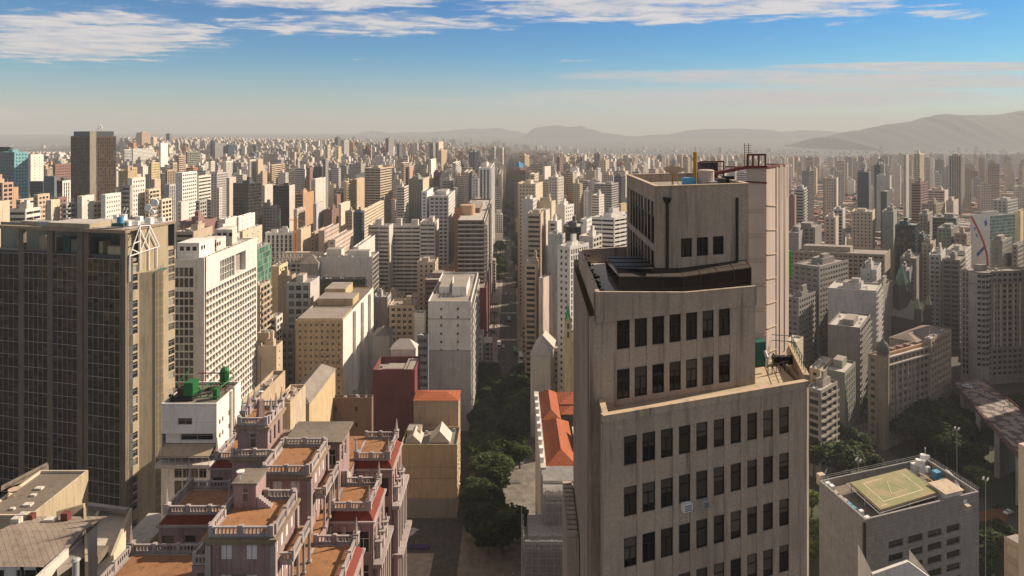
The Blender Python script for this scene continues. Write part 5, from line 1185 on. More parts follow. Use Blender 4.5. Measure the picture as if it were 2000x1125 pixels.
B('charcoal glass tower with a broad pale concrete end wall', 533, 565, 576, 362, 440, 720, 0, 'dark', 'gl', 'blank', g='dark', Rm='offwhite', name='office_tower')
B('lower dark annex of the charcoal glass tower, behind the green flag', 507, 540, 546, 402, 445, 690, 0, 'mid', 'p', 'p')
B('white windowless twin slab left of the charcoal glass tower', 512, 517, 533, 362, 402, 745, 0, 'offwhite', 'blank', 'blank')
g2 = B('tiered black glass building with rounded corners in the left middle distance', 455, 486, 511, 358, 430, 660, -20, 'dark', 'gl', 'gl', g='dark', name='tiered_building', fl=3.2)
B('white checker-faced tower with a dark left side, left middle distance', 343, 356, 385, 337, 425, 560, 0, 'white', 'blank', 'pw', Rm='white', name='checker_tower', fl=3.1)
B('low striped office block with horizontal brown bands beside the checker tower', 384, 388, 412, 344, 380, 640, 0, 'offwhite', 'blank', 'rb', fl=3.3)
B('grey slab with small windows at the foot of the checker tower', 347, 354, 368, 394, 430, 500, 0, 'offwhite', 'p', 'blank')
B('grey ribbon block with dark glazing right of the checker tower base', 384, 390, 404, 392, 425, 520, 0, 'grey', 'rb', 'big')
B('creamy corner building with balcony bands above the glass tower roof', 287, 291, 312, 370, 425, 480, 0, 'cream', 'p', 'bal', fl=3.2)
B('ornate cream building with arched top floor beside the creamy corner building', 312, 316, 336, 390, 425, 470, 0, 'cream', 'p', 'big')
B('grey-beige apartment tower with a paler attic above the glass tower roof', 254, 258, 284, 348, 425, 470, 0, 'offwhite', 'blank', 'p', fl=3.3)
B('dark shaded slab left of the grey-beige apartment tower', 237, 254, 257, 362, 420, 462, 0, 'mid', 'rb', 'blank')
B('white block with two columns of tiny windows right of the brown landmark tower', 203, 206, 236, 380, 425, 440, 0, 'white', 'blank', 'ps')
B('pale peach slab with a few small windows at the foot of the brown landmark tower', 155, 160, 184, 383, 425, 430, 0, 'offwhite', 'blank', 'one')
B('striped low block between the peach slab and the white tiny-windowed block', 186, 190, 207, 395, 425, 445, 0, 'beige', 'rb', 'rb')
# brown landmark tower with a pale central spine and crown
g3 = B('very tall brown landmark tower with a pale central spine and roof antenna', 138, 184, 227, 266, 390, 620, -30, 'brown', 'fin', 'fin', name='landmark_tower', fl=3.1, g='mixed', pent=[], thr=-50)
_c, _z = g3['c'], g3['z1']
_m = MB(); _m.ob(_c, g3['dr'], (g3['dr'][1], -g3['dr'][0]), -3.4, 1.5, -2.6, .9, 0, _z+4.5); _m.build('stair_spine', W['cream'], g3['root'])
_m = MB(); _m.ob(_c, g3['dl'], g3['dr'], 2, g3['tl']-1, 2, g3['tr']-1, _z-.9, _z+4.6, 0, 1); _m.build('crown', [W['slate'], W['darkroof']], g3['root'])
_m = MB(); _x, _y = add(add(_c, g3['dl'], 5), g3['dr'], 7)
for _q in range(4): _m.tube((_x+2.2*cos(_q*1.57), _y+2.2*sin(_q*1.57), _z+4.6), (_x, _y, _z+11), .22, 4)
_m.tube((_x, _y, _z+8), (_x, _y, _z+14), .2, 5)
for _h, _r in ((6.2, 2.4), (8.2, 1.8), (9.8, 1.2)):
    for _q in range(5): _m.cyl(_x+_r*cos(_q*1.3+_h), _y+_r*sin(_q*1.3+_h), _z+_h-.5, .5, _z+_h+.5, .5, 6)
_m.build('antenna', W['whitebox'], g3['root'])
B('aqua tiled tower with a blue side and black glass front, far left', 0, 28, 55, 297, 385, 610, -30, 'aqua', 'gl', 'ps', name='aqua_tower', g='blue', thr=-20)
B('black glass block in front of the aqua tiled tower, far left edge', -40, 20, 26, 287, 355, 640, 0, 'dark', 'gl', 'blank', g='dark', name='glass_block')
B('beige tower with a dark band of top windows right of the aqua tower', 56, 60, 85, 302, 352, 690, 0, 'offwhite', 'blank', 'sm')
B('plum brown office block between the beige tower and the landmark tower', 103, 108, 138, 321, 348, 760, 0, 'redwine', 'p', 'p')
B('dark navy glazed block right of the aqua tower base', 58, 84, 87, 354, 385, 570, 0, 'slate', 'gl', 'blank', g='blue')
B('slate grey windowless slab beside the dark navy glazed block', 85, 106, 108, 344, 390, 560, 0, 'slate', 'blank', 'blank')
B('dark block with white framed right flank left of the landmark tower', 108, 122, 138, 353, 378, 580, 0, 'dark', 'gl', 'vs', Rm='white')
B('peach block with tall openings at the left edge below the black glass block', -30, 5, 26, 357, 400, 470, 0, 'salmon', 'big', 'big')
B('salmon brown slab right of the peach block at the left edge', 23, 26, 36, 366, 410, 480, 0, 'orange', 'blank', 'blank')
B('cream windowless block at the far left edge above the glass tower roof', -40, -10, 19, 394, 450, 330, 0, 'cream', 'blank', 'blank')
B('stepped cream block with balcony bands at the left, over the glass tower roof', 17, 50, 80, 408, 450, 360, 0, 'offwhite', 'rb', 'rb')
B('low cream office with long top storey window, left above the glass tower', 36, 40, 73, 390, 412, 450, 0, 'cream', 'rb', 'rb')
B('cream block with square windows left of the peach windowless slab', 70, 74, 97, 380, 420, 440, 0, 'beige', 'p', 'pw')
B('peach windowless slab in the row above the glass tower roof', 97, 100, 117, 391, 425, 420, 0, 'cream', 'blank', 'blank')
B('dusky red narrow building right of the peach windowless slab', 110, 114, 131, 386, 425, 450, 0, 'redwine', 'p', 'p')
B('grey trapezoid topped block with balcony bands beside the dusky red building', 128, 130, 149, 397, 425, 425, 0, 'grey', 'bal', 'bal')
# --- band behind the glass tower: distant left
for _r in (
 ('tall tan tower with a white flank, highest on the left skyline', 266, 277, 294, 259, 292, 2300, 'tan', 'p', 'ps'),
 ('white slab with balcony bands left of the tall tan skyline tower', 240, 243, 256, 292, 325, 1350, 'white', 'bal', 'bal'),
 ('long white row slab under the tall tan skyline tower', 255, 260, 300, 291, 318, 1500, 'white', 'blank', 'pw'),
 ('white tower with fluted flank right of the long white row slab', 310, 314, 328, 279, 325, 1300, 'white', 'p', 'blank'),
 ('dark slim tower on the skyline behind the fluted white tower', 324, 331, 335, 261, 280, 2400, 'slate', 'gl', 'blank'),
 ('cream tower pair end on the skyline right of the tall tan tower', 294, 300, 307, 268, 290, 2200, 'cream', 'p', 'p'),
 ('salmon stepped tower in front of the dark green-grey slab', 342, 350, 363, 304, 328, 1000, 'salmon', 'p', 'rb'),
 ('dark green-grey slab right of the salmon stepped tower', 362, 366, 391, 297, 325, 1120, 'green', 'rb', 'rb'),
 ('salmon topped small tower left of the dark green-grey slab', 332, 338, 346, 318, 345, 930, 'beige', 'p', 'vs'),
 ('blue-grey tower on the skyline left of the wide grey office', 411, 416, 420, 275, 290, 1700, 'slate', 'gl', 'gl'),
 ('wide grey office block on the left skyline with plain top', 416, 420, 441, 280, 300, 1600, 'mid', 'p', 'p'),
 ('dark blue tower right of the wide grey skyline office', 442, 446, 458, 282, 302, 1650, 'slate', 'gl', 'gl'),
 ('ochre old block with sunlit sloping side in the left distance', 231, 250, 265, 333, 360, 720, 'ochre', 'p', 'blank'),
 ('small ochre tower beside the sunlit ochre old block', 252, 258, 268, 327, 345, 740, 'ochre', 'p', 'p'),
 ('cream corner block below the fluted white tower', 291, 296, 312, 318, 350, 820, 'yellow', 'p', 'p'),
 ('tan block with dark entrance strip below the cream corner block', 298, 302, 314, 350, 372, 600, 'beige', 'blank', 'blank'),
 ('tan ribbed tower left of the checker tower', 323, 327, 344, 332, 360, 760, 'tan', 'vs', 'vs'),
 ('lilac white slab with vertical strip windows left of the checker tower', 320, 331, 343, 360, 390, 600, 'lilac', 'one', 'vs'),
 ('lilac office blocks with grid windows behind the striped office block', 411, 424, 447, 338, 372, 880, 'lilac', 'p', 'fin'),
 ('pale pinkish block with plain flank above the tiered black building', 442, 448, 461, 347, 385, 760, 'pinkish', 'blank', 'blank'),
 ('white twin slab tower in the left distance over the lilac offices', 436, 442, 454, 315, 340, 1100, 'white', 'blank', 'vs'),
 ('beige tower of medium height left of the white twin slab tower', 408, 412, 420, 315, 338, 1150, 'offwhite', 'p', 'p'),
 ('small white tower beside the narrow street left of the tiered building', 425, 428, 434, 366, 385, 720, 'offwhite', 'p', 'p'),
 ('pale tower with rounded corner above the tiered black building', 484, 488, 500, 312, 336, 1050, 'offwhite', 'blank', 'vs'),
 ('beige slender tower left of the pale rounded tower', 500, 504, 514, 311, 342, 1060, 'beige', 'p', 'blank'),
 ('brown banded block over the white twin slab near the charcoal tower', 528, 531, 557, 322, 338, 1050, 'tan', 'rb', 'rb'),
 ('tan corner block left of the charcoal tower top', 510, 513, 522, 334, 352, 940, 'tan', 'p', 'blank'),
 ('peach stepped block with dark striped left side right of the charcoal tower', 576, 592, 613, 378, 400, 690, 'orange', 'rb', 'blank'),
 ('pink-brown block in front of the peach stepped block', 576, 580, 596, 409, 430, 600, 'pinkish', 'blank', 'p'),
 ('light grey block with sheer wall left of the dark brown twin block', 612, 618, 633, 398, 445, 610, 'lilac', 'blank', 'blank'),
 ('dark brown twin block with tan flank above the park trees', 631, 648, 662, 410, 438, 620, 'brown', 'blank', 'blank'),
 ('brown violet block right of the small salmon houses', 654, 658, 671, 381, 405, 760, 'redwine', 'blank', 'blank'),
 ('cream sunny block at the base of the yellow and white tower', 663, 666, 684, 399, 420, 700, 'cream', 'blank', 'blank'),
 ('beige grid apartment house with tiny windows, right of the park', 674, 688, 692, 412, 445, 640, 'pinkish', 'p', 'p'),
 ('long cream house row with red roofs right of the park trees', 706, 712, 750, 410, 440, 650, 'cream', 'p', 'pw'),
 ('blue-grey glazed block between the two houses right of the park', 690, 708, 711, 414, 450, 600, 'slate', 'gl', 'gl'),
 ('grey wide office with window grid behind the tan windowless slab', 681, 705, 713, 320, 345, 1150, 'mid', 'p', 'blank'),
 ('yellowish tower in the middle distance above the maroon slab', 636, 640, 645, 283, 320, 1500, 'cream', 'p', 'p'),
 ('second yellowish tower in the middle distance, right of the first', 657, 661, 667, 286, 320, 1480, 'yellow', 'p', 'p'),
 ('dark domed top tower on the skyline between the yellowish towers', 654, 660, 666, 268, 290, 2300, 'slate', 'p', 'p'),
 ('broad grey slab tower behind the yellowish towers', 666, 672, 682, 274, 310, 1900, 'grey', 'p', 'p'),
 ('dark slim tower tallest in the middle of the skyline', 753, 759, 769, 270, 310, 1700, 'mid', 'bal', 'p'),
 ('dark twin tower of the middle skyline, right of the tallest slim tower', 774, 780, 786, 282, 315, 1650, 'slate', 'p', 'p'),
 ('grey-green tower left of the cream topped skyline tower', 838, 846, 855, 280, 320, 1500, 'green', 'p', 'p'),
 ('bright cream topped tower on the skyline above the hotel tower', 853, 857, 866, 277, 310, 1550, 'cream', 'p', 'blank'),
 ('greenish tan slab below the bright cream topped tower', 855, 862, 873, 294, 315, 1400, 'tan', 'p', 'p'),
 ('blue glass twin tower left of the navy striped slab tower', 915, 928, 938, 297, 332, 1300, 'slate', 'vs', 'gl'),
 ('wide pale slab right of the blue glass twin tower', 960, 966, 974, 288, 312, 1500, 'grey', 'p', 'p'),
 ('pale slab pair far down the left side of the avenue', 975, 982, 991, 289, 315, 1600, 'offwhite', 'bal', 'p'),
 ('white needle tower with bright right side, middle distance', 838, 842, 852, 312, 340, 1150, 'white', 'p', 'blank'),
 ('cream tower with brown balconies left of the white needle tower', 782, 788, 797, 318, 348, 1080, 'beige', 'p', 'bal'),
 ('peach tower right of the cream tower with brown balconies', 797, 800, 808, 325, 348, 1100, 'salmon', 'p', 'p'),
 ('bright cream tower with banded left side above the hotel', 884, 890, 899, 318, 348, 1050, 'white', 'bal', 'bal'),
 ('grey round-cornered pavilion building left of the white twin tower', 864, 880, 886, 352, 380, 820, 'grey', 'bal', 'bal'),
 ):
    B(_r[0], _r[1], _r[2], _r[3], _r[4], _r[5], _r[6], 0, _r[7], _r[8], _r[9], g='blue' if _r[7] == 'slate' else 'room', name='tower_block' if _r[4] < 320 else 'apartment_building')
# --- low white blocks and roofs left of centre
for _r in (
 ('white blind-walled block with two dark slits, behind the construction site', 518, 574, 580, 454, 490, 500, 'white', 'vs', 'blank', 0),
 ('tan narrow end wall block right of the two-slit white block', 583, 588, 607, 448, 490, 490, 'beige', 'blank', 'blank', 0),
 ('flat cream row of roofs behind the white slab, sunlit on the right', 470, 474, 512, 452, 490, 400, 'cream', 'blank', 'one', 0),
 ('low cream house cluster with antennas behind the white egg-crate slab', 400, 445, 468, 462, 490, 330, 'offwhite', 'blank', 'p', 0),
 ('low cream block with dark balconies right behind the glass tower', 343, 378, 415, 452, 480, 370, 'beige', 'rb', 'blank', 0),
 ('long maroon roofed low block under the checker tower', 352, 395, 424, 432, 455, 420, 'redwine', 'blank', 'blank', 0),
 ('white rooftop house on the low roofs below the tiered building', 428, 440, 462, 428, 450, 440, 'white', 'sm', 'blank', 0),
 ('bright white cube house below the tiered black building', 462, 466, 498, 424, 445, 470, 'white', 'blank', 'one', 0),
 ('beige terrace house group left part, below the park trees', 607, 615, 640, 455, 495, 520, 'beige', 'p', 'p', 0),
 ('pinkish terrace house with top room, below the park trees', 622, 634, 662, 450, 495, 500, 'pinkish', 'blank', 'p', 0),
 ('dark fronted terrace house under the park trees with flat roofs', 640, 655, 690, 468, 495, 470, 'pinkish', 'p', 'p', 0),
 ('small white rooftop house in front of the banded slab', 690, 700, 738, 482, 505, 460, 'white', 'blank', 'sm', 0),
 ('cream house with little gable left of the grey and pink loggia block', 530, 545, 562, 520, 580, 410, 'yellow', 'blank', 'p', 0),
 ('grey slate warehouse roof below the construction site', 585, 622, 632, 515, 545, 425, 'mid', 'blank', 'blank', 5),
 ):
    B(_r[0], _r[1], _r[2], _r[3], _r[4], _r[5], _r[6], 0, _r[7], _r[8], _r[9], hip=_r[10], roof='sheetroof' if _r[10] else 'flatroof')
# --- avenue, right side
for _r in (
 ('yellow-cream tall slab with tiny windows on the right side of the avenue', 1012, 1046, 1060, 359, 470, 560, -14, 'cream', 'ps', 'one'),
 ('brown side wing of the yellow-cream slab beside the avenue', 1011, 1022, 1031, 357, 395, 600, -10, 'ochre', 'blank', 'blank'),
 ('cream tall block with rooftop bush right of the yellow-cream slab', 1046, 1077, 1085, 393, 440, 520, -20, 'cream', 'blank', 'blank'),
 ('pale sheer-walled slab under the yellow-cream slab beside the avenue', 1020, 1041, 1050, 389, 500, 500, -10, 'offwhite', 'blank', 'ps'),
 ('white tower with sunlit windowed flank right of the avenue', 1071, 1089, 1101, 346, 400, 720, -28, 'offwhite', 'p', 'p'),
 ('bright white block with stepped top and tiny windows right of the avenue', 1085, 1103, 1121, 401, 440, 560, -34, 'white', 'blank', 'p'),
 ('slim beige office with brown window bands beside the avenue', 1030, 1056, 1062, 417, 525, 430, -8, 'beige', 'rb', 'blank'),
 ('narrow white-edged slab behind the slim beige office', 1052, 1066, 1074, 410, 470, 450, -20, 'offwhite', 'blank', 'blank'),
 ('white house with blue-shaded square windows near the avenue', 1070, 1088, 1097, 432, 475, 440, -20, 'white', 'pw', 'blank'),
 ('blank grey block in front of the dark glazed strip, right of the avenue', 1070, 1099, 1104, 458, 540, 390, -16, 'grey', 'blank', 'p'),
 ('dark glazed strip building between two grey blocks', 1100, 1135, 1140, 443, 485, 410, -10, 'dark', 'gl', 'blank'),
 ('grey block with white gridded right side near the tower terrace', 1131, 1158, 1176, 462, 490, 400, -30, 'offwhite', 'one', 'big'),
 ('long white office with ribbon windows left of the beige tower top', 1151, 1200, 1260, 425, 480, 480, -20, 'white', 'rb', 'rb'),
 ('white house stack with gabled top above the dark glazed strip', 1134, 1146, 1156, 428, 450, 460, -25, 'white', 'blank', 'p'),
 ('columned white office with vertical fins touching the beige tower', 1089, 1113, 1150, 482, 640, 330, -40, 'white', 'p', 'fin'),
 ('small brown house with balconies on the right of the avenue', 1025, 1048, 1055, 516, 615, 385, -8, 'beige', 'bal', 'blank'),
 ('cream sheer wall with sunlit plane behind the small brown house', 1052, 1061, 1081, 543, 625, 380, -30, 'pinkish', 'blank', 'blank'),
 ('dark red old house with gabled front near the yellow church', 1050, 1072, 1085, 595, 640, 400, -10, 'redwine', 'p', 'p'),
 ('grey-white gabled house with pitched roof facing down the avenue', 1036, 1075, 1085, 694, 775, 330, -4, 'offwhite', 'blank', 'blank'),
 ('narrow dusky pink house with windows behind the beige tower edge', 1078, 1104, 1125, 680, 775, 345, -8, 'pinkish', 'ps', 'p'),
 ('cream shop row behind the yellow church near the tower', 1082, 1110, 1130, 652, 690, 395, -8, 'grey', 'p', 'p'),
 ('white apartment tower left of the tower top, middle distance', 1140, 1148, 1156, 372, 400, 900, -30, 'white', 'p', 'p'),
 ('white and cream stepped block left of the beige tower', 1155, 1170, 1180, 381, 405, 780, -25, 'offwhite', 'rb', 'p'),
 ('long low grey building with curved corner left of the beige tower', 1160, 1195, 1208, 359, 375, 900, -25, 'grey', 'rb', 'rb'),
 ('deep blue glass block against the left edge of the tower top', 1199, 1214, 1222, 344, 372, 950, -25, 'slate', 'gl', 'gl'),
 ('bright yellow panel building touching the left edge of the tower', 1209, 1213, 1225, 398, 425, 700, -35, 'yellow', 'blank', 'blank'),
 ('two-tone blunt slab tower in the haze right of the avenue', 1160, 1172, 1180, 300, 335, 1250, -28, 'mid', 'p', 'p'),
 ('pale slab tower beside the two-tone blunt slab tower', 1170, 1183, 1190, 312, 340, 1200, -28, 'cream', 'p', 'p'),
 ('lilac brown tower standing alone right of the avenue', 1087, 1093, 1100, 306, 345, 1250, -20, 'redwine', 'p', 'p'),
 ('white slim tower right of the lone lilac brown tower', 1137, 1142, 1146, 303, 345, 1250, -28, 'white', 'p', 'p'),
 ('plain cream blunt block in the haze near the avenue', 1060, 1064, 1076, 326, 345, 1100, -10, 'offwhite', 'blank', 'blank'),
 ('white glowing tower in the haze between avenue and beige tower', 1164, 1168, 1173, 328, 350, 1050, -35, 'white', 'p', 'p'),
 ('small blue clad building at the far right side of the avenue', 1006, 1014, 1022, 320, 335, 1150, -8, 'blue', 'blank', 'blank'),
 ('dusky block at the far end of the avenue on its right side', 1013, 1025, 1034, 303, 330, 1350, -10, 'tan', 'p', 'p'),
 ('cream round-topped house on the right side of the avenue', 1034, 1044, 1052, 340, 365, 760, -10, 'cream', 'p', 'p'),
 ):
    B(_r[0], _r[1], _r[2], _r[3], _r[4], _r[5], _r[6], _r[7], _r[8], _r[9], _r[10], g='blue' if _r[8] == 'slate' else 'room', hip=7 if 'gabled house with' in _r[0] else 0, roof='paleroof', name='tower_block' if _r[4] < 330 else 'apartment_building')
# --- right of the beige tower
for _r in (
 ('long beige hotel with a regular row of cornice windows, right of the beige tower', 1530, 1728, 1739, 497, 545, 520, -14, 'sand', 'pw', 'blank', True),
 ('stepped grey apartment house with many dark windows right of the beige tower', 1548, 1600, 1657, 521, 680, 420, -45, 'shadegrey', 'pw', 'pw', True),
 ('left low wing of the stepped grey apartment house, behind the tower edge', 1535, 1560, 1600, 582, 690, 400, -45, 'shadegrey', 'pw', 'pw', False),
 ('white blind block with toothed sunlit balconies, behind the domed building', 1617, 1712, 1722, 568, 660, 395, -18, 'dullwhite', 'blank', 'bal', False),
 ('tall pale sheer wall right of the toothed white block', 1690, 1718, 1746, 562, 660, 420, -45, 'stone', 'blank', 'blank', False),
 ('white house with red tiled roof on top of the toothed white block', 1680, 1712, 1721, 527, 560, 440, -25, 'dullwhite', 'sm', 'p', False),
 ('weathered grey blind house with stepped sunlit balconies above the domed building', 1617, 1680, 1700, 640, 705, 350, -25, 'shadegrey', 'blank', 'bal', False),
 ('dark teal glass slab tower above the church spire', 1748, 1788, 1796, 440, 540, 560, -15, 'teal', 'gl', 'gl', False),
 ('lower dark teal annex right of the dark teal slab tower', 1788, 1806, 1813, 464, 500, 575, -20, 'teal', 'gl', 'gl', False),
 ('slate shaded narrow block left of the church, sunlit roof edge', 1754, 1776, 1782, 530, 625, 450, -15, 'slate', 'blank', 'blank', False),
 ('grey house with white top behind the church spire', 1758, 1790, 1800, 505, 530, 520, -20, 'shadegrey', 'p', 'blank', False),
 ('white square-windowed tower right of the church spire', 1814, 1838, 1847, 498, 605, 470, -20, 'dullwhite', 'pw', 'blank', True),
 ('curved grey balcony block right of the white square-windowed tower', 1840, 1875, 1886, 508, 605, 455, -30, 'shadegrey', 'bal', 'bal', True),
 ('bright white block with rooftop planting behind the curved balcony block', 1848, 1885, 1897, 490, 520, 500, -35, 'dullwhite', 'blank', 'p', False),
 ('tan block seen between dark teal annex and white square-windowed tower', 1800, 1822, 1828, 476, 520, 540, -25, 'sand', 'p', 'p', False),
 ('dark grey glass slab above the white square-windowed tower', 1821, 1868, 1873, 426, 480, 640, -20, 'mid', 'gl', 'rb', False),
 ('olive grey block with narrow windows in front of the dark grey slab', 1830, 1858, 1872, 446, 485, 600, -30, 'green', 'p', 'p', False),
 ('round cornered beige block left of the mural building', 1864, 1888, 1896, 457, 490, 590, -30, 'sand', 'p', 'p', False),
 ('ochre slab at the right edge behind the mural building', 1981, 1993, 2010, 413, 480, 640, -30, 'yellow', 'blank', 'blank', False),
 ('plain grey stepped block between the mural building and the ornate corner building', 1936, 1958, 1976, 470, 520, 500, -35, 'shadegrey', 'one', 'p', False),
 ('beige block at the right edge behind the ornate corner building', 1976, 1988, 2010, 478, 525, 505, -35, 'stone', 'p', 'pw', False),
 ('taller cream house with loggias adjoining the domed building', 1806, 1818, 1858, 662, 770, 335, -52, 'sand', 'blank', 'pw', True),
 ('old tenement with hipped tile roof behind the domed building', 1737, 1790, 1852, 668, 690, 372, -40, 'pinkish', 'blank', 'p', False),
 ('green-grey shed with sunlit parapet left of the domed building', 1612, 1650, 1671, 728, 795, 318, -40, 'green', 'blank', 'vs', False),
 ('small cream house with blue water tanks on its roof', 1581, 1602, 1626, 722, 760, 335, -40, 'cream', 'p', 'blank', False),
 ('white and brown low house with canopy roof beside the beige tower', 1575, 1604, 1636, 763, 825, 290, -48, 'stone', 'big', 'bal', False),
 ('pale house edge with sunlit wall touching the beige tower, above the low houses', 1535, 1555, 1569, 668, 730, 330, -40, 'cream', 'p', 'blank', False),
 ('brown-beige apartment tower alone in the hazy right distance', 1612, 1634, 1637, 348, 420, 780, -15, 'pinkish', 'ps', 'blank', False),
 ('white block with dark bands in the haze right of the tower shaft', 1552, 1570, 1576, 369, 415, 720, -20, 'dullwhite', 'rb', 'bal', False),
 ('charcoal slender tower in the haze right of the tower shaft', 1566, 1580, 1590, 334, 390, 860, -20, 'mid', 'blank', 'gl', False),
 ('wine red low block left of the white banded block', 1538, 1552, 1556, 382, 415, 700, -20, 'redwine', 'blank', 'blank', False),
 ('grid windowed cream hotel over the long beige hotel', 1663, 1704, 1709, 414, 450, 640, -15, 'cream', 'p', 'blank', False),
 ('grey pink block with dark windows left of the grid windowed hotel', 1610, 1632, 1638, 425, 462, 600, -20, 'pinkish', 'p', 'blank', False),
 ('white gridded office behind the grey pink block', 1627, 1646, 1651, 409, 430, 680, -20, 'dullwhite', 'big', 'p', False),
 ('wide grey office with window rows above the long beige hotel', 1548, 1592, 1605, 444, 495, 560, -20, 'shadegrey', 'pw', 'blank', False),
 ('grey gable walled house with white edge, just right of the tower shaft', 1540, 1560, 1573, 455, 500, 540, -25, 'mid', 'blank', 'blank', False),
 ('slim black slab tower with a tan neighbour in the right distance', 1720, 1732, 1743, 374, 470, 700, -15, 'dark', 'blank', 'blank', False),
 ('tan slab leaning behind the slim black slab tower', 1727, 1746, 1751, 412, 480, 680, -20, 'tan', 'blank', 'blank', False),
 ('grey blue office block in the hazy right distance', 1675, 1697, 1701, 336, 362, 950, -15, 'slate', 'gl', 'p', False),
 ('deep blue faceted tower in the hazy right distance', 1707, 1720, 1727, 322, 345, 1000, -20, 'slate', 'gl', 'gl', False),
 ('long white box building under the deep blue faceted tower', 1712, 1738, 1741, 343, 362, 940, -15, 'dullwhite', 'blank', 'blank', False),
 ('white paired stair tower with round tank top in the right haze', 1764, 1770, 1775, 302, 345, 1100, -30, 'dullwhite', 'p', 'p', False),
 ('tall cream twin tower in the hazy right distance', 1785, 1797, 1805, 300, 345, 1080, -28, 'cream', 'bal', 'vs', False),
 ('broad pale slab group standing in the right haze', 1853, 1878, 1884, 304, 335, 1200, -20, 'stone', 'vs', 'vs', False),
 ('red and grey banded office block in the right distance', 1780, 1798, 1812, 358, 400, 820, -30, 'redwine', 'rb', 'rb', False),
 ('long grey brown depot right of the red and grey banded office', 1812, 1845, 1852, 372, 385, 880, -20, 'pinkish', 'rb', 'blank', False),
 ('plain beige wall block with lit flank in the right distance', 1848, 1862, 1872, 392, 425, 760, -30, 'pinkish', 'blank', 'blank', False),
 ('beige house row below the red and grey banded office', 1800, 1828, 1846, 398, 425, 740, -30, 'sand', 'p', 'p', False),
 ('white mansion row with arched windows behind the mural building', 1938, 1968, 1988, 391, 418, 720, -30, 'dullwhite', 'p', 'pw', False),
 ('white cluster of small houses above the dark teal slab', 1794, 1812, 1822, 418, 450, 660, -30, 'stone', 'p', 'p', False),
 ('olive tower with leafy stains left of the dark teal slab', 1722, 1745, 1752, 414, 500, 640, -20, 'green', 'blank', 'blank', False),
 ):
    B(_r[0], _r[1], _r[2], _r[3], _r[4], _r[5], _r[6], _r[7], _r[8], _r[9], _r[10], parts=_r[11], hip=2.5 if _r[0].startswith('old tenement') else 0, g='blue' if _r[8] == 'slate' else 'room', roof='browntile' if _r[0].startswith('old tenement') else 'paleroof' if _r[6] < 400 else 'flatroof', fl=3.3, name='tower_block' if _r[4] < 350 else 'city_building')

# ribs on the blind white flank of the cream apartments, painted scribbles under its windows
_o = [q for q in LIST if q['label'].startswith('cream apartment block with brown')][0]
_c = ray(670, 320); _z = zat(625, 320)
for _k in range(3): _m = MB(); _m.box(_c[0]+.003, 340+_k*18, 20, _c[0]+1.6, 347+_k*18, _z-1); _m.build('buttress', W['white'], _o)
_m = MB(); _rg = random.Random(2); _bk = pbr('black_spray_paint', (.015, .015, .015))[0]
for _k in range(60):
    _px = _rg.choice([628, 634, 640, 660, 663])+_rg.uniform(-4, 4); _py = _rg.uniform(665, 742); _x = ray(_px, 320)[0]; _h = zat(_py, 320); _a = _rg.uniform(0, 6.3); _l = _rg.uniform(.4, 1.1)
    _dx, _dz = cos(_a)*_l, sin(_a)*_l; _nx, _nz = -sin(_a)*.11, cos(_a)*.11
    _m.quad((_x-_nx, 319.97, _h-_nz), (_x+_dx-_nx, 319.97, _h+_dz-_nz), (_x+_dx+_nx, 319.97, _h+_dz+_nz), (_x+_nx, 319.97, _h+_nz))
_m.build('graffiti', _bk, _o)
# unseen blocks added for the shade they cast on valley and avenue
B('unseen office slab added behind the beige tower, shading the near end of the avenue', 1165, 1500, 1520, 960, 970, 112, -4, 'grey', 'pw', 'pw', z1=98, fl=3.5, wr_=62, wl_=18, name='office_slab')
for _i, (_x, _y, _w, _h) in enumerate(((236, 232, 26, 96), (262, 290, 34, 118), (312, 372, 34, 112), (362, 430, 36, 104))):
    _r = thing('office_block', ['cream office block', 'tall grey office block', 'beige office tower', 'white office tower'][_i]+' added beyond the frame to shade the valley, %s from the camera' % ['first', 'second', 'third', 'fourth'][_i], 'building', (_x+_w/2, _y+_w/2, 0))
    _m = MB(); facade(_m, (_x, _y), X2_, _w, 0, _h, 'pw', 3.4); facade(_m, (_x+_w, _y), Y2_, _w, 0, _h, 'rb', 3.4); facade(_m, (_x+_w, _y+_w), (-1, 0), _w, 0, _h, 'pw', 3.4); facade(_m, (_x, _y+_w), (0, -1), _w, 0, _h, 'rb', 3.4); _m.build('wall', [W[['cream', 'grey', 'beige', 'white'][_i]], G['room']], _r)
    _m = MB(); roof_of(_m, [(_x, _y), (_x+_w, _y), (_x+_w, _y+_w), (_x, _y+_w)], _h); _m.build('roof', [W['grey'], W['flatroof']], _r)

# small gabled roofs along the top of the yellow wall building
_o = [q for q in LIST if q['label'].startswith('yellow windowless')][0]; _z = zat(868, 262)
for _x0, _x1, _y0, _h in ((-42.5, -36, 264, 2.6), (-33, -24.5, 264.5, 4.2)):
    _m = MB(); _xm = (_x0+_x1)/2
    _m.quad((_x0, _y0, _z-.5), (_xm, _y0, _z+_h), (_xm, _y0+9, _z+_h), (_x0, _y0+9, _z-.5)); _m.quad((_xm, _y0, _z+_h), (_x1, _y0, _z-.5), (_x1, _y0+9, _z-.5), (_xm, _y0+9, _z+_h)); _m.poly([(_x0+.2, _y0+.1, _z-.5), (_x1-.2, _y0+.1, _z-.5), (_xm, _y0+.1, _z+_h-.15)]); _m.build('gable_roof', W['paleroof'], _o)
_m = MB(); _m.box(-43.9, 261.2, 0, -21.4, 261.96, 7.5); _m.build('base_wall', W['mid'], _o)
_m = MB()
for _h in (9, 13.5): _m.box(-43.7, 261.93, _z-_h, -21.6, 261.97, _z-_h+.12)
_m.build('wall_joint', W['brown'], _o)

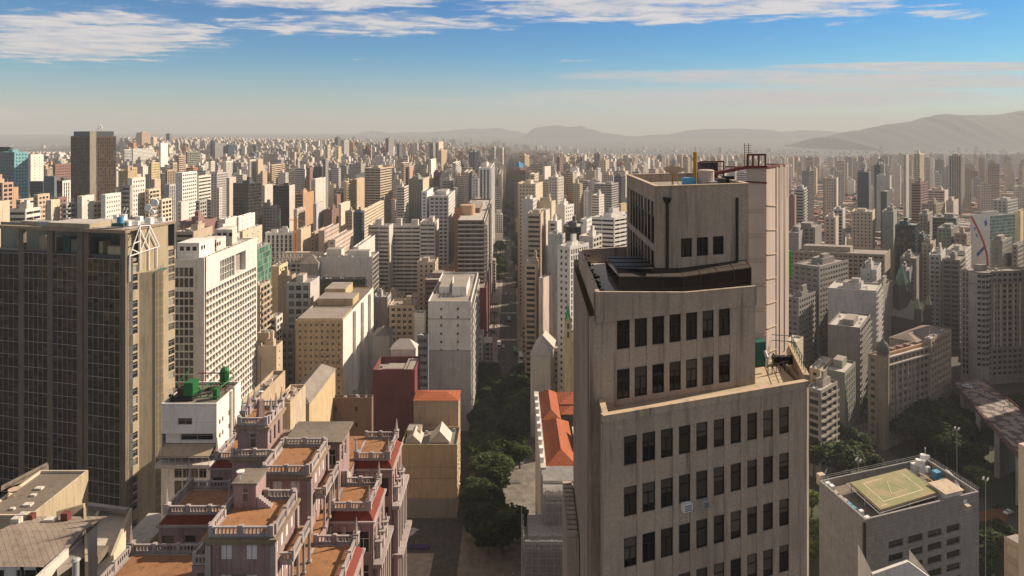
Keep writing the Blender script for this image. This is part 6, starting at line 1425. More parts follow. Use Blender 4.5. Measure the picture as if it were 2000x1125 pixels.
_o = [q for q in LIST if q['label'].startswith('tall grey-white blind')][0]; _x0, _x1 = ray(836, 338)[0], ray(920, 338)[0]
for _py, _t in ((622, .5), (684, .35)): _m = MB(); _m.box(_x0, 337.9, zat(_py, 338)-_t, _x1, 337.97, zat(_py, 338)); _m.build('wall_joint', W['mid'], _o)
_m = MB(); _m.box(_x0, 337.93, 0, _x1, 337.985, zat(684, 338)-.4); _m.build('lower_render', W['lilac'], _o)
for _k in range(7): _m = MB(); _m.tube((_x0+1.5+_k*2.4, 341+_k % 3, zat(588, 338)), (_x0+1.5+_k*2.4, 341+_k % 3, zat(588, 338)+3+_k % 4), .09, 4); _m.build('aerial', W['whitebox'], _o)

# ------------------------------------------------------------------ buildings with a shape of their own
def tile_roof_row():
    # red roofed old block with a scaffolded, netted head
    r = thing('old_city_block', 'old city block with red tiled hipped roofs along the avenue, left of the beige tower', 'building', (17, 240, 0))
    x0, x1 = 9.2, 30; y0, y1 = 196, 262; z = 150-(885-265)*213/F; wl = []
    mb = MB(); facade_lines(mb, (x0, y1), (0, -1), y1-y0, 0, z, [(2+k*3.2, 3.4+k*3.2) for k in range(19)], [(z-3.6-k*4.2, z-1.2-k*4.2) for k in range(6)], .3, wl); facade_lines(mb, (x0, y0), X2, x1-x0, 0, z, [], [], 0); facade_lines(mb, (x1, y0), Y2, y1-y0, 0, z, [], [], 0); facade_lines(mb, (x1, y1), (-1, 0), x1-x0, 0, z, [], [], 0)
    mb.build('wall', [W['offwhite'], G['room']], r); windows(r, wl, G['room'], W['frame'], 60)
    def hip(xa, xb, ya, yb, z, h):
        mb = MB(); q = [(xa, ya), (xb, ya), (xb, yb), (xa, yb)]; m = min(xb-xa, yb-ya)/2
        if xb-xa < yb-ya: a, b = ((xa+xb)/2, ya+m), ((xa+xb)/2, yb-m); fs = ((q[0], q[1], a), (q[1], q[2], b, a), (q[2], q[3], b), (q[3], q[0], a, b))
        else: a, b = (xa+m, (ya+yb)/2), (xb-m, (ya+yb)/2); fs = ((q[3], q[0], a), (q[0], q[1], b, a), (q[1], q[2], b), (q[2], q[3], a, b))
        for f in fs: mb.poly([(*p, z+(h if p in (a, b) else 0)) for p in f])
        mb.build('roof', W['tileroof'], r)
    hip(x0+1.4, 20, y0+8, y0+40, z+.3, 3.2); hip(x0+1.4, 17.5, y0+40.2, y1-.2, z+.6, 2.6); hip(17.6, x1, y1-12, y1, z+.7, 2.2); hip(17.7, x1, y1-20, y1-12.2, z+.2, 1.6); hip(20.2, x1, y0+8.2, y0+16, z+.1, 1.5)
    mb = MB(); mb.box(x0-.5, y0+6, z, x0+1.2, y1, z+.9); mb.build('parapet', W['offwhite'], r)
    for k in range(9): mb = MB(); mb.box(x0-.55, y0+9+k*6, z+.903, x0+.6, y0+10.6+k*6, z+2.4); mb.prism([(x0-.55, y0+8.8+k*6), (x0+.7, y0+8.8+k*6), (x0+.7, y0+10.8+k*6), (x0-.55, y0+10.8+k*6)], z+2.403, z+2.6); mb.build('attic_block', W['whitebox'], r)
    mb = MB(); mb.quad((20.3, y0+17, z+1.6), (27, y0+17, z+1.4), (27, y0+30, z+2.6), (20.3, y0+30, z+2.8)); mb.quad((20.3, y0+17, z), (27, y0+17, z), (27, y0+17, z+1.4), (20.3, y0+17, z+1.6)); mb.build('sheet_roof', W['cream'], r)
    FOOT.append((20, 228, 36, [(x0, 180), (x1, 180), (x1, y1), (x0, y1)], 1015, 1125, 765, 1125, 185))
    # scaffold wrapped in pale netting
    s = thing('scaffolding', 'scaffold tower wrapped in grey translucent netting on the old block head', 'scaffolding', (17, 190, 0))
    m, t, b = pbr('scaffold_net', (.34, .325, .31), .9); q = t.sep(t.node('ShaderNodeNewGeometry').outputs['Position'])
    tr = t.node('ShaderNodeBsdfTransparent'); mx = t.node('ShaderNodeMixShader'); nz = t.noise(t.xyz(q[0], q[1], q[2]), .35, 5, .6)
    t.l.new(t.ss(nz, .3, .75, .45, .12), mx.inputs[0]); t.l.new(b.outputs[0], mx.inputs[1]); t.l.new(tr.outputs[0], mx.inputs[2]); t.l.new(mx.outputs[0], t.n['Material Output'].inputs['Surface'])
    rng = random.Random(5)
    for (xa, ya, ztop) in ((3.2, 183, 51), (9.2, 191, 88)):
        mb = MB(); xb = 30; n = 26
        zt = zat(958, 191) if ya > 185 else zat(1030, 184)
        def skin(p, q, zt):
            l = sqrt((q[0]-p[0])**2+(q[1]-p[1])**2); e = unit(q[0]-p[0], q[1]-p[1]); nn = (e[1], -e[0]); k = max(3, int(l/1.1)); rows_ = int(zt/2)
            P = lambda i, j: (p[0]+e[0]*l*i/k+nn[0]*.25*sin(i*2.3+j*1.7), p[1]+e[1]*l*i/k+nn[1]*.25*sin(i*1.9+j*1.1), min(zt, j*2.0)+(.35*sin(i*2.1) if j == rows_ else 0))
            for i in range(k):
                for j in range(rows_): mb.quad(P(i, j), P(i+1, j), P(i+1, j+1), P(i, j+1))
        skin((xa, ya+11), (xa, ya), zt); skin((xa, ya), (xb, ya), zt); mb.build('netting', m, s)
        mb = MB()
        for k in range(int((xb-xa)/2)+1): mb.tube((xa+.3+k*2, ya-.45, 0), (xa+.3+k*2, ya-.45, zt+1), .09, 4)
        for k in range(6): mb.tube((xa-.45, ya+.5+k*2, 0), (xa-.45, ya+.5+k*2, zt+.8), .09, 4)
        for h in range(int(zt/2)):
            mb.tube((xa+.3, ya-.45, h*2), (xb, ya-.45, h*2), .09, 4); mb.tube((xa-.45, ya+.5, h*2), (xa-.45, ya+10.5, h*2), .09, 4); mb.box(xa+.35, ya+.6, h*2-.1, xb, ya+1.6, h*2-.04)
        mb.build('pole_frame', W['metal'], s)
    mb = MB(); mb.quad((9, 191.2, z-1.6), (30, 191.2, z-1.6), (30, 203.5, z+.6), (9, 203.5, z+.6)); mb.build('netting', m, s)
    mb = MB(); mb.box(4.5, 185.5, 0, 30, 195.9, zat(1045, 186)); mb.box(10.2, 192.5, 0, 30, 195.95, z-5); mb.build('inner_wall', W['mid'], s)
tile_roof_row()

def church_yellow():
    D = 318; x, y = ray(1110, D); z1 = zat(640, D)
    r = thing('church', 'yellow church tower with a pointed green spire at the left edge of the beige tower', 'church', (x, y, 0))
    wl = []; h = 1.6; mb = MB(); hh = zat(628, D)
    mb2 = MB(); facade_lines(mb2, (x-h, y), X2, 2*h, 0, hh, [(1.0, 2.2)], [(hh-3.6, hh-.9), (hh-8, hh-5)], .4, wl); facade_lines(mb2, (x-h, y+2*h), (0, -1), 2*h, 0, hh, [(1.0, 2.2)], [(hh-3.6, hh-.9)], .4, wl); facade_lines(mb2, (x+h, y), Y2, 2*h, 0, hh, [(1.0, 2.2)], [(hh-3.6, hh-.9)], .4, wl); facade_lines(mb2, (x+h, y+2*h), (-1, 0), 2*h, 0, hh, [], [], 0)
    mb2.build('wall', [W['yellow'], G['dark']], r); windows(r, wl, G['dark'], W['yellow'])
    mb = MB(); c = (x, y+h, zat(592, D))
    for a, b in (((x-h, y), (x+h, y)), ((x+h, y), (x+h, y+2*h)), ((x+h, y+2*h), (x-h, y+2*h)), ((x-h, y+2*h), (x-h, y))):
        g = ((a[0]+b[0])/2, (a[1]+b[1])/2, hh+2.6); mb.poly([(*a, hh), (*b, hh), g])
    mb.build('gable', W['yellow'], r)
    m, t, b = pbr('green_copper', (.04, .30, .13), .6); mb = MB(); mb.cyl(x, y+h, hh+.3, h*1.25, c[2], .05, 4); mb.v = [((a-x)*cos(.785)-(b_-y-h)*sin(.785)+x, (a-x)*sin(.785)+(b_-y-h)*cos(.785)+y+h, q) for a, b_, q in mb.v]
    mb.build('spire', m, r); mb = MB(); mb.tube((x, y+h, c[2]-.2), (x, y+h, c[2]+1.6), .07, 4); mb.tube((x-.5, y+h, c[2]+1), (x+.5, y+h, c[2]+1), .07, 4); mb.build('cross', W['black'], r)
    mb = MB(); zn = zat(672, D); mb.box(x+h, y-1, 0, x+h+7, y+16, zn); mb.quad((x+h, y-1.2, zn), (x+h+3.5, y-1.2, zn+4), (x+h+3.5, y+16, zn+4), (x+h, y+16, zn)); mb.quad((x+h+3.5, y-1.2, zn+4), (x+h+7, y-1.2, zn), (x+h+7, y+16, zn), (x+h+3.5, y+16, zn+4)); mb.build('nave', W['yellow'], r)
    FOOT.append((x+3, y+6, 9, [(x-h, y), (x+9, y), (x+9, y+16), (x-h, y+16)], 1098, 1130, 592, 690, D))
church_yellow()

def church_dark():
    D = 430; x, y = ray(1803, D); zb = 0
    r = thing('church', 'dark stone church with a tall lantern spire and greenish roof in the right middle distance', 'church', (x, y, 0))
    st = W['brown']; S = W['darkstone']
    Z = lambda py: zat(py, D); e = unit(.80, .60); f = (-e[1], e[0])
    wl = []; mb = MB(); w = 17
    A = add((x, y), e, -w/2); gz = Z(622)
    facade_lines(mb, A, e, w, 0, gz, [(2.5, 4), (6, 11), (13, 14.5)], [(gz-9, gz-2)], .5, wl)
    Bq = add(A, e, w); facade_lines(mb, Bq, f, 24, 0, gz, [(2+k*4, 4+k*4) for k in range(5)], [(gz-8, gz-2)], .5, wl); facade_lines(mb, add(A, f, 24), (-f[0], -f[1]), 24, 0, gz, [], [], 0)
    mb.build('wall', [S, G['dark']], r); windows(r, wl, G['dark'], W['brown'])
    mb = MB(); ap = add((x, y), e, 0); za = Z(590)
    mb.poly([(*A, gz), (*Bq, gz), (*ap, za)]); mb.build('gable', S, r)
    mb = MB(); mb.quad((*Bq, gz), (*add(Bq, f, 24), gz), (*add(ap, f, 24), za), (*ap, za)); mb.quad((*ap, za), (*add(ap, f, 24), za), (*add(A, f, 24), gz), (*A, gz)); mb.build('roof', W['green'], r)
    c = add(ap, f, 13)
    mb = MB(); mb.cyl(*c, gz-6, 6.2, Z(575), 5.6, 8); mb.cyl(*c, Z(575), 5.9, Z(562), 4.6, 8); mb.build('lantern_drum', S, r)
    for k in range(8):
        a = k*pi/4+.39; mb = MB(); p = (c[0]+5.6*cos(a), c[1]+5.6*sin(a)); mb.cyl(*p, Z(590), .55, Z(560), .5, 6); mb.cyl(*p, Z(560), .7, Z(548), .05, 6); mb.build('turret', S, r)
    mb = MB(); mb.cyl(*c, Z(562), 4.7, Z(522), .25, 8); mb.build('spire', wall('verdigris', (.12, .22, .14), .6), r)
    for s in (-1, 1):
        p = add((x, y), e, s*(w/2-.5)); mb = MB(); mb.cyl(*p, 0, 2.2, Z(598), 2.0, 8); mb.build('side_tower', S, r); mb = MB(); mb.cyl(*p, Z(598), 2.3, Z(578), .1, 8); mb.build('side_spire', W['green'], r)
    FOOT.append((x, y+8, 18, [A, Bq, add(Bq, f, 24), add(A, f, 24)], 1768, 1838, 522, 640, D))
church_dark()

def domed():
    b = B('ornate domed corner building with many pilasters and red attic dormers by the trees', 1695, 1727, 1815, 698, 790, 318, -52, 'sand', 'pw', 'pw', parts=True, fl=3.5, name='domed_building', pent=[], thr=-52, g='room')
    r, c, dl, dr, z = b['root'], b['c'], b['dl'], b['dr'], b['z1']
    n = (dr[1], -dr[0])
    for k in range(9):
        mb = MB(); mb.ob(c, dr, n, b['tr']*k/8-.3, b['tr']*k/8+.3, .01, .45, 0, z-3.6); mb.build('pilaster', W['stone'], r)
    for h in (z-.3, z-4.0): mb = MB(); mb.ob(c, dr, n, -.6, b['tr']+.1, .005, .9, h-.35, h+.25); mb.build('cornice', W['offwhite'], r)
    mb = MB(); mb.ob(c, dr, dl, .2, b['tr'], .6, 1.4, z+.003, z+1.3); mb.build('attic', W['orange'], r)
    for k in range(4):
        mb = MB(); p = add(add(c, dr, b['tr']*(.12+.17*k)), dl, 1.8); mb.ob(p, dr, dl, -1.1, 1.1, 0, 2.2, z-.5, z+1.8); mb.ob(p, dr, dl, -1.3, 1.3, -.2, 2.4, z+1.803, z+2.1); mb.build('dormer', W['redwine'], r)
    p = add(add(c, dl, 1.4), dr, 1.4); mb = MB(); mb.cyl(*p, 0, 2.7, z+.8, 2.7, 12); mb.build('corner_tower', W['sand'], r)
    mb = MB(); mb.lathe(*p, [(3.0, z+.8), (2.7, z+1.2), (2.7, z+2.6), (3.0, z+2.9), (2.7, z+4.8), (1.9, z+6.4), (.8, z+7.3), (.3, z+8.2), (.05, z+9.4)], 16); mb.build('dome', W['darkroof'], r)
domed()

def ornate_corner():
    D = 400; z1 = zat(527, D); c = ray(1922, D); r_ = 7.0
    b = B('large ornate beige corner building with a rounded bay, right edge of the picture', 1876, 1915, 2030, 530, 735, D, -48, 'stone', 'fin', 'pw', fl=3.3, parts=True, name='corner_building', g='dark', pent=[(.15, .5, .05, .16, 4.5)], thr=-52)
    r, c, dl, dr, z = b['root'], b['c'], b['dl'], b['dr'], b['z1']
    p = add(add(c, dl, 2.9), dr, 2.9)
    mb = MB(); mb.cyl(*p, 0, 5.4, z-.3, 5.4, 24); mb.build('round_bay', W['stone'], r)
    for k in range(17):
        zz = z-3.2-k*3.3; mb = MB()
        for q in range(5):
            a0 = -pi/2-.75+q*.42; pts = [(p[0]+5.45*cos(a0+t), p[1]+5.45*sin(a0+t)) for t in (0, .11, .22, .33)]
            for u_, v_ in zip(pts, pts[1:]): mb.quad((*u_, zz), (*v_, zz), (*v_, zz+1.5), (*u_, zz+1.5))
        mb.build('bay_window', G['dark'], r)
    for h in (z-.1, z-7.2, z-46): mb = MB(); mb.cyl(*p, h-.5, 5.8, h, 6.0, 24); n = (dr[1], -dr[0]); mb.ob(c, dr, n, 3, b['tr'], .01, .7, h-.5, h); mb.build('cornice', W['stone'], r)
    for k in range(9):
        mb = MB(); n = (dr[1], -dr[0]); mb.ob(c, dr, n, 4+k*b['tr']/9, 4.9+k*b['tr']/9, .006, .55, z-45.9, z-7.8); mb.build('pilaster', W['cream'], r)
ornate_corner()

def mural():
    b = B('white slab with red arc and blue strokes painted on its end wall', 1895, 1933, 1983, 421, 520, 620, -30, 'white', 'blank', 'gl', name='mural_building', g='green', thr=-60, fl=3.2)
    c, dl, z = b['c'], b['dl'], b['z1']; n = (-dl[1]*-1, -dl[0]*1); n = (dl[1]*-1, dl[0]); n = n if n[1] < 0 else (-n[0], -n[1])
    tl = b['tl']; P = lambda a, h: (c[0]+dl[0]*a*tl+n[0]*.06, c[1]+dl[1]*a*tl+n[1]*.06, z-h*46)
    red, blue = pbr('mural_red', (.45, .03, .04))[0], pbr('mural_blue', (.03, .08, .35))[0]
    mb = MB(); pts = [(.95-.85*sin(t*.16), .03+t*.1) for t in range(11)]
    for (a, h), (a2, h2) in zip(pts, pts[1:]): mb.quad(P(a-.06, h), P(a+.06, h), P(a2+.06, h2), P(a2-.06, h2))
    mb.build('mural_arc', red, b['root'])
    for q in (((.15, .10), (.28, .11), (.24, .22), (.12, .2)), ((.72, .25), (.8, .25), (.8, .32), (.74, .32)), ((.66, .38), (.74, .38), (.66, .46), (.6, .45)), ((.3, .62), (.2, .66), (.62, .86), (.7, .8))):
        mb = MB(); mb.quad(*[P(a, h) for a, h in q]); mb.build('mural_mark', blue, b['root'])
mural()

def construction():
    D = 470; b = B('unfinished concrete frame building under construction with open roof deck', 530, 640, 645, 512, 545, D, 0, 'grey', 'big', 'big', name='construction_site', g='dark', pent=[], bits=False)
    z, c, dl, dr = b['z1'], b['c'], b['dl'], b['dr']; mb = MB()
    for k in range(16): p = add(c, dl, b['tl']*k/15); mb.tube((*p, z), (*p, z+6.5), .25, 4)
    for h in (3, 6.5): mb.tube((*c, z+h), (*add(c, dl, b['tl']), z+h), .3, 4)
    for k in range(15): mb.tube((*add(c, dl, b['tl']*k/15), z), (*add(c, dl, b['tl']*(k+1)/15), z+6.5), .14, 4)
    mb.build('scaffold', W['offwhite'], b['root'])
    mb = MB(); mb.ob(c, dl, dr, 4, b['tl']-8, 8, b['tr']-2, z, z+6.2); mb.build('upper_deck', W['pinkish'], b['root'])
    r = thing('tower_crane', 'orange lattice crane mast standing at the construction site', 'crane', (*ray(577, D+6), 0)); x, y, _ = ORG[r.name]
    m = pbr('crane_orange', (.50, .20, .03))[0]; mb = MB(); zt = zat(428, D)
    for dx, dy in ((-.8, -.8), (.8, -.8), (.8, .8), (-.8, .8)): mb.tube((x+dx, y+dy, 0), (x+dx, y+dy, zt), .2, 4)
    k = 30.0
    while k < zt: mb.tube((x-.8, y-.8, k), (x+.8, y-.8, k+2), .12, 4); mb.tube((x+.8, y-.8, k+2), (x-.8, y-.8, k+4), .12, 4); k += 4
    mb.build('mast', m, r); mb = MB(); mb.tube((x-5, y, zt-1), (x+12, y-16, zt-.5), .3, 4); mb.tube((x, y, zt), (x, y, zt+4), .25, 4); mb.build('jib', m, r)
construction()
# orange drum of the orange tower, green flag
_x, _y = ray(908, 515); _m = MB(); _m.cyl(_x+1.5, _y+8, zat(440, 515), 6.0, zat(402, 515), 6.0, 20); tag(_m.build('stair_drum', W['orange']), 'round orange drum on top of the brick tower roofs beside the avenue', 'stair tower')
_r = thing('flag', 'big green flag hanging from a pole before the charcoal glass tower', 'flag', (*ray(547, 560), 40)); _x, _y, _ = ORG[_r.name]
_m = MB(); _m.tube((_x, _y, 40), (_x, _y, zat(408, 560)), .2, 6); _m.build('pole', W['metal'], _r)
_m = MB(); _g = pbr('green_cloth', (.01, .42, .08))[0]; _p = [zat(412, 560), zat(418, 560), zat(424, 560), zat(428, 560)]
for _k in range(3): _w = (.2, .9, 2.0, 2.6); _m.quad((_x-.1, _y, _p[_k]), (_x-.1-_w[_k], _y-.3*_k, _p[_k]-1), (_x-.1-_w[_k+1], _y-.3, _p[_k+1]-1), (_x-.1, _y, _p[_k+1]))
_m.build('cloth', _g, _r)

# ------------------------------------------------------------------ the rest of the city on its street grid
def overl(poly, x, y, r):
    if any((p[0]-x)**2+(p[1]-y)**2 < r*r for p in poly): return True
    cx = sum(p[0] for p in poly)/len(poly); cy = sum(p[1] for p in poly)/len(poly)
    ins = True; n = len(poly)
    for i in range(n):
        a, b = poly[i], poly[(i+1) % n]; e = unit(b[0]-a[0], b[1]-a[1]) if a != b else (1, 0)
        dd = (x-a[0])*e[1]-(y-a[1])*e[0]; dc = (cx-a[0])*e[1]-(cy-a[1])*e[0]
        s = 1 if dc > 0 else -1
        if dd*s < -r*.8: return False
    return True
def env(px):
    for a, b, e in ((-99, 135, 299), (135, 236, 300), (236, 300, 270), (300, 480, 271), (480, 700, 273), (700, 880, 279), (880, 1000, 288), (1000, 1100, 297), (1100, 1500, 303), (1500, 1700, 306), (1700, 2100, 301)):
        if a <= px < b: return e
    return 300
rng = random.Random(21)
PALE = ['white', 'white', 'offwhite', 'offwhite', 'offwhite', 'cream', 'cream', 'beige', 'beige', 'tan', 'pinkish', 'grey', 'lilac']
DARK = ['mid', 'brown', 'slate', 'redwine', 'salmon', 'ochre', 'green', 'orange']
CAND = []
def tops(px0, px1, D, yt):
    """lowest height the photograph allows here: never hide what a listed building behind shows"""
    lim = max(env(px0), env(px1))
    for f in NEARF:
        if f[8] > D+5 and f[4] < px1 and f[5] > px0: lim = max(lim, f[7]-6)
    return max(yt, lim)
def park(px, D, y):
    return (632 < px < 722 and 640 < D < 1060) or (-19 < y[0] < 12 and D < 4300) or (y[0] > 55 and D < 430 and px > 1560)
y = 395.0
while y < 5600:
    far = y > 1600
    step = 15 if y < 900 else (18 if y < 1700 else (24 if y < 3000 else 34))
    wmax = .80*y+30; x = -wmax
    NEARF = [f for f in FOOT]
    while x < wmax:
        dx = rng.uniform(11, 18)*(1 if y < 3000 else 1.25); cx = x+dx/2; x += dx+rng.uniform(0, 2)
        if (int((cx+4000)/78) != int((cx+4000+dx)/78)): x += 8
        cy = y+rng.uniform(-2, 2); px = CX+F*cx/cy
        if not -60 < px < 2060 or park(px, cy, (cx, 0)): continue
        dy = step*rng.uniform(.62, .9); r = max(dx, dy)/2
        if any(abs(f[0]-cx) < f[2]+r and abs(f[1]-cy) < f[2]+r and overl(f[3], cx, cy, r*.75) for f in FOOT): continue
        k = cx/cy; right = smooth(.05, .30, k); dens = rng.random()
        if y < 1000: h = rng.choice([9, 12, 14, 18, 24, 30, 38]) if k < .1 else rng.choice([6, 7, 8, 9, 10, 12, 16])
        else:
            tall = (.9 if y < 4600 else .7)*(1-right)+.04
            h = rng.uniform(40, 100) if dens < tall else (rng.uniform(8, 26) if dens < .9 else rng.uniform(18, 40)) if right < .4 else rng.uniform(5, 15)
            if right > .55 and dens > .06: h = rng.choice([5, 6, 7, 8, 9, 10, 12])
        z0 = terr(cx, cy); p0, p1 = px-F*dx/2/cy, px+F*dx/2/cy
        yt = HY+(CAMZ-z0-h)*F/(cy-dy/2); yt2 = tops(p0, p1, cy-dy/2, yt)
        if yt2 > yt: h = CAMZ-z0-(yt2-HY)*(cy-dy/2)/F; h += rng.uniform(-4, 0) if h > 12 else 0
        if h < 4.5: continue
        rot = 0 if k < .03 else -radians(rng.choice([20, 28, 36]))*smooth(.03, .12, k)
        col = rng.choice(PALE) if rng.random() < .93 else rng.choice(DARK)
        CAND.append((cx, cy, dx*.96, dy, z0, h, rot, col))
    y += step+(7 if int(y/step) % 4 == 0 else 1.5)
# slim residential towers of the plateau, packed towards the horizon
for _k in range(5200):
    y = 1350+rng.random()**.8*2700; px = rng.uniform(-40, 2040); cx = (px-CX)/F*y; k = cx/y
    if -22 < cx < 16 or (px > 1000 and rng.random() < .55+.35*smooth(1000, 1500, px)) or (px < 236 and rng.random() < .6): continue
    z0 = terr(cx, y); lo_ = env(px)+rng.uniform(0, 3); yt = lo_+rng.random()**1.2*(52 if px < 1000 else 40)
    h = CAMZ-z0-(yt-HY)*y/F
    if not 38 < h < 118: continue
    dx, dy = rng.uniform(11, 19), rng.uniform(11, 18)
    if tops(px-F*dx/2/y, px+F*dx/2/y, y, yt) > yt+1: continue
    if any(abs(f[0]-cx) < f[2]+12 and abs(f[1]-y) < f[2]+12 for f in FOOT): continue
    CAND.append((cx, y, dx, dy, z0, h, 0 if k < .03 else -radians(rng.choice([15, 25, 35])), rng.choice(PALE) if rng.random() < .92 else rng.choice(DARK)))
# the ones that show largest are buildings of their own, all others one mass
def vis(c): return c[2]*max(c[5]*.55, 4)/c[1]**2*(1.0 if c[1] < 1500 else .8)
CAND.sort(key=vis, reverse=True)
NS = max(0, 292-len(LIST))
SOLO, MASS = CAND[:NS], CAND[NS:]
REFS = sorted(((f[4]+f[5])/2, f[6], f[8]) for f in FOOT if f[8] > 0)
def near_ref(px, yt, D):
    best = None
    for o in LIST:
        q = o.location; 
        if q[1] < 60 or 'nref' in o: continue
        ox = CX+F*q[0]/q[1]; oy = HY+(CAMZ-o['ztop'])*F/q[1] if 'ztop' in o else HY+60
        dd = abs(ox-px)+.7*abs(oy-yt)
        if best is None or dd < best[0]: best = (dd, o, ox, oy)
    return best
for o in LIST: o['ztop'] = max((v.co.z for ch in o.children for v in ch.data.vertices), default=30)+o.location[2] if o.children else 30
CW = {'white': 'white', 'offwhite': 'off-white', 'cream': 'cream', 'beige': 'beige', 'tan': 'tan', 'pinkish': 'pinkish', 'grey': 'pale grey', 'lilac': 'lilac grey', 'mid': 'grey', 'brown': 'brown', 'slate': 'slate', 'redwine': 'maroon', 'salmon': 'salmon', 'ochre': 'ochre', 'green': 'greenish', 'orange': 'orange'}
USED = set(LABELS)
COUNT = {}
LISTN = list(LIST)
for i, (cx, cy, dx, dy, z0, h, rot, col) in enumerate(SOLO):
    px = CX+F*cx/cy; yt = HY+(CAMZ-z0-h)*F/cy
    ex = (cos(rot), sin(rot)); ey = (-sin(rot), cos(rot)); o = (cx-ex[0]*dx/2-ey[0]*dy/2, cy-ex[1]*dx/2-ey[1]*dy/2)
    st = rng.choice(['p', 'pw', 'rb', 'ps', 'bal', 'sm']) if h > 8 else 'p'; st2 = rng.choice(['p', 'blank', 'bal', 'ps', 'sm', 'pw'])
    best = None
    for q in LISTN:
        l = q.location; ox = CX+F*l[0]/l[1]; oy = HY+(CAMZ-q['ztop'])*F/l[1]; dd = abs(ox-px)+.8*abs(oy-yt)
        if best is None or dd < best[0]: best = (dd, q, ox, oy, l[1])
    size = 'low' if h < 13 else 'mid-height' if h < 30 else 'tall'
    rel = 'in front of' if cy < best[4]-25 else 'behind' if cy > best[4]+25 else ('left of' if px < best[2] else 'right of')
    tgt = best[1]['label'].split(',')[0].split(' with ')[0].split(' in the ')[0].split(' beside ')[0].split(' under ')[0].split(' above ')[0].split(' right of ')[0].split(' left of ')[0].split(' behind ')[0].split(' at the ')[0].split(' on the ')[0].split(' below ')[0].split(' in front')[0]
    tgt = ' '.join(tgt.split()[:6]); base = '%s %s' % (size, CW[col])
    lab = None
    for kind in ('flat-roofed building', 'house', 'block', 'boxy building', 'narrow building', 'plain building', 'building'):
        for rl in (rel, 'just '+rel, 'well '+rel, 'close '+rel if rel in ('behind',) else 'a little '+rel):
            t = '%s %s %s the %s' % (base, kind, rl, tgt)
            if t not in USED: lab = t; break
        if lab: break
    USED.add(lab)
    root = thing('city_building', lab, 'building', (cx, cy, z0), 'smaller buildings filling the city blocks')
    P = lambda a, b: add(add(o, ex, a), ey, b)
    mb = MB(); gm = G['room']; neg = lambda q: (-q[0], -q[1])
    facade(mb, P(0, 0), ex, dx, z0-.5, z0+h, st, 3.1); facade(mb, P(dx, 0), ey, dy, z0-.5, z0+h, st2, 3.1); facade(mb, P(dx, dy), neg(ex), dx, z0-.5, z0+h, 'blank', 3.1); facade(mb, P(0, dy), neg(ey), dy, z0-.5, z0+h, st2, 3.1)
    mb.build('wall', [W[col], gm], root)
    mb = MB(); poly = [P(0, 0), P(dx, 0), P(dx, dy), P(0, dy)]
    rm = rng.choice(['flatroof', 'flatroof', 'paleroof', 'darkroof', 'tileroof' if h < 14 else 'flatroof', 'sheetroof'])
    if rm in ('tileroof', 'sheetroof') and h < 20:
        hp = min(dx, dy)*.18; zt = z0+h; a, b = P(dx/2, -.3), P(dx/2, dy+.3)
        mb.quad((*P(-.3, -.3), zt), (*a, zt+hp), (*b, zt+hp), (*P(-.3, dy+.3), zt), 1); mb.quad((*a, zt+hp), (*P(dx+.3, -.3), zt), (*P(dx+.3, dy+.3), zt), (*b, zt+hp), 1)
        mb.poly([(*P(0, 0), zt), (*P(dx, 0), zt), (*P(dx/2, 0), zt+hp-.1)]); mb.poly([(*P(dx, dy), zt), (*P(0, dy), zt), (*P(dx/2, dy), zt+hp-.1)])
    else: roof_of(mb, poly, z0+h, .8)
    rf = mb.build('roof', [W[col], W[rm]], root)
    if rm not in ('tileroof', 'sheetroof') or h >= 20: roof_bits('b', rf, o, ex, ey, dx, dy, z0+h-.8, rng, W[col], None, cy < 620)
    LIST.append(root)

# the mass: walls carry metres along the wall and height as UV, so that floors and windows sit right in the material
def citymat():
    m, t, b = pbr('distant_facades', (.5, .45, .38), .85)
    uv = t.sep(t.node('ShaderNodeUVMap').outputs['UV']); at = t.node('ShaderNodeAttribute', attribute_name='tone')
    pt = t.node('ShaderNodeAttribute', attribute_name='win').outputs['Fac']
    fu = t.m('FRACT', t.m('DIVIDE', uv[0], 3.3)); fv = t.m('FRACT', t.m('DIVIDE', uv[1], 3.1))
    wide = t.m('ADD', .22, t.m('MULTIPLY', pt, .30))
    inu = t.m('LESS_THAN', t.m('ABSOLUTE', t.m('SUBTRACT', fu, .5)), wide); inv = t.m('LESS_THAN', t.m('ABSOLUTE', t.m('SUBTRACT', fv, .5)), .23)
    win = t.m('MULTIPLY', t.m('MULTIPLY', inu, inv), t.m('GREATER_THAN', pt, .18))
    wn = t.node('ShaderNodeTexWhiteNoise', noise_dimensions='2D'); t.l.new(t.xyz(t.m('FLOOR', t.m('DIVIDE', uv[0], 3.3)), t.m('FLOOR', t.m('DIVIDE', uv[1], 3.1)), 0.), wn.inputs['Vector'])
    gl = t.mix(wn.outputs['Value'], (.02, .02, .022), (.10, .085, .07))
    n = t.noise(t.node('ShaderNodeNewGeometry').outputs['Position'], .12, 4, .6)
    base = t.mix(t.ss(n, .4, .75, 0, .35), at.outputs['Color'], t.mix(.5, at.outputs['Color'], (.12, .10, .08)))
    t.l.new(t.mix(win, base, gl), b.inputs['Base Color']); return m
RGB = {k: tuple(W[k].node_tree.nodes['Principled BSDF'].inputs['Base Color'].default_value[:3]) for k in set(PALE+DARK)}
ROOFC = [(.30, .26, .225), (.42, .38, .33), (.16, .145, .13), (.34, .12, .06), (.25, .22, .19), (.48, .44, .40), (.24, .24, .24)]
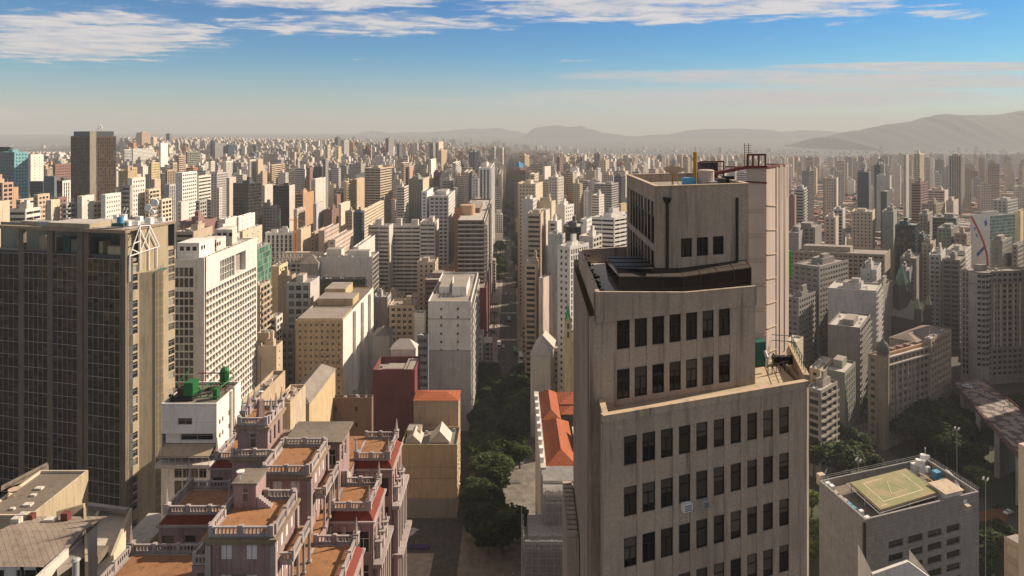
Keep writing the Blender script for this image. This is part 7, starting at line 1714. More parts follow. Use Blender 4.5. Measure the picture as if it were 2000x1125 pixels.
def mass(name, items, label):
    mb = MB(); uvs, tone, win = [], [], []
    def face(a, b, z0, z1, c, w_, off):
        l = sqrt((a[0]-b[0])**2+(a[1]-b[1])**2); mb.quad((*a, z0), (*b, z0), (*b, z1), (*a, z1)); hh = z1-z0
        uvs.extend((off, -hh, off+l, -hh, off+l, -.6, off, -.6)); tone.extend(c*4); win.extend((w_,)*4)
    def flat(pts, c):
        mb.poly(pts); 
        for p in pts: uvs.extend((0, 0)); tone.extend(c); win.append(0.)
    def solid(P, dx, dy, z0, z1, c, w1, w2, rc):
        p = [P(0, 0), P(dx, 0), P(dx, dy), P(0, dy)]; off = rng.random()*30
        face(p[0], p[1], z0, z1, c, w1, off); face(p[1], p[2], z0, z1, c, w2, off+7); face(p[2], p[3], z0, z1, c, 0., 0); face(p[3], p[0], z0, z1, c, w2, off)
        flat([(*q, z1) for q in p], rc)
    for cx, cy, dx, dy, z0, h, rot, col in items:
        ex = (cos(rot), sin(rot)); ey = (-sin(rot), cos(rot)); o = (cx-ex[0]*dx/2-ey[0]*dy/2, cy-ex[1]*dx/2-ey[1]*dy/2)
        P = lambda a, b: add(add(o, ex, a), ey, b); v = rng.uniform(.8, 1.1); c = tuple(k*v for k in RGBW[col])+(1.,); rc = rng.choice(ROOFC)+(1.,)
        w1 = rng.choice([.25, .4, .7, .95, .1]); w2 = rng.choice([.25, .4, .6, .05, .05])
        if h < 14 and rng.random() < .35: rc = (.34, .12, .06, 1.)
        solid(P, dx, dy, z0-1, z0+h, c, w1, w2, rc)
        if h > 16:
            a, b = rng.uniform(.1, .4)*dx, rng.uniform(.15, .4)*dy; w_ = rng.uniform(.3, .5)
            o2 = P(a, b); P2 = lambda i, j, o2=o2: add(add(o2, ex, i), ey, j); solid(P2, dx*w_, dy*w_, z0+h, z0+h+rng.uniform(2.5, 7), c, 0., 0., rc)
    o = mb.build(name, CITY, None); me = o.data
    l = me.uv_layers.new(name='UVMap'); l.data.foreach_set('uv', uvs)
    a = me.color_attributes.new('tone', 'FLOAT_COLOR', 'CORNER'); a.data.foreach_set('color', tone)
    a = me.attributes.new('win', 'FLOAT', 'CORNER'); a.data.foreach_set('value', win)
    o['kind'] = 'stuff'; o['label'] = label; return o
RGBW = {'white': (.68, .65, .60), 'offwhite': (.60, .55, .48), 'cream': (.58, .48, .36), 'beige': (.48, .39, .28), 'tan': (.44, .34, .23), 'pinkish': (.53, .43, .36), 'grey': (.38, .36, .34), 'lilac': (.46, .42, .405), 'mid': (.26, .25, .235), 'brown': (.18, .12, .09), 'slate': (.12, .14, .165), 'redwine': (.21, .06, .06), 'salmon': (.48, .25, .18), 'ochre': (.54, .36, .13), 'green': (.18, .24, .19), 'orange': (.48, .21, .08)}
CITY = citymat()
for cx_ in range(900):                                                    # still farther out, down to the foot of the hills
    y_ = 5600+rng.random()**1.3*4500; x_ = rng.uniform(-.8, .85)*y_
    if abs(x_) < 20: continue
    k = x_/y_; h = rng.uniform(18, 60) if rng.random() < (.5 if k < .1 else .18) else rng.uniform(6, 14)
    yt = HY+(CAMZ-terr(x_, y_)-h)*F/y_
    if yt < env(CX+F*k)-16: continue
    MASS.append((x_, y_, rng.uniform(18, 40), rng.uniform(18, 40), terr(x_, y_), h, 0 if k < .03 else -.5, rng.choice(PALE)))
mass('distant_buildings', MASS, 'pale mass of small distant city buildings filling the middle and far distance')

BACK = []
for _k in range(170):
    _x, _y = rng.uniform(-620, 420), -70-rng.random()**1.5*560
    if abs(_x+3) < 20: continue
    BACK.append((_x, _y, rng.uniform(14, 34), rng.uniform(14, 30), 0, rng.choice([22, 40, 55, 70, 90, 110]), 0, rng.choice(PALE+DARK)))
mass('city_behind', BACK, 'city buildings behind the viewpoint, mirrored in the dark curtain wall')

# ------------------------------------------------------------------ ground, avenue, hills
def groundmat():
    m, t, b = pbr('city_ground', (.1, .095, .09), .9); pos = t.node('ShaderNodeNewGeometry').outputs['Position']; q = t.sep(pos)
    n = t.noise(pos, .02, 5, .6); n2 = t.noise(pos, .004, 4, .6); n3 = t.noise(pos, .5, 4, .6)
    base = t.mix(t.ss(n3, .3, .7), (.05, .048, .045), (.09, .083, .075))
    veg = t.mix(n3, (.02, .035, .012), (.05, .065, .025))
    base = t.mix(t.m('MULTIPLY', t.ss(n, .5, .6), t.ss(q[1], 500., 1500.)), base, veg)
    t.l.new(base, b.inputs['Base Color']); return m
mb = MB(); xs = [-12900, -9000, -6000, -4000, -2800, -2000, -1400, -900, -500, -250, -100, 0, 100, 250, 500, 900, 1400, 2000, 2800, 4000, 6000, 9000, 12900]
ys = [-390, 0, 300, 700, 1100, 1400, 1700, 2000, 2300, 2600, 2900, 3200, 3600, 4200, 5000, 5800, 6600, 7500, 8500, 9600, 10800, 12200, 13600, 14600, 15700]
for j in range(len(ys)-1):
    for i in range(len(xs)-1): mb.quad(*[(x, y, terr(x, y)) for x, y in ((xs[i], ys[j]), (xs[i+1], ys[j]), (xs[i+1], ys[j+1]), (xs[i], ys[j+1]))])
struct(mb.build('ground', groundmat(), org=(0, 0, 0)))
def surf(name, col, col2, sc=.4, rough=.85):
    m, t, b = pbr(name, col, rough); n = t.noise(t.node('ShaderNodeNewGeometry').outputs['Position'], sc, 6, .65); t.l.new(t.mix(t.ss(n, .3, .7), col, col2), b.inputs['Base Color']); return m
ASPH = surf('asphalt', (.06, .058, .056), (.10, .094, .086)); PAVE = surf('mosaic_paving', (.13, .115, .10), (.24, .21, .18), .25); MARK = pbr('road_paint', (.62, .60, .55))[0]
def strip(name, x0, x1, y0, y1, z, mat, n=40):
    mb = MB()
    for k in range(n):
        a, b = y0+(y1-y0)*k/n, y0+(y1-y0)*(k+1)/n
        mb.quad((x0, a, terr(x0, a)+z), (x1, a, terr(x0, a)+z), (x1, b, terr(x0, b)+z), (x0, b, terr(x0, b)+z))
    return struct(mb.build(name, mat))
strip('avenue', -9.5, 4.0, 415, 4300, .06, ASPH)
SUNPAVE = surf('sunlit_paving', (.26, .225, .19), (.44, .39, .33), .25)  # plaza paving lightened: sunlight on the junction put into its colour
for _x0, _x1 in ((-18.8, -9.5), (4.0, 11.5)): strip('pavement', _x0, _x1, 150, 400, .13, PAVE); strip('pavement', _x0, _x1, 400, 1500, .13, SUNPAVE)
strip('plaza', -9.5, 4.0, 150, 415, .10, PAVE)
mb = MB()                                                              # dark inlay bands and a round bed in the plaza paving
for k in range(12): mb.box(-9.2, 160+k*21, .105, 3.8, 162.2+k*21, .118)
struct(mb.build('paving_band', ASPH))
for yc in (487, 561, 700):
    for k in range(13):
        mb = MB(); mb.box(-9.2+k*1.0, yc, .066, -8.65+k*1.0, yc+4.5, .07); struct(mb.build('road_marking', MARK))
mb = MB()
for k in range(60): mb.box(-2.8, 430+k*9, .066, -2.65, 433+k*9, .07)
struct(mb.build('lane_marking', MARK))
# cross streets
for k, (yc, w_) in enumerate(((470, 9), (575, 12), (705, 10), (850, 14))):
    mb = MB(); mb.box(-150, yc, .02, -18.9, yc+w_, .05); mb.box(11.6, yc, .02, 150, yc+w_, .05); struct(mb.build('street', ASPH))
# the shaded valley on the right
VG = surf('park_ground', (.03, .045, .018), (.07, .07, .035), .15)
mb = MB(); mb.poly([(58, 150, .02), (330, 150, .02), (330, 330, .02), (200, 352, .02), (120, 352, .02), (58, 300, .02)]); struct(mb.build('park_lawn', VG))
def px_poly(name, pts, z, mat):
    mb = MB(); mb.poly([(*ray(px, (CAMZ-z)*F/(py-HY)), z) for px, py in pts]); return struct(mb.build(name, mat))
px_poly('valley_road', [(1640, 838), (1760, 760), (1790, 770), (1700, 850), (1760, 900), (1920, 975), (2080, 1040), (2080, 1110), (1900, 1030), (1690, 905)], .06, ASPH)
px_poly('forecourt', [(1650, 838), (1690, 826), (1720, 842), (1672, 850)], .1, PAVE)
px_poly('planting_bed', [(1912, 1000), (1952, 990), (1970, 1010), (1930, 1060), (1912, 1060)], .1, surf('red_earth', (.25, .07, .03), (.08, .09, .03), .3))
mb = MB()
for k in range(9):
    x, y = ray(1650+k*5, 338); mb.box(x, y-k*.6, .075, x+.7, y+8-k*.6, .09)
struct(mb.build('road_marking', MARK))
# hills
def hillmat():
    m, t, b = pbr('hazy_forest_hills', (.03, .045, .02), .9); n = t.noise(t.node('ShaderNodeNewGeometry').outputs['Position'], .012, 7, .65)
    t.l.new(t.mix(t.ss(n, .35, .65), (.005, .012, .015), (.011, .02, .021)), b.inputs['Base Color']); return m  # forest green shifted to blue, distance haze put into the colour
HM = hillmat()
def ridge(prof, D, depth, seed):
    rg = random.Random(seed); mb = MB(); P = []
    px = prof[0][0]; ph = [rg.uniform(0, 6.3) for _ in range(8)]
    while px <= prof[-1][0]:
        for (a, ya), (b, yb) in zip(prof, prof[1:]):
            if a <= px <= b: s = (px-a)/(b-a); s = s*s*(3-2*s); py = ya+(yb-ya)*s; break
        P.append((px, zat(py, D)+D/F*(.5*sin(px*.11+ph[0])+.35*sin(px*.23+ph[1])))); px += 8
    n = 22; G_ = []
    for j in range(n):
        f = j/(n-1); row = []
        for i, (px, h) in enumerate(P):
            yy = D-depth+2*depth*f; q = max(0, 1-abs(2*f-1)); q = q*q*(3-2*q)
            gully = 1-.06*(1-q)*(1+sin(px*.07+ph[2]+3*f))*(q > 0)-.03*(1-q)*(1+sin(px*.19+ph[3]-5*f))
            row.append(((px-CX)/F*D, yy, 2+(h-2)*q*gully))
        G_.append(row)
    for j in range(n-1):
        for i in range(len(P)-1): mb.quad(G_[j][i], G_[j][i+1], G_[j+1][i+1], G_[j+1][i])
    return struct(mb.build('hills', HM, smooth=True))
ridge([(1610, 268), (1680, 255), (1720, 247), (1745, 241), (1790, 237), (1815, 228), (1845, 223), (1890, 225), (1925, 224), (1965, 224), (1980, 219), (2000, 216), (2060, 205), (2140, 222), (2260, 268)], 7600, 1500, 1)
ridge([(960, 272), (1020, 266), (1045, 250), (1065, 246), (1088, 244), (1105, 248), (1118, 247), (1135, 245), (1155, 253), (1180, 259), (1230, 266), (1300, 262), (1370, 252), (1430, 251), (1480, 252), (1530, 257), (1580, 254), (1640, 258), (1720, 268)], 12500, 1400, 2)
ridge([(560, 274), (690, 262), (725, 255), (760, 259), (840, 258), (900, 253), (930, 251), (975, 250), (1005, 256), (1060, 272)], 14300, 1000, 3)
ridge([(-500, 266), (100, 268), (400, 269), (700, 268)], 14200, 900, 4)

# ------------------------------------------------------------------ trees
TL = [('a', -3.5, 239, 1.25), ('b', -9.5, 252, 1.15), ('a', -12, 262, 1.0), ('d', -6, 272, 1.0), ('a', -14, 285, .9), ('b', -11, 300, .95), ('a', 3.5, 300, .9), ('d', -7, 316, 1), ('a', 2.5, 322, 1.0), ('b', 1.5, 338, 1.05), ('a', -11, 345, .95), ('d', -9, 366, 1.0), ('a', 4, 352, 1.15), ('b', 2, 372, 1.1), ('d', 5, 392, .95), ('a', -12, 395, .85), ('c', -13, 330, .8),
      ('b', 8, 625, 1.2), ('a', 8, 655, 1.4), ('c', 9, 690, 1.3), ('a', 7, 740, 1.3), ('c', -12, 730, 1.2), ('a', -13, 770, 1.2), ('b', 7, 800, 1.4), ('a', -12, 840, 1.2), ('b', 8, 900, 1.4), ('a', -13, 950, 1.3), ('b', 7, 1010, 1.4), ('b', -12, 1090, 1.4), ('a', 8, 1160, 1.5),
      ('c', 12, 478, 1.3), ('a', 17, 505, 1.2), ('b', 20, 530, 1.1), ('c', 22, 475, 1.0)]
ORD = ['first', 'second', 'third', 'fourth', 'fifth', 'sixth', 'seventh', 'eighth', 'ninth', 'tenth', 'eleventh', 'twelfth', 'thirteenth', 'fourteenth', 'fifteenth', 'sixteenth', 'seventeenth', 'eighteenth', 'nineteenth', 'twentieth']
_q = random.Random(31)
for _k in range(26): TL.append((_q.choice('abad'), _q.choice([-15.5, -13, -10.5, -7.5]) + _q.uniform(-1.2, 1.2), 238+_k*6.6, _q.uniform(.75, 1.0)))
for _k in range(34): TL.append((_q.choice('abcb'), _q.choice([-15, -13, 7, 9]), 650+_k*22, _q.uniform(1.1, 1.5)))
def nth(k): return ORD[k] if k < 20 else ('%s-%s' % (['twenty', 'thirty', 'forty', 'fifty', 'sixty'][(k+1)//10-2], ORD[(k+1)%10-1]) if (k+1) % 10 else ['twentieth', 'thirtieth', 'fortieth', 'fiftieth', 'sixtieth'][(k+1)//10-2])
near = sorted([t for t in TL if t[2] < 420], key=lambda t: t[2]); mid = sorted([t for t in TL if t[2] >= 420], key=lambda t: t[2])
for k, (kd, x, y, s) in enumerate(near): tree(kd, x, y, s*1.35, 'dark green street tree on the shaded plaza, %s from the near end' % nth(k), 'trees on the shaded plaza')
for k, (kd, x, y, s) in enumerate(mid): tree(kd, x, y, s, '%s green tree along the sunlit stretch of the avenue, %s from the crossing' % ('yellow' if kd == 'c' else 'deep', nth(k)), 'trees along the avenue')
for k, (x, y) in enumerate(((-14.5, 470), (-14, 490), (-13.8, 520), (-14, 545))): tree('palm', x, y, 1.1, 'palm tree on the left pavement of the avenue, %s from the plaza' % nth(k), 'palms beside the avenue', 'palm_tree')
rg = random.Random(11); k = 0
PK = [(1598, 870, 'b', 1.5), (1640, 880, 'a', 1.5), (1590, 920, 'b', 1.5), (1630, 915, 'b', 1.4), (1675, 890, 'a', 1.25), (1660, 925, 'b', 1.3), (1600, 850, 'a', 1.3), (1700, 915, 'a', 1.2), (1720, 810, 'b', 1.2), (1750, 800, 'a', 1.5), (1785, 800, 'b', 1.6), (1820, 795, 'a', 1.5), (1845, 800, 'b', 1.3), (1735, 830, 'a', 1.4), (1770, 835, 'b', 1.6), (1805, 835, 'b', 1.6), (1840, 830, 'a', 1.6), (1870, 825, 'b', 1.2), (1785, 865, 'b', 1.5), (1825, 868, 'a', 1.6), (1860, 862, 'b', 1.5), (1890, 862, 'a', 1.2), (1850, 890, 'b', 1.3), (1895, 900, 'a', 1.3), (1930, 870, 'b', 1.1), (1905, 945, 'c', 1.3), (1585, 990, 'c', 1.2), (1590, 1040, 'c', 1.0), (1925, 1090, 'b', 1.2), (1945, 1060, 'a', 1.1), (1910, 1120, 'a', 1.3), (1590, 1090, 'c', 1.1), (1965, 815, 'b', 1.1), (1990, 800, 'a', 1.1)]
for px, py, kd, s in PK:
    D = (CAMZ-4)*F/(py-HY); x, y = ray(px, D)
    side = 'left clump by the beige tower' if px < 1705 else ('round helipad block' if py > 930 else ('beside the viaduct' if px > 1875 else 'middle clump below the domed building'))
    tree(kd, x, y, s, 'shaded park tree, %s counted in reading order, %s' % (nth(k), side), 'park trees in the valley'); k += 1
for k in range(26):
    px = 636+rg.random()*84; D = 690+rg.random()*330; x, y = ray(px, D)
    tree('far', x, y, 1.5+rg.random()*.5, 'park tree of the square left of the banded slab, %s one' % nth(k), 'trees of the square', sz=1.4)
# scattered far greenery that nobody could count
mb = MB(); rg = random.Random(4); base = crown(rg, 7, 10, 6, 34, 2.2)
for k in range(1700):
    D = 620+rg.random()**1.5*4800; px = rg.uniform(0, 2000)
    if px < 1000 and rg.random() < .75: continue
    if 1000 < px < 1500 and rg.random() < .5: continue
    x, y = ray(px, D)
    if abs(x+3) < 16 or any(abs(f[0]-x) < f[2]+6 and abs(f[1]-y) < f[2]+6 for f in FOOT): continue
    s = rg.uniform(.7, 1.4); z = terr(x, y)
    i = len(mb.v); mb.v.extend((a*s+x, b*s+y, c*s+z) for a, b, c in base.v); mb.f.extend(tuple(q+i for q in f) for f in base.f); mb.m.extend(base.m)
o = stuff(mb.build('distant_foliage', LEAF)); o['label'] = 'scattered green tree tops between the distant buildings'

# ------------------------------------------------------------------ viaduct
def viaduct():
    z = 21.0; P = lambda px, py: ray(px, (CAMZ-z)*F/(py-HY))
    A, Bq, Cq, Dq = P(1858, 745), P(1920, 742), P(2120, 905), P(2075, 985)
    r = thing('viaduct', 'pedestrian viaduct with patterned pale paving crossing the tree-filled valley', 'bridge', ((A[0]+Cq[0])/2, (A[1]+Cq[1])/2, 0))
    m, t, b = pbr('viaduct_paving', (.3, .25, .22)); pos = t.node('ShaderNodeNewGeometry').outputs['Position']; n = t.noise(pos, .35, 4, .7); v = t.node('ShaderNodeTexVoronoi'); v.inputs['Scale'].default_value = .3; t.l.new(pos, v.inputs['Vector'])
    t.l.new(t.mix(t.m('GREATER_THAN', v.outputs['Distance'], .55), t.mix(n, (.36, .29, .25), (.22, .18, .16)), (.10, .08, .08)), b.inputs['Base Color'])
    mb = MB(); mb.prism([Dq, Cq, Bq, A], z-1.4, z, 0, 1, True); mb.build('deck', [W['brown'], m], r)
    for p, q in ((A, Dq), (Bq, Cq)):
        e = unit(q[0]-p[0], q[1]-p[1]); l = sqrt((q[0]-p[0])**2+(q[1]-p[1])**2); mb = MB(); n_ = (-e[1], e[0])
        for k in range(int(l/2.2)): mb.ob(p, e, n_, k*2.2, k*2.2+.25, -.12, .12, z+.003, z+1.15)
        mb.ob(p, e, n_, 0, l, -.14, .14, z+1.0, z+1.15); mb.ob(p, e, n_, 0, l, -.06, .06, z+.4, z+.5); mb.build('railing', W['rust'], r)
    for k in range(5):
        s = .12+k*.19; a = (A[0]+(Dq[0]-A[0])*s, A[1]+(Dq[1]-A[1])*s); b_ = (Bq[0]+(Cq[0]-Bq[0])*s, Bq[1]+(Cq[1]-Bq[1])*s); mb = MB(); e = unit(b_[0]-a[0], b_[1]-a[1]); mb.ob(a, e, (-e[1], e[0]), 1, sqrt((b_[0]-a[0])**2+(b_[1]-a[1])**2)-1, -1, 1, 0, z-1.403); mb.build('pier', W['grey'], r)
    return A, Bq, Cq, Dq, z
VA, VB, VC, VD, VZ = viaduct()

# ------------------------------------------------------------------ vehicles
TYRE = pbr('tyre', (.02, .02, .02), .8)[0]; LAMP = pbr('lamp_glass', (.7, .68, .6), .2)[0]
def paint(name, c): return pbr(name, c, .35, .5)[0]
CP = {'white': paint('white_car_paint', (.72, .72, .7)), 'silver': paint('silver_car_paint', (.38, .39, .40)), 'black': paint('black_car_paint', (.02, .02, .022)), 'red': paint('red_car_paint', (.40, .03, .03)), 'green': paint('green_bus_paint', (.05, .16, .06)), 'grey': paint('grey_car_paint', (.14, .145, .15))}
def car_proto(): 
    b = MB(); prof = [(-2.1, .35), (-2.1, .85), (-1.85, .98), (-1.25, 1.02), (-.75, 1.46), (.85, 1.48), (1.5, 1.05), (2.0, .92), (2.15, .7), (2.15, .35)]
    def ext(prof, w, mb, top=None):
        n = len(prof); L_ = [(-w*(1 if z < 1.04 else .84), y, z) for y, z in prof]; Rr = [(-x, y, z) for x, y, z in L_]
        for i in range(n): j = (i+1) % n; mb.quad(L_[i], L_[j], Rr[j], Rr[i])
        mb.poly(L_[::-1]); mb.poly(Rr)
    ext(prof, .86, b); gl = MB()
    for s in (-1, 1): gl.poly([(s*.80, -1.05, 1.08), (s*.80, 1.2, 1.1), (s*.745, .8, 1.4), (s*.745, -.7, 1.39)])
    gl.quad((-.76, 1.46, 1.1), (.76, 1.46, 1.1), (.7, .93, 1.45), (-.7, .93, 1.45)); gl.quad((-.76, -1.22, 1.06), (.76, -1.22, 1.06), (.7, -.8, 1.44), (-.7, -.8, 1.44))
    wh = MB(); wh.cyl(0, 0, -.1, .32, .1, .32, 12); wh.v = [(z, x, y) for x, y, z in wh.v]; la = MB(); la.box(-.14, -.04, -.08, .14, .04, .08)
    return b, gl.mesh('car_window', G['dark']), wh.mesh('wheel', TYRE), la.mesh('headlight', LAMP)
CB = car_proto(); CBM = {}
def bus_proto(mat):
    b = MB(); b.box(-1.25, -5.6, .4, 1.25, 5.6, 3.0); b.box(-1.15, -5.4, 3.003, 1.15, 5.4, 3.12); b.box(-.7, -2.5, 3.123, .7, -.5, 3.35); g = MB()
    for s in (-1, 1):
        for k in range(6): y = -5.0+k*1.7; g.quad((s*1.26, y, 1.5), (s*1.26, y+1.5, 1.5), (s*1.26, y+1.5, 2.55), (s*1.26, y, 2.55))
    for s in (-1, 1): g.quad((-1.1, s*5.61, 1.4), (1.1, s*5.61, 1.4), (1.1, s*5.61, 2.7), (-1.1, s*5.61, 2.7))
    return b.mesh('body', mat), g.mesh('bus_window', G['dark'])
BUSM = {k: bus_proto(CP[k]) for k in ('white', 'green', 'grey')}
def vehicle(kind, col, x, y, z, rz, label, group):
    r = thing(kind, label, 'bus' if kind == 'city_bus' else 'car', (x, y, z), group, rz)
    def part(n, me, loc): o = bpy.data.objects.new(n, me); C.objects.link(o); o.parent = r; o.location = loc; return o
    if kind == 'city_bus':
        for n, me in zip(('body', 'window_band'), BUSM[col]): part(n, me, (0, 0, 0))
        for sx in (-1.1, 1.1):
            for sy in (-3.6, 3.6): o = part('wheel', CB[2], (sx, sy, .46)); o.scale = (1.3, 1.45, 1.45)
        for sx in (-.9, .9): part('headlight', CB[3], (sx, 5.62, .9))
    else:
        if col not in CBM: CBM[col] = CB[0].mesh('body', CP[col])
        part('body', CBM[col], (0, 0, 0)); part('window_band', CB[1], (0, 0, .004))
        for sx in (-.8, .8):
            for sy in (-1.35, 1.4): part('wheel', CB[2], (sx, sy, .32))
            part('headlight', CB[3], (sx*.8, 2.14, .72))
    return r
for px, py, kd, col, rz, lab in ((975, 677, 'city_bus', 'white', 0, 'white van-like bus at the left kerb of the avenue, behind the parked cars'), (1006, 690, 'city_bus', 'green', .1, 'green and white bus on the avenue below the zebra crossing, left of two'), (1017, 700, 'city_bus', 'white', .05, 'white bus on the avenue below the zebra crossing, right of two'), (994, 628, 'city_bus', 'grey', 0, 'grey bus driving away on the avenue just beyond the zebra crossing'), (1018, 720, 'city_bus', 'white', .05, 'last white bus of the queue near the plaza trees')):
    D = (CAMZ-.07)*F/(py-HY); vehicle(kd, col, *ray(px, D), .07, rz, lab, 'buses on the avenue')
for k, (px, py, col, rz, lab) in enumerate(((974, 697, 'black', 0, 'black car parked at the left kerb of the avenue'), (983, 678, 'white', .1, 'white car beside the van-like bus on the avenue'), (972, 712, 'grey', 0, 'grey car nearest the plaza at the left kerb'), (998, 560, 'red', 0, 'red car far up the avenue before the trees'), (988, 575, 'white', 0, 'white car far up the avenue on the left lane'), (1003, 585, 'silver', 3.1, 'silver car coming down the avenue on the right lane'), (985, 545, 'black', 0, 'black car farthest up the avenue'), (963, 1022, 'silver', 1.2, 'silver car parked in the dark at the near end of the plaza'))):
    D = (CAMZ-.1)*F/(py-HY); vehicle('parked_car' if rz in (0, 1.2) else 'car', col, *ray(px, D), .12, rz, lab, 'cars on the avenue')
_q = random.Random(12); _n = {}
for _k in range(22):
    _c = _q.choice(['white', 'silver', 'black', 'grey', 'red', 'white']); _y = 600+_k*31+_q.uniform(-8, 8); _x = _q.choice([-7.5, -5, -.5, 2]); _n[_c] = _n.get(_c, 0)+1
    vehicle('car', _c, _x, _y, terr(_x, _y)+.07, 0 if _x < -3 else pi, '%s car driving on the far avenue, %s %s one past the palms' % (_c, nth(_n[_c]-1), _c), 'cars on the avenue')
for px, py, kd, col, rz, lab in ((1681, 798, 'city_bus', 'white', -.7, 'pale bus in the shaded street left of the domed building'), (1696, 862, 'city_bus', 'white', .9, 'white bus half hidden under the park trees'), (1690, 806, 'car', 'silver', -.7, 'silver car behind the pale bus near the domed building'), (1970, 1003, 'car', 'white', -1.2, 'white van-like car on the valley road at the right edge'), (1945, 990, 'car', 'black', -1.2, 'black car on the valley road at the right edge'), (1905, 893, 'city_bus', 'grey', -1.0, 'grey bus in deep shade under the viaduct trees')):
    D = (CAMZ-.1)*F/(py-HY); vehicle(kd, col, *ray(px, D), .07, rz, lab, 'traffic in the valley')
D_ = (CAMZ-VZ)*F/(757-HY); vehicle('car', 'white', *ray(1889, D_), VZ+.003, .9, 'white police-style car parked on the viaduct near its far end', 'cars on the viaduct')

# ------------------------------------------------------------------ people, street lamps, market awning
def person_mesh(shirt, trousers):
    sk = pbr('skin', (.32, .18, .12))[0] if 'skin' not in M else M['skin']; mb = MB(); n = 8
    def col(cx, cy, prof, m):
        i = len(mb.v)
        for rx, ry, z in prof: mb.v.extend((cx+rx*cos(2*pi*k/n), cy+ry*sin(2*pi*k/n), z) for k in range(n))
        for q in range(len(prof)-1):
            for k in range(n): j = (k+1) % n; a = i+q*n; mb.f.append((a+k, a+j, a+n+j, a+n+k)); mb.m.append(m)
        mb.f.append(tuple(range(i+(len(prof)-1)*n, i+len(prof)*n))); mb.m.append(m)
    for s in (-1, 1): col(s*.1, .12*s, [(.07, .13, 0), (.06, .08, .08), (.07, .08, .45), (.1, .1, .85)], 1)
    col(0, 0, [(.19, .13, .82), (.17, .12, 1.05), (.22, .13, 1.36), (.16, .1, 1.46), (.06, .06, 1.5), (.06, .06, 1.54)], 0)
    for s in (-1, 1): mb.tube((s*.23, 0, 1.4), (s*.27, -.08*s, 1.1), .055, 6, 0, .045); mb.tube((s*.27, -.08*s, 1.1), (s*.25, -.02*s+.1, .85), .045, 6, 2, .03)
    i = len(mb.v); prof = [(.05, 1.52), (.085, 1.58), (.1, 1.66), (.085, 1.74), (.03, 1.79)]
    col(0, .01, [(r, r*1.1, z) for r, z in prof], 2)
    return mb.mesh('person', [shirt, trousers, sk])
cl = {k: pbr('cloth_'+k, c, .9)[0] for k, c in (('white', (.6, .6, .58)), ('dark', (.03, .03, .04)), ('red', (.4, .05, .05)), ('blue', (.06, .1, .3)), ('yellow', (.5, .35, .06)), ('grey', (.2, .2, .2)))}
PM = [(person_mesh(cl[a], cl[b]), a, b) for a, b in (('white', 'dark'), ('dark', 'blue'), ('red', 'dark'), ('blue', 'grey'), ('grey', 'dark'), ('yellow', 'blue'))]
rg = random.Random(8); PW = {'white': 'white', 'dark': 'black', 'red': 'red', 'blue': 'blue', 'grey': 'grey', 'yellow': 'yellow'}; seen = {}
def person(x, y, z, where, group):
    me, a, b = rg.choice(PM); key = (a, where); seen[key] = seen.get(key, 0)+1
    o = bpy.data.objects.new('person', me); C.objects.link(o); o.location = (x, y, z); o.rotation_euler = (0, 0, rg.uniform(0, 6.3))
    tag(o, 'person in %s top and %s trousers on the %s, %s so dressed' % (PW[a], {'dark': 'black', 'blue': 'blue', 'grey': 'grey'}[b], where, nth(seen[key]-1)), 'person', group)
for k in range(34):
    y = rg.uniform(420, 500) if k < 24 else rg.uniform(225, 410); x = rg.choice([rg.uniform(-18, -10), rg.uniform(4.5, 11)]) if k < 24 else rg.uniform(-7, 5)
    person(x, y, .13, 'sunlit avenue pavement' if k < 24 else 'shaded plaza', 'people near the avenue')
for k in range(30):
    s, t = rg.uniform(.02, .95), rg.uniform(.1, .9)
    a = tuple(VA[h]+(VD[h]-VA[h])*s for h in (0, 1)); b = tuple(VB[h]+(VC[h]-VB[h])*s for h in (0, 1))
    person(a[0]+(b[0]-a[0])*t, a[1]+(b[1]-a[1])*t, VZ+.003, 'viaduct deck', 'people on the viaduct')
def lampmesh():
    mb = MB(); mb.tube((0, 0, 0), (0, 0, 12), .13, 6, 0, .08); hd = MB()
    for k in range(4): a = k*pi/2; mb.tube((0, 0, 12), (.8*cos(a), .8*sin(a), 12.3), .05, 4); hd.box(.8*cos(a)-.2, .8*sin(a)-.12, 12.2, .8*cos(a)+.2, .8*sin(a)+.12, 12.36)
    return mb.mesh('pole', W['metal']), hd.mesh('lamp_head', W['whitebox'])
LMP = lampmesh()
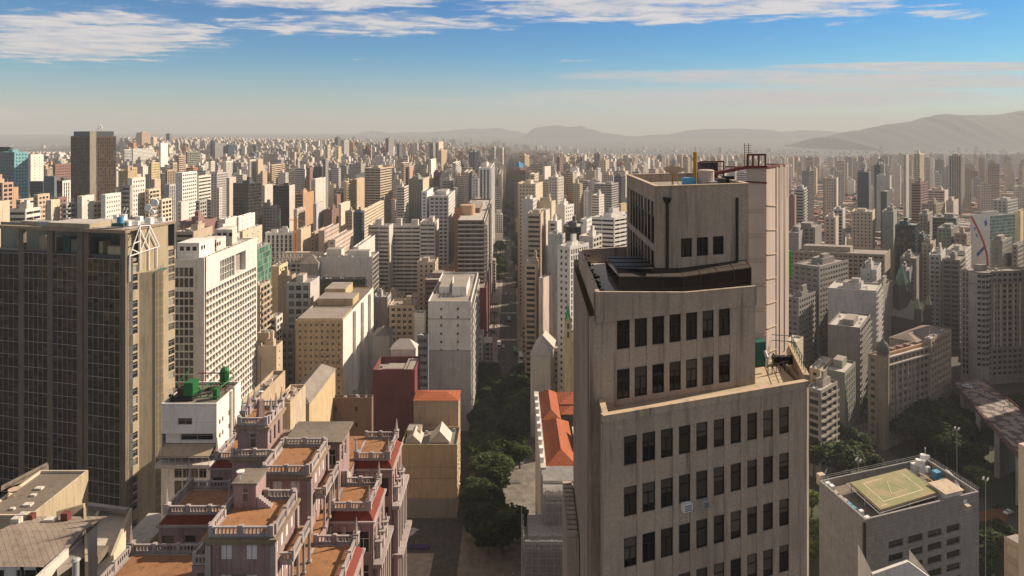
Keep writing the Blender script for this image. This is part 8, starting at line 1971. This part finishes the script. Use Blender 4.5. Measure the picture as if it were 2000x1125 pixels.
def lamp(x, y, z, s, label):
    r = thing('street_lamp', label, 'street lamp', (x, y, z), 'tall four-armed street lamps'); r.scale = (min(s, 1), min(s, 1), s)
    for n, me in zip(('pole', 'lamp_head'), LMP): o = bpy.data.objects.new(n, me); C.objects.link(o); o.parent = r
for px, py, D, lab in ((1869, 832, 238, 'tall street lamp standing among the dark trees left of the viaduct'), (1677, 893, 205, 'street lamp among trees in front of the far corner of the helipad block'), (1925, 930, 205, 'street lamp right of the helipad block beside the valley road')):
    x, y = ray(px, D); s = zat(py, D)/12.5; lamp(x, y, 0, s, lab)
for k, (x, y) in enumerate(((-10.2, 440), (4.6, 452), (-10.2, 505), (4.6, 520), (-10.2, 580), (-4, 262), (3.5, 238), (4.5, 285))): lamp(x, y, .1, .8, 'street lamp along the avenue kerb, %s of those by the road' % nth(k))
_m = MB(); _m.box(-44, 225, .02, -28, 239, .06); struct(_m.build('forecourt', surf('pale_concrete', (.34, .30, .25), (.22, .19, .16), .4)))
_m = MB(); _m.box(-41, 241, .02, -30, 243, .9); tag(_m.build('flower_bed', pbr('violet_flowers', (.05, .03, .11))[0]), 'long planter of violet flowers at the foot of the pink palace', 'flower bed')

# ------------------------------------------------------------------ haze: one closed box of even air
hz = MB(); hz.box(-13000, -400, -1, 13000, 15900, 515)
hm = bpy.data.materials.new('haze_air'); hm.use_nodes = True; hn = hm.node_tree; hn.nodes.remove(hn.nodes['Principled BSDF'])
pv = hn.nodes.new('ShaderNodeVolumePrincipled'); pv.inputs['Color'].default_value = (.74, .765, .79, 1); pv.inputs['Density'].default_value = 1.25e-4; pv.inputs['Anisotropy'].default_value = 0
hn.links.new(pv.outputs[0], hn.nodes['Material Output'].inputs['Volume'])
stuff(hz.build('haze', hm, org=(0, 0, 0)))
for _k in list(LABELS):
    if len(LABELS[_k]) > 1: print('SAME LABEL', len(LABELS[_k]), _k)
print('listed', len(LISTN), 'solo', len(SOLO), 'mass', len(MASS), 'objects', len(bpy.data.objects))
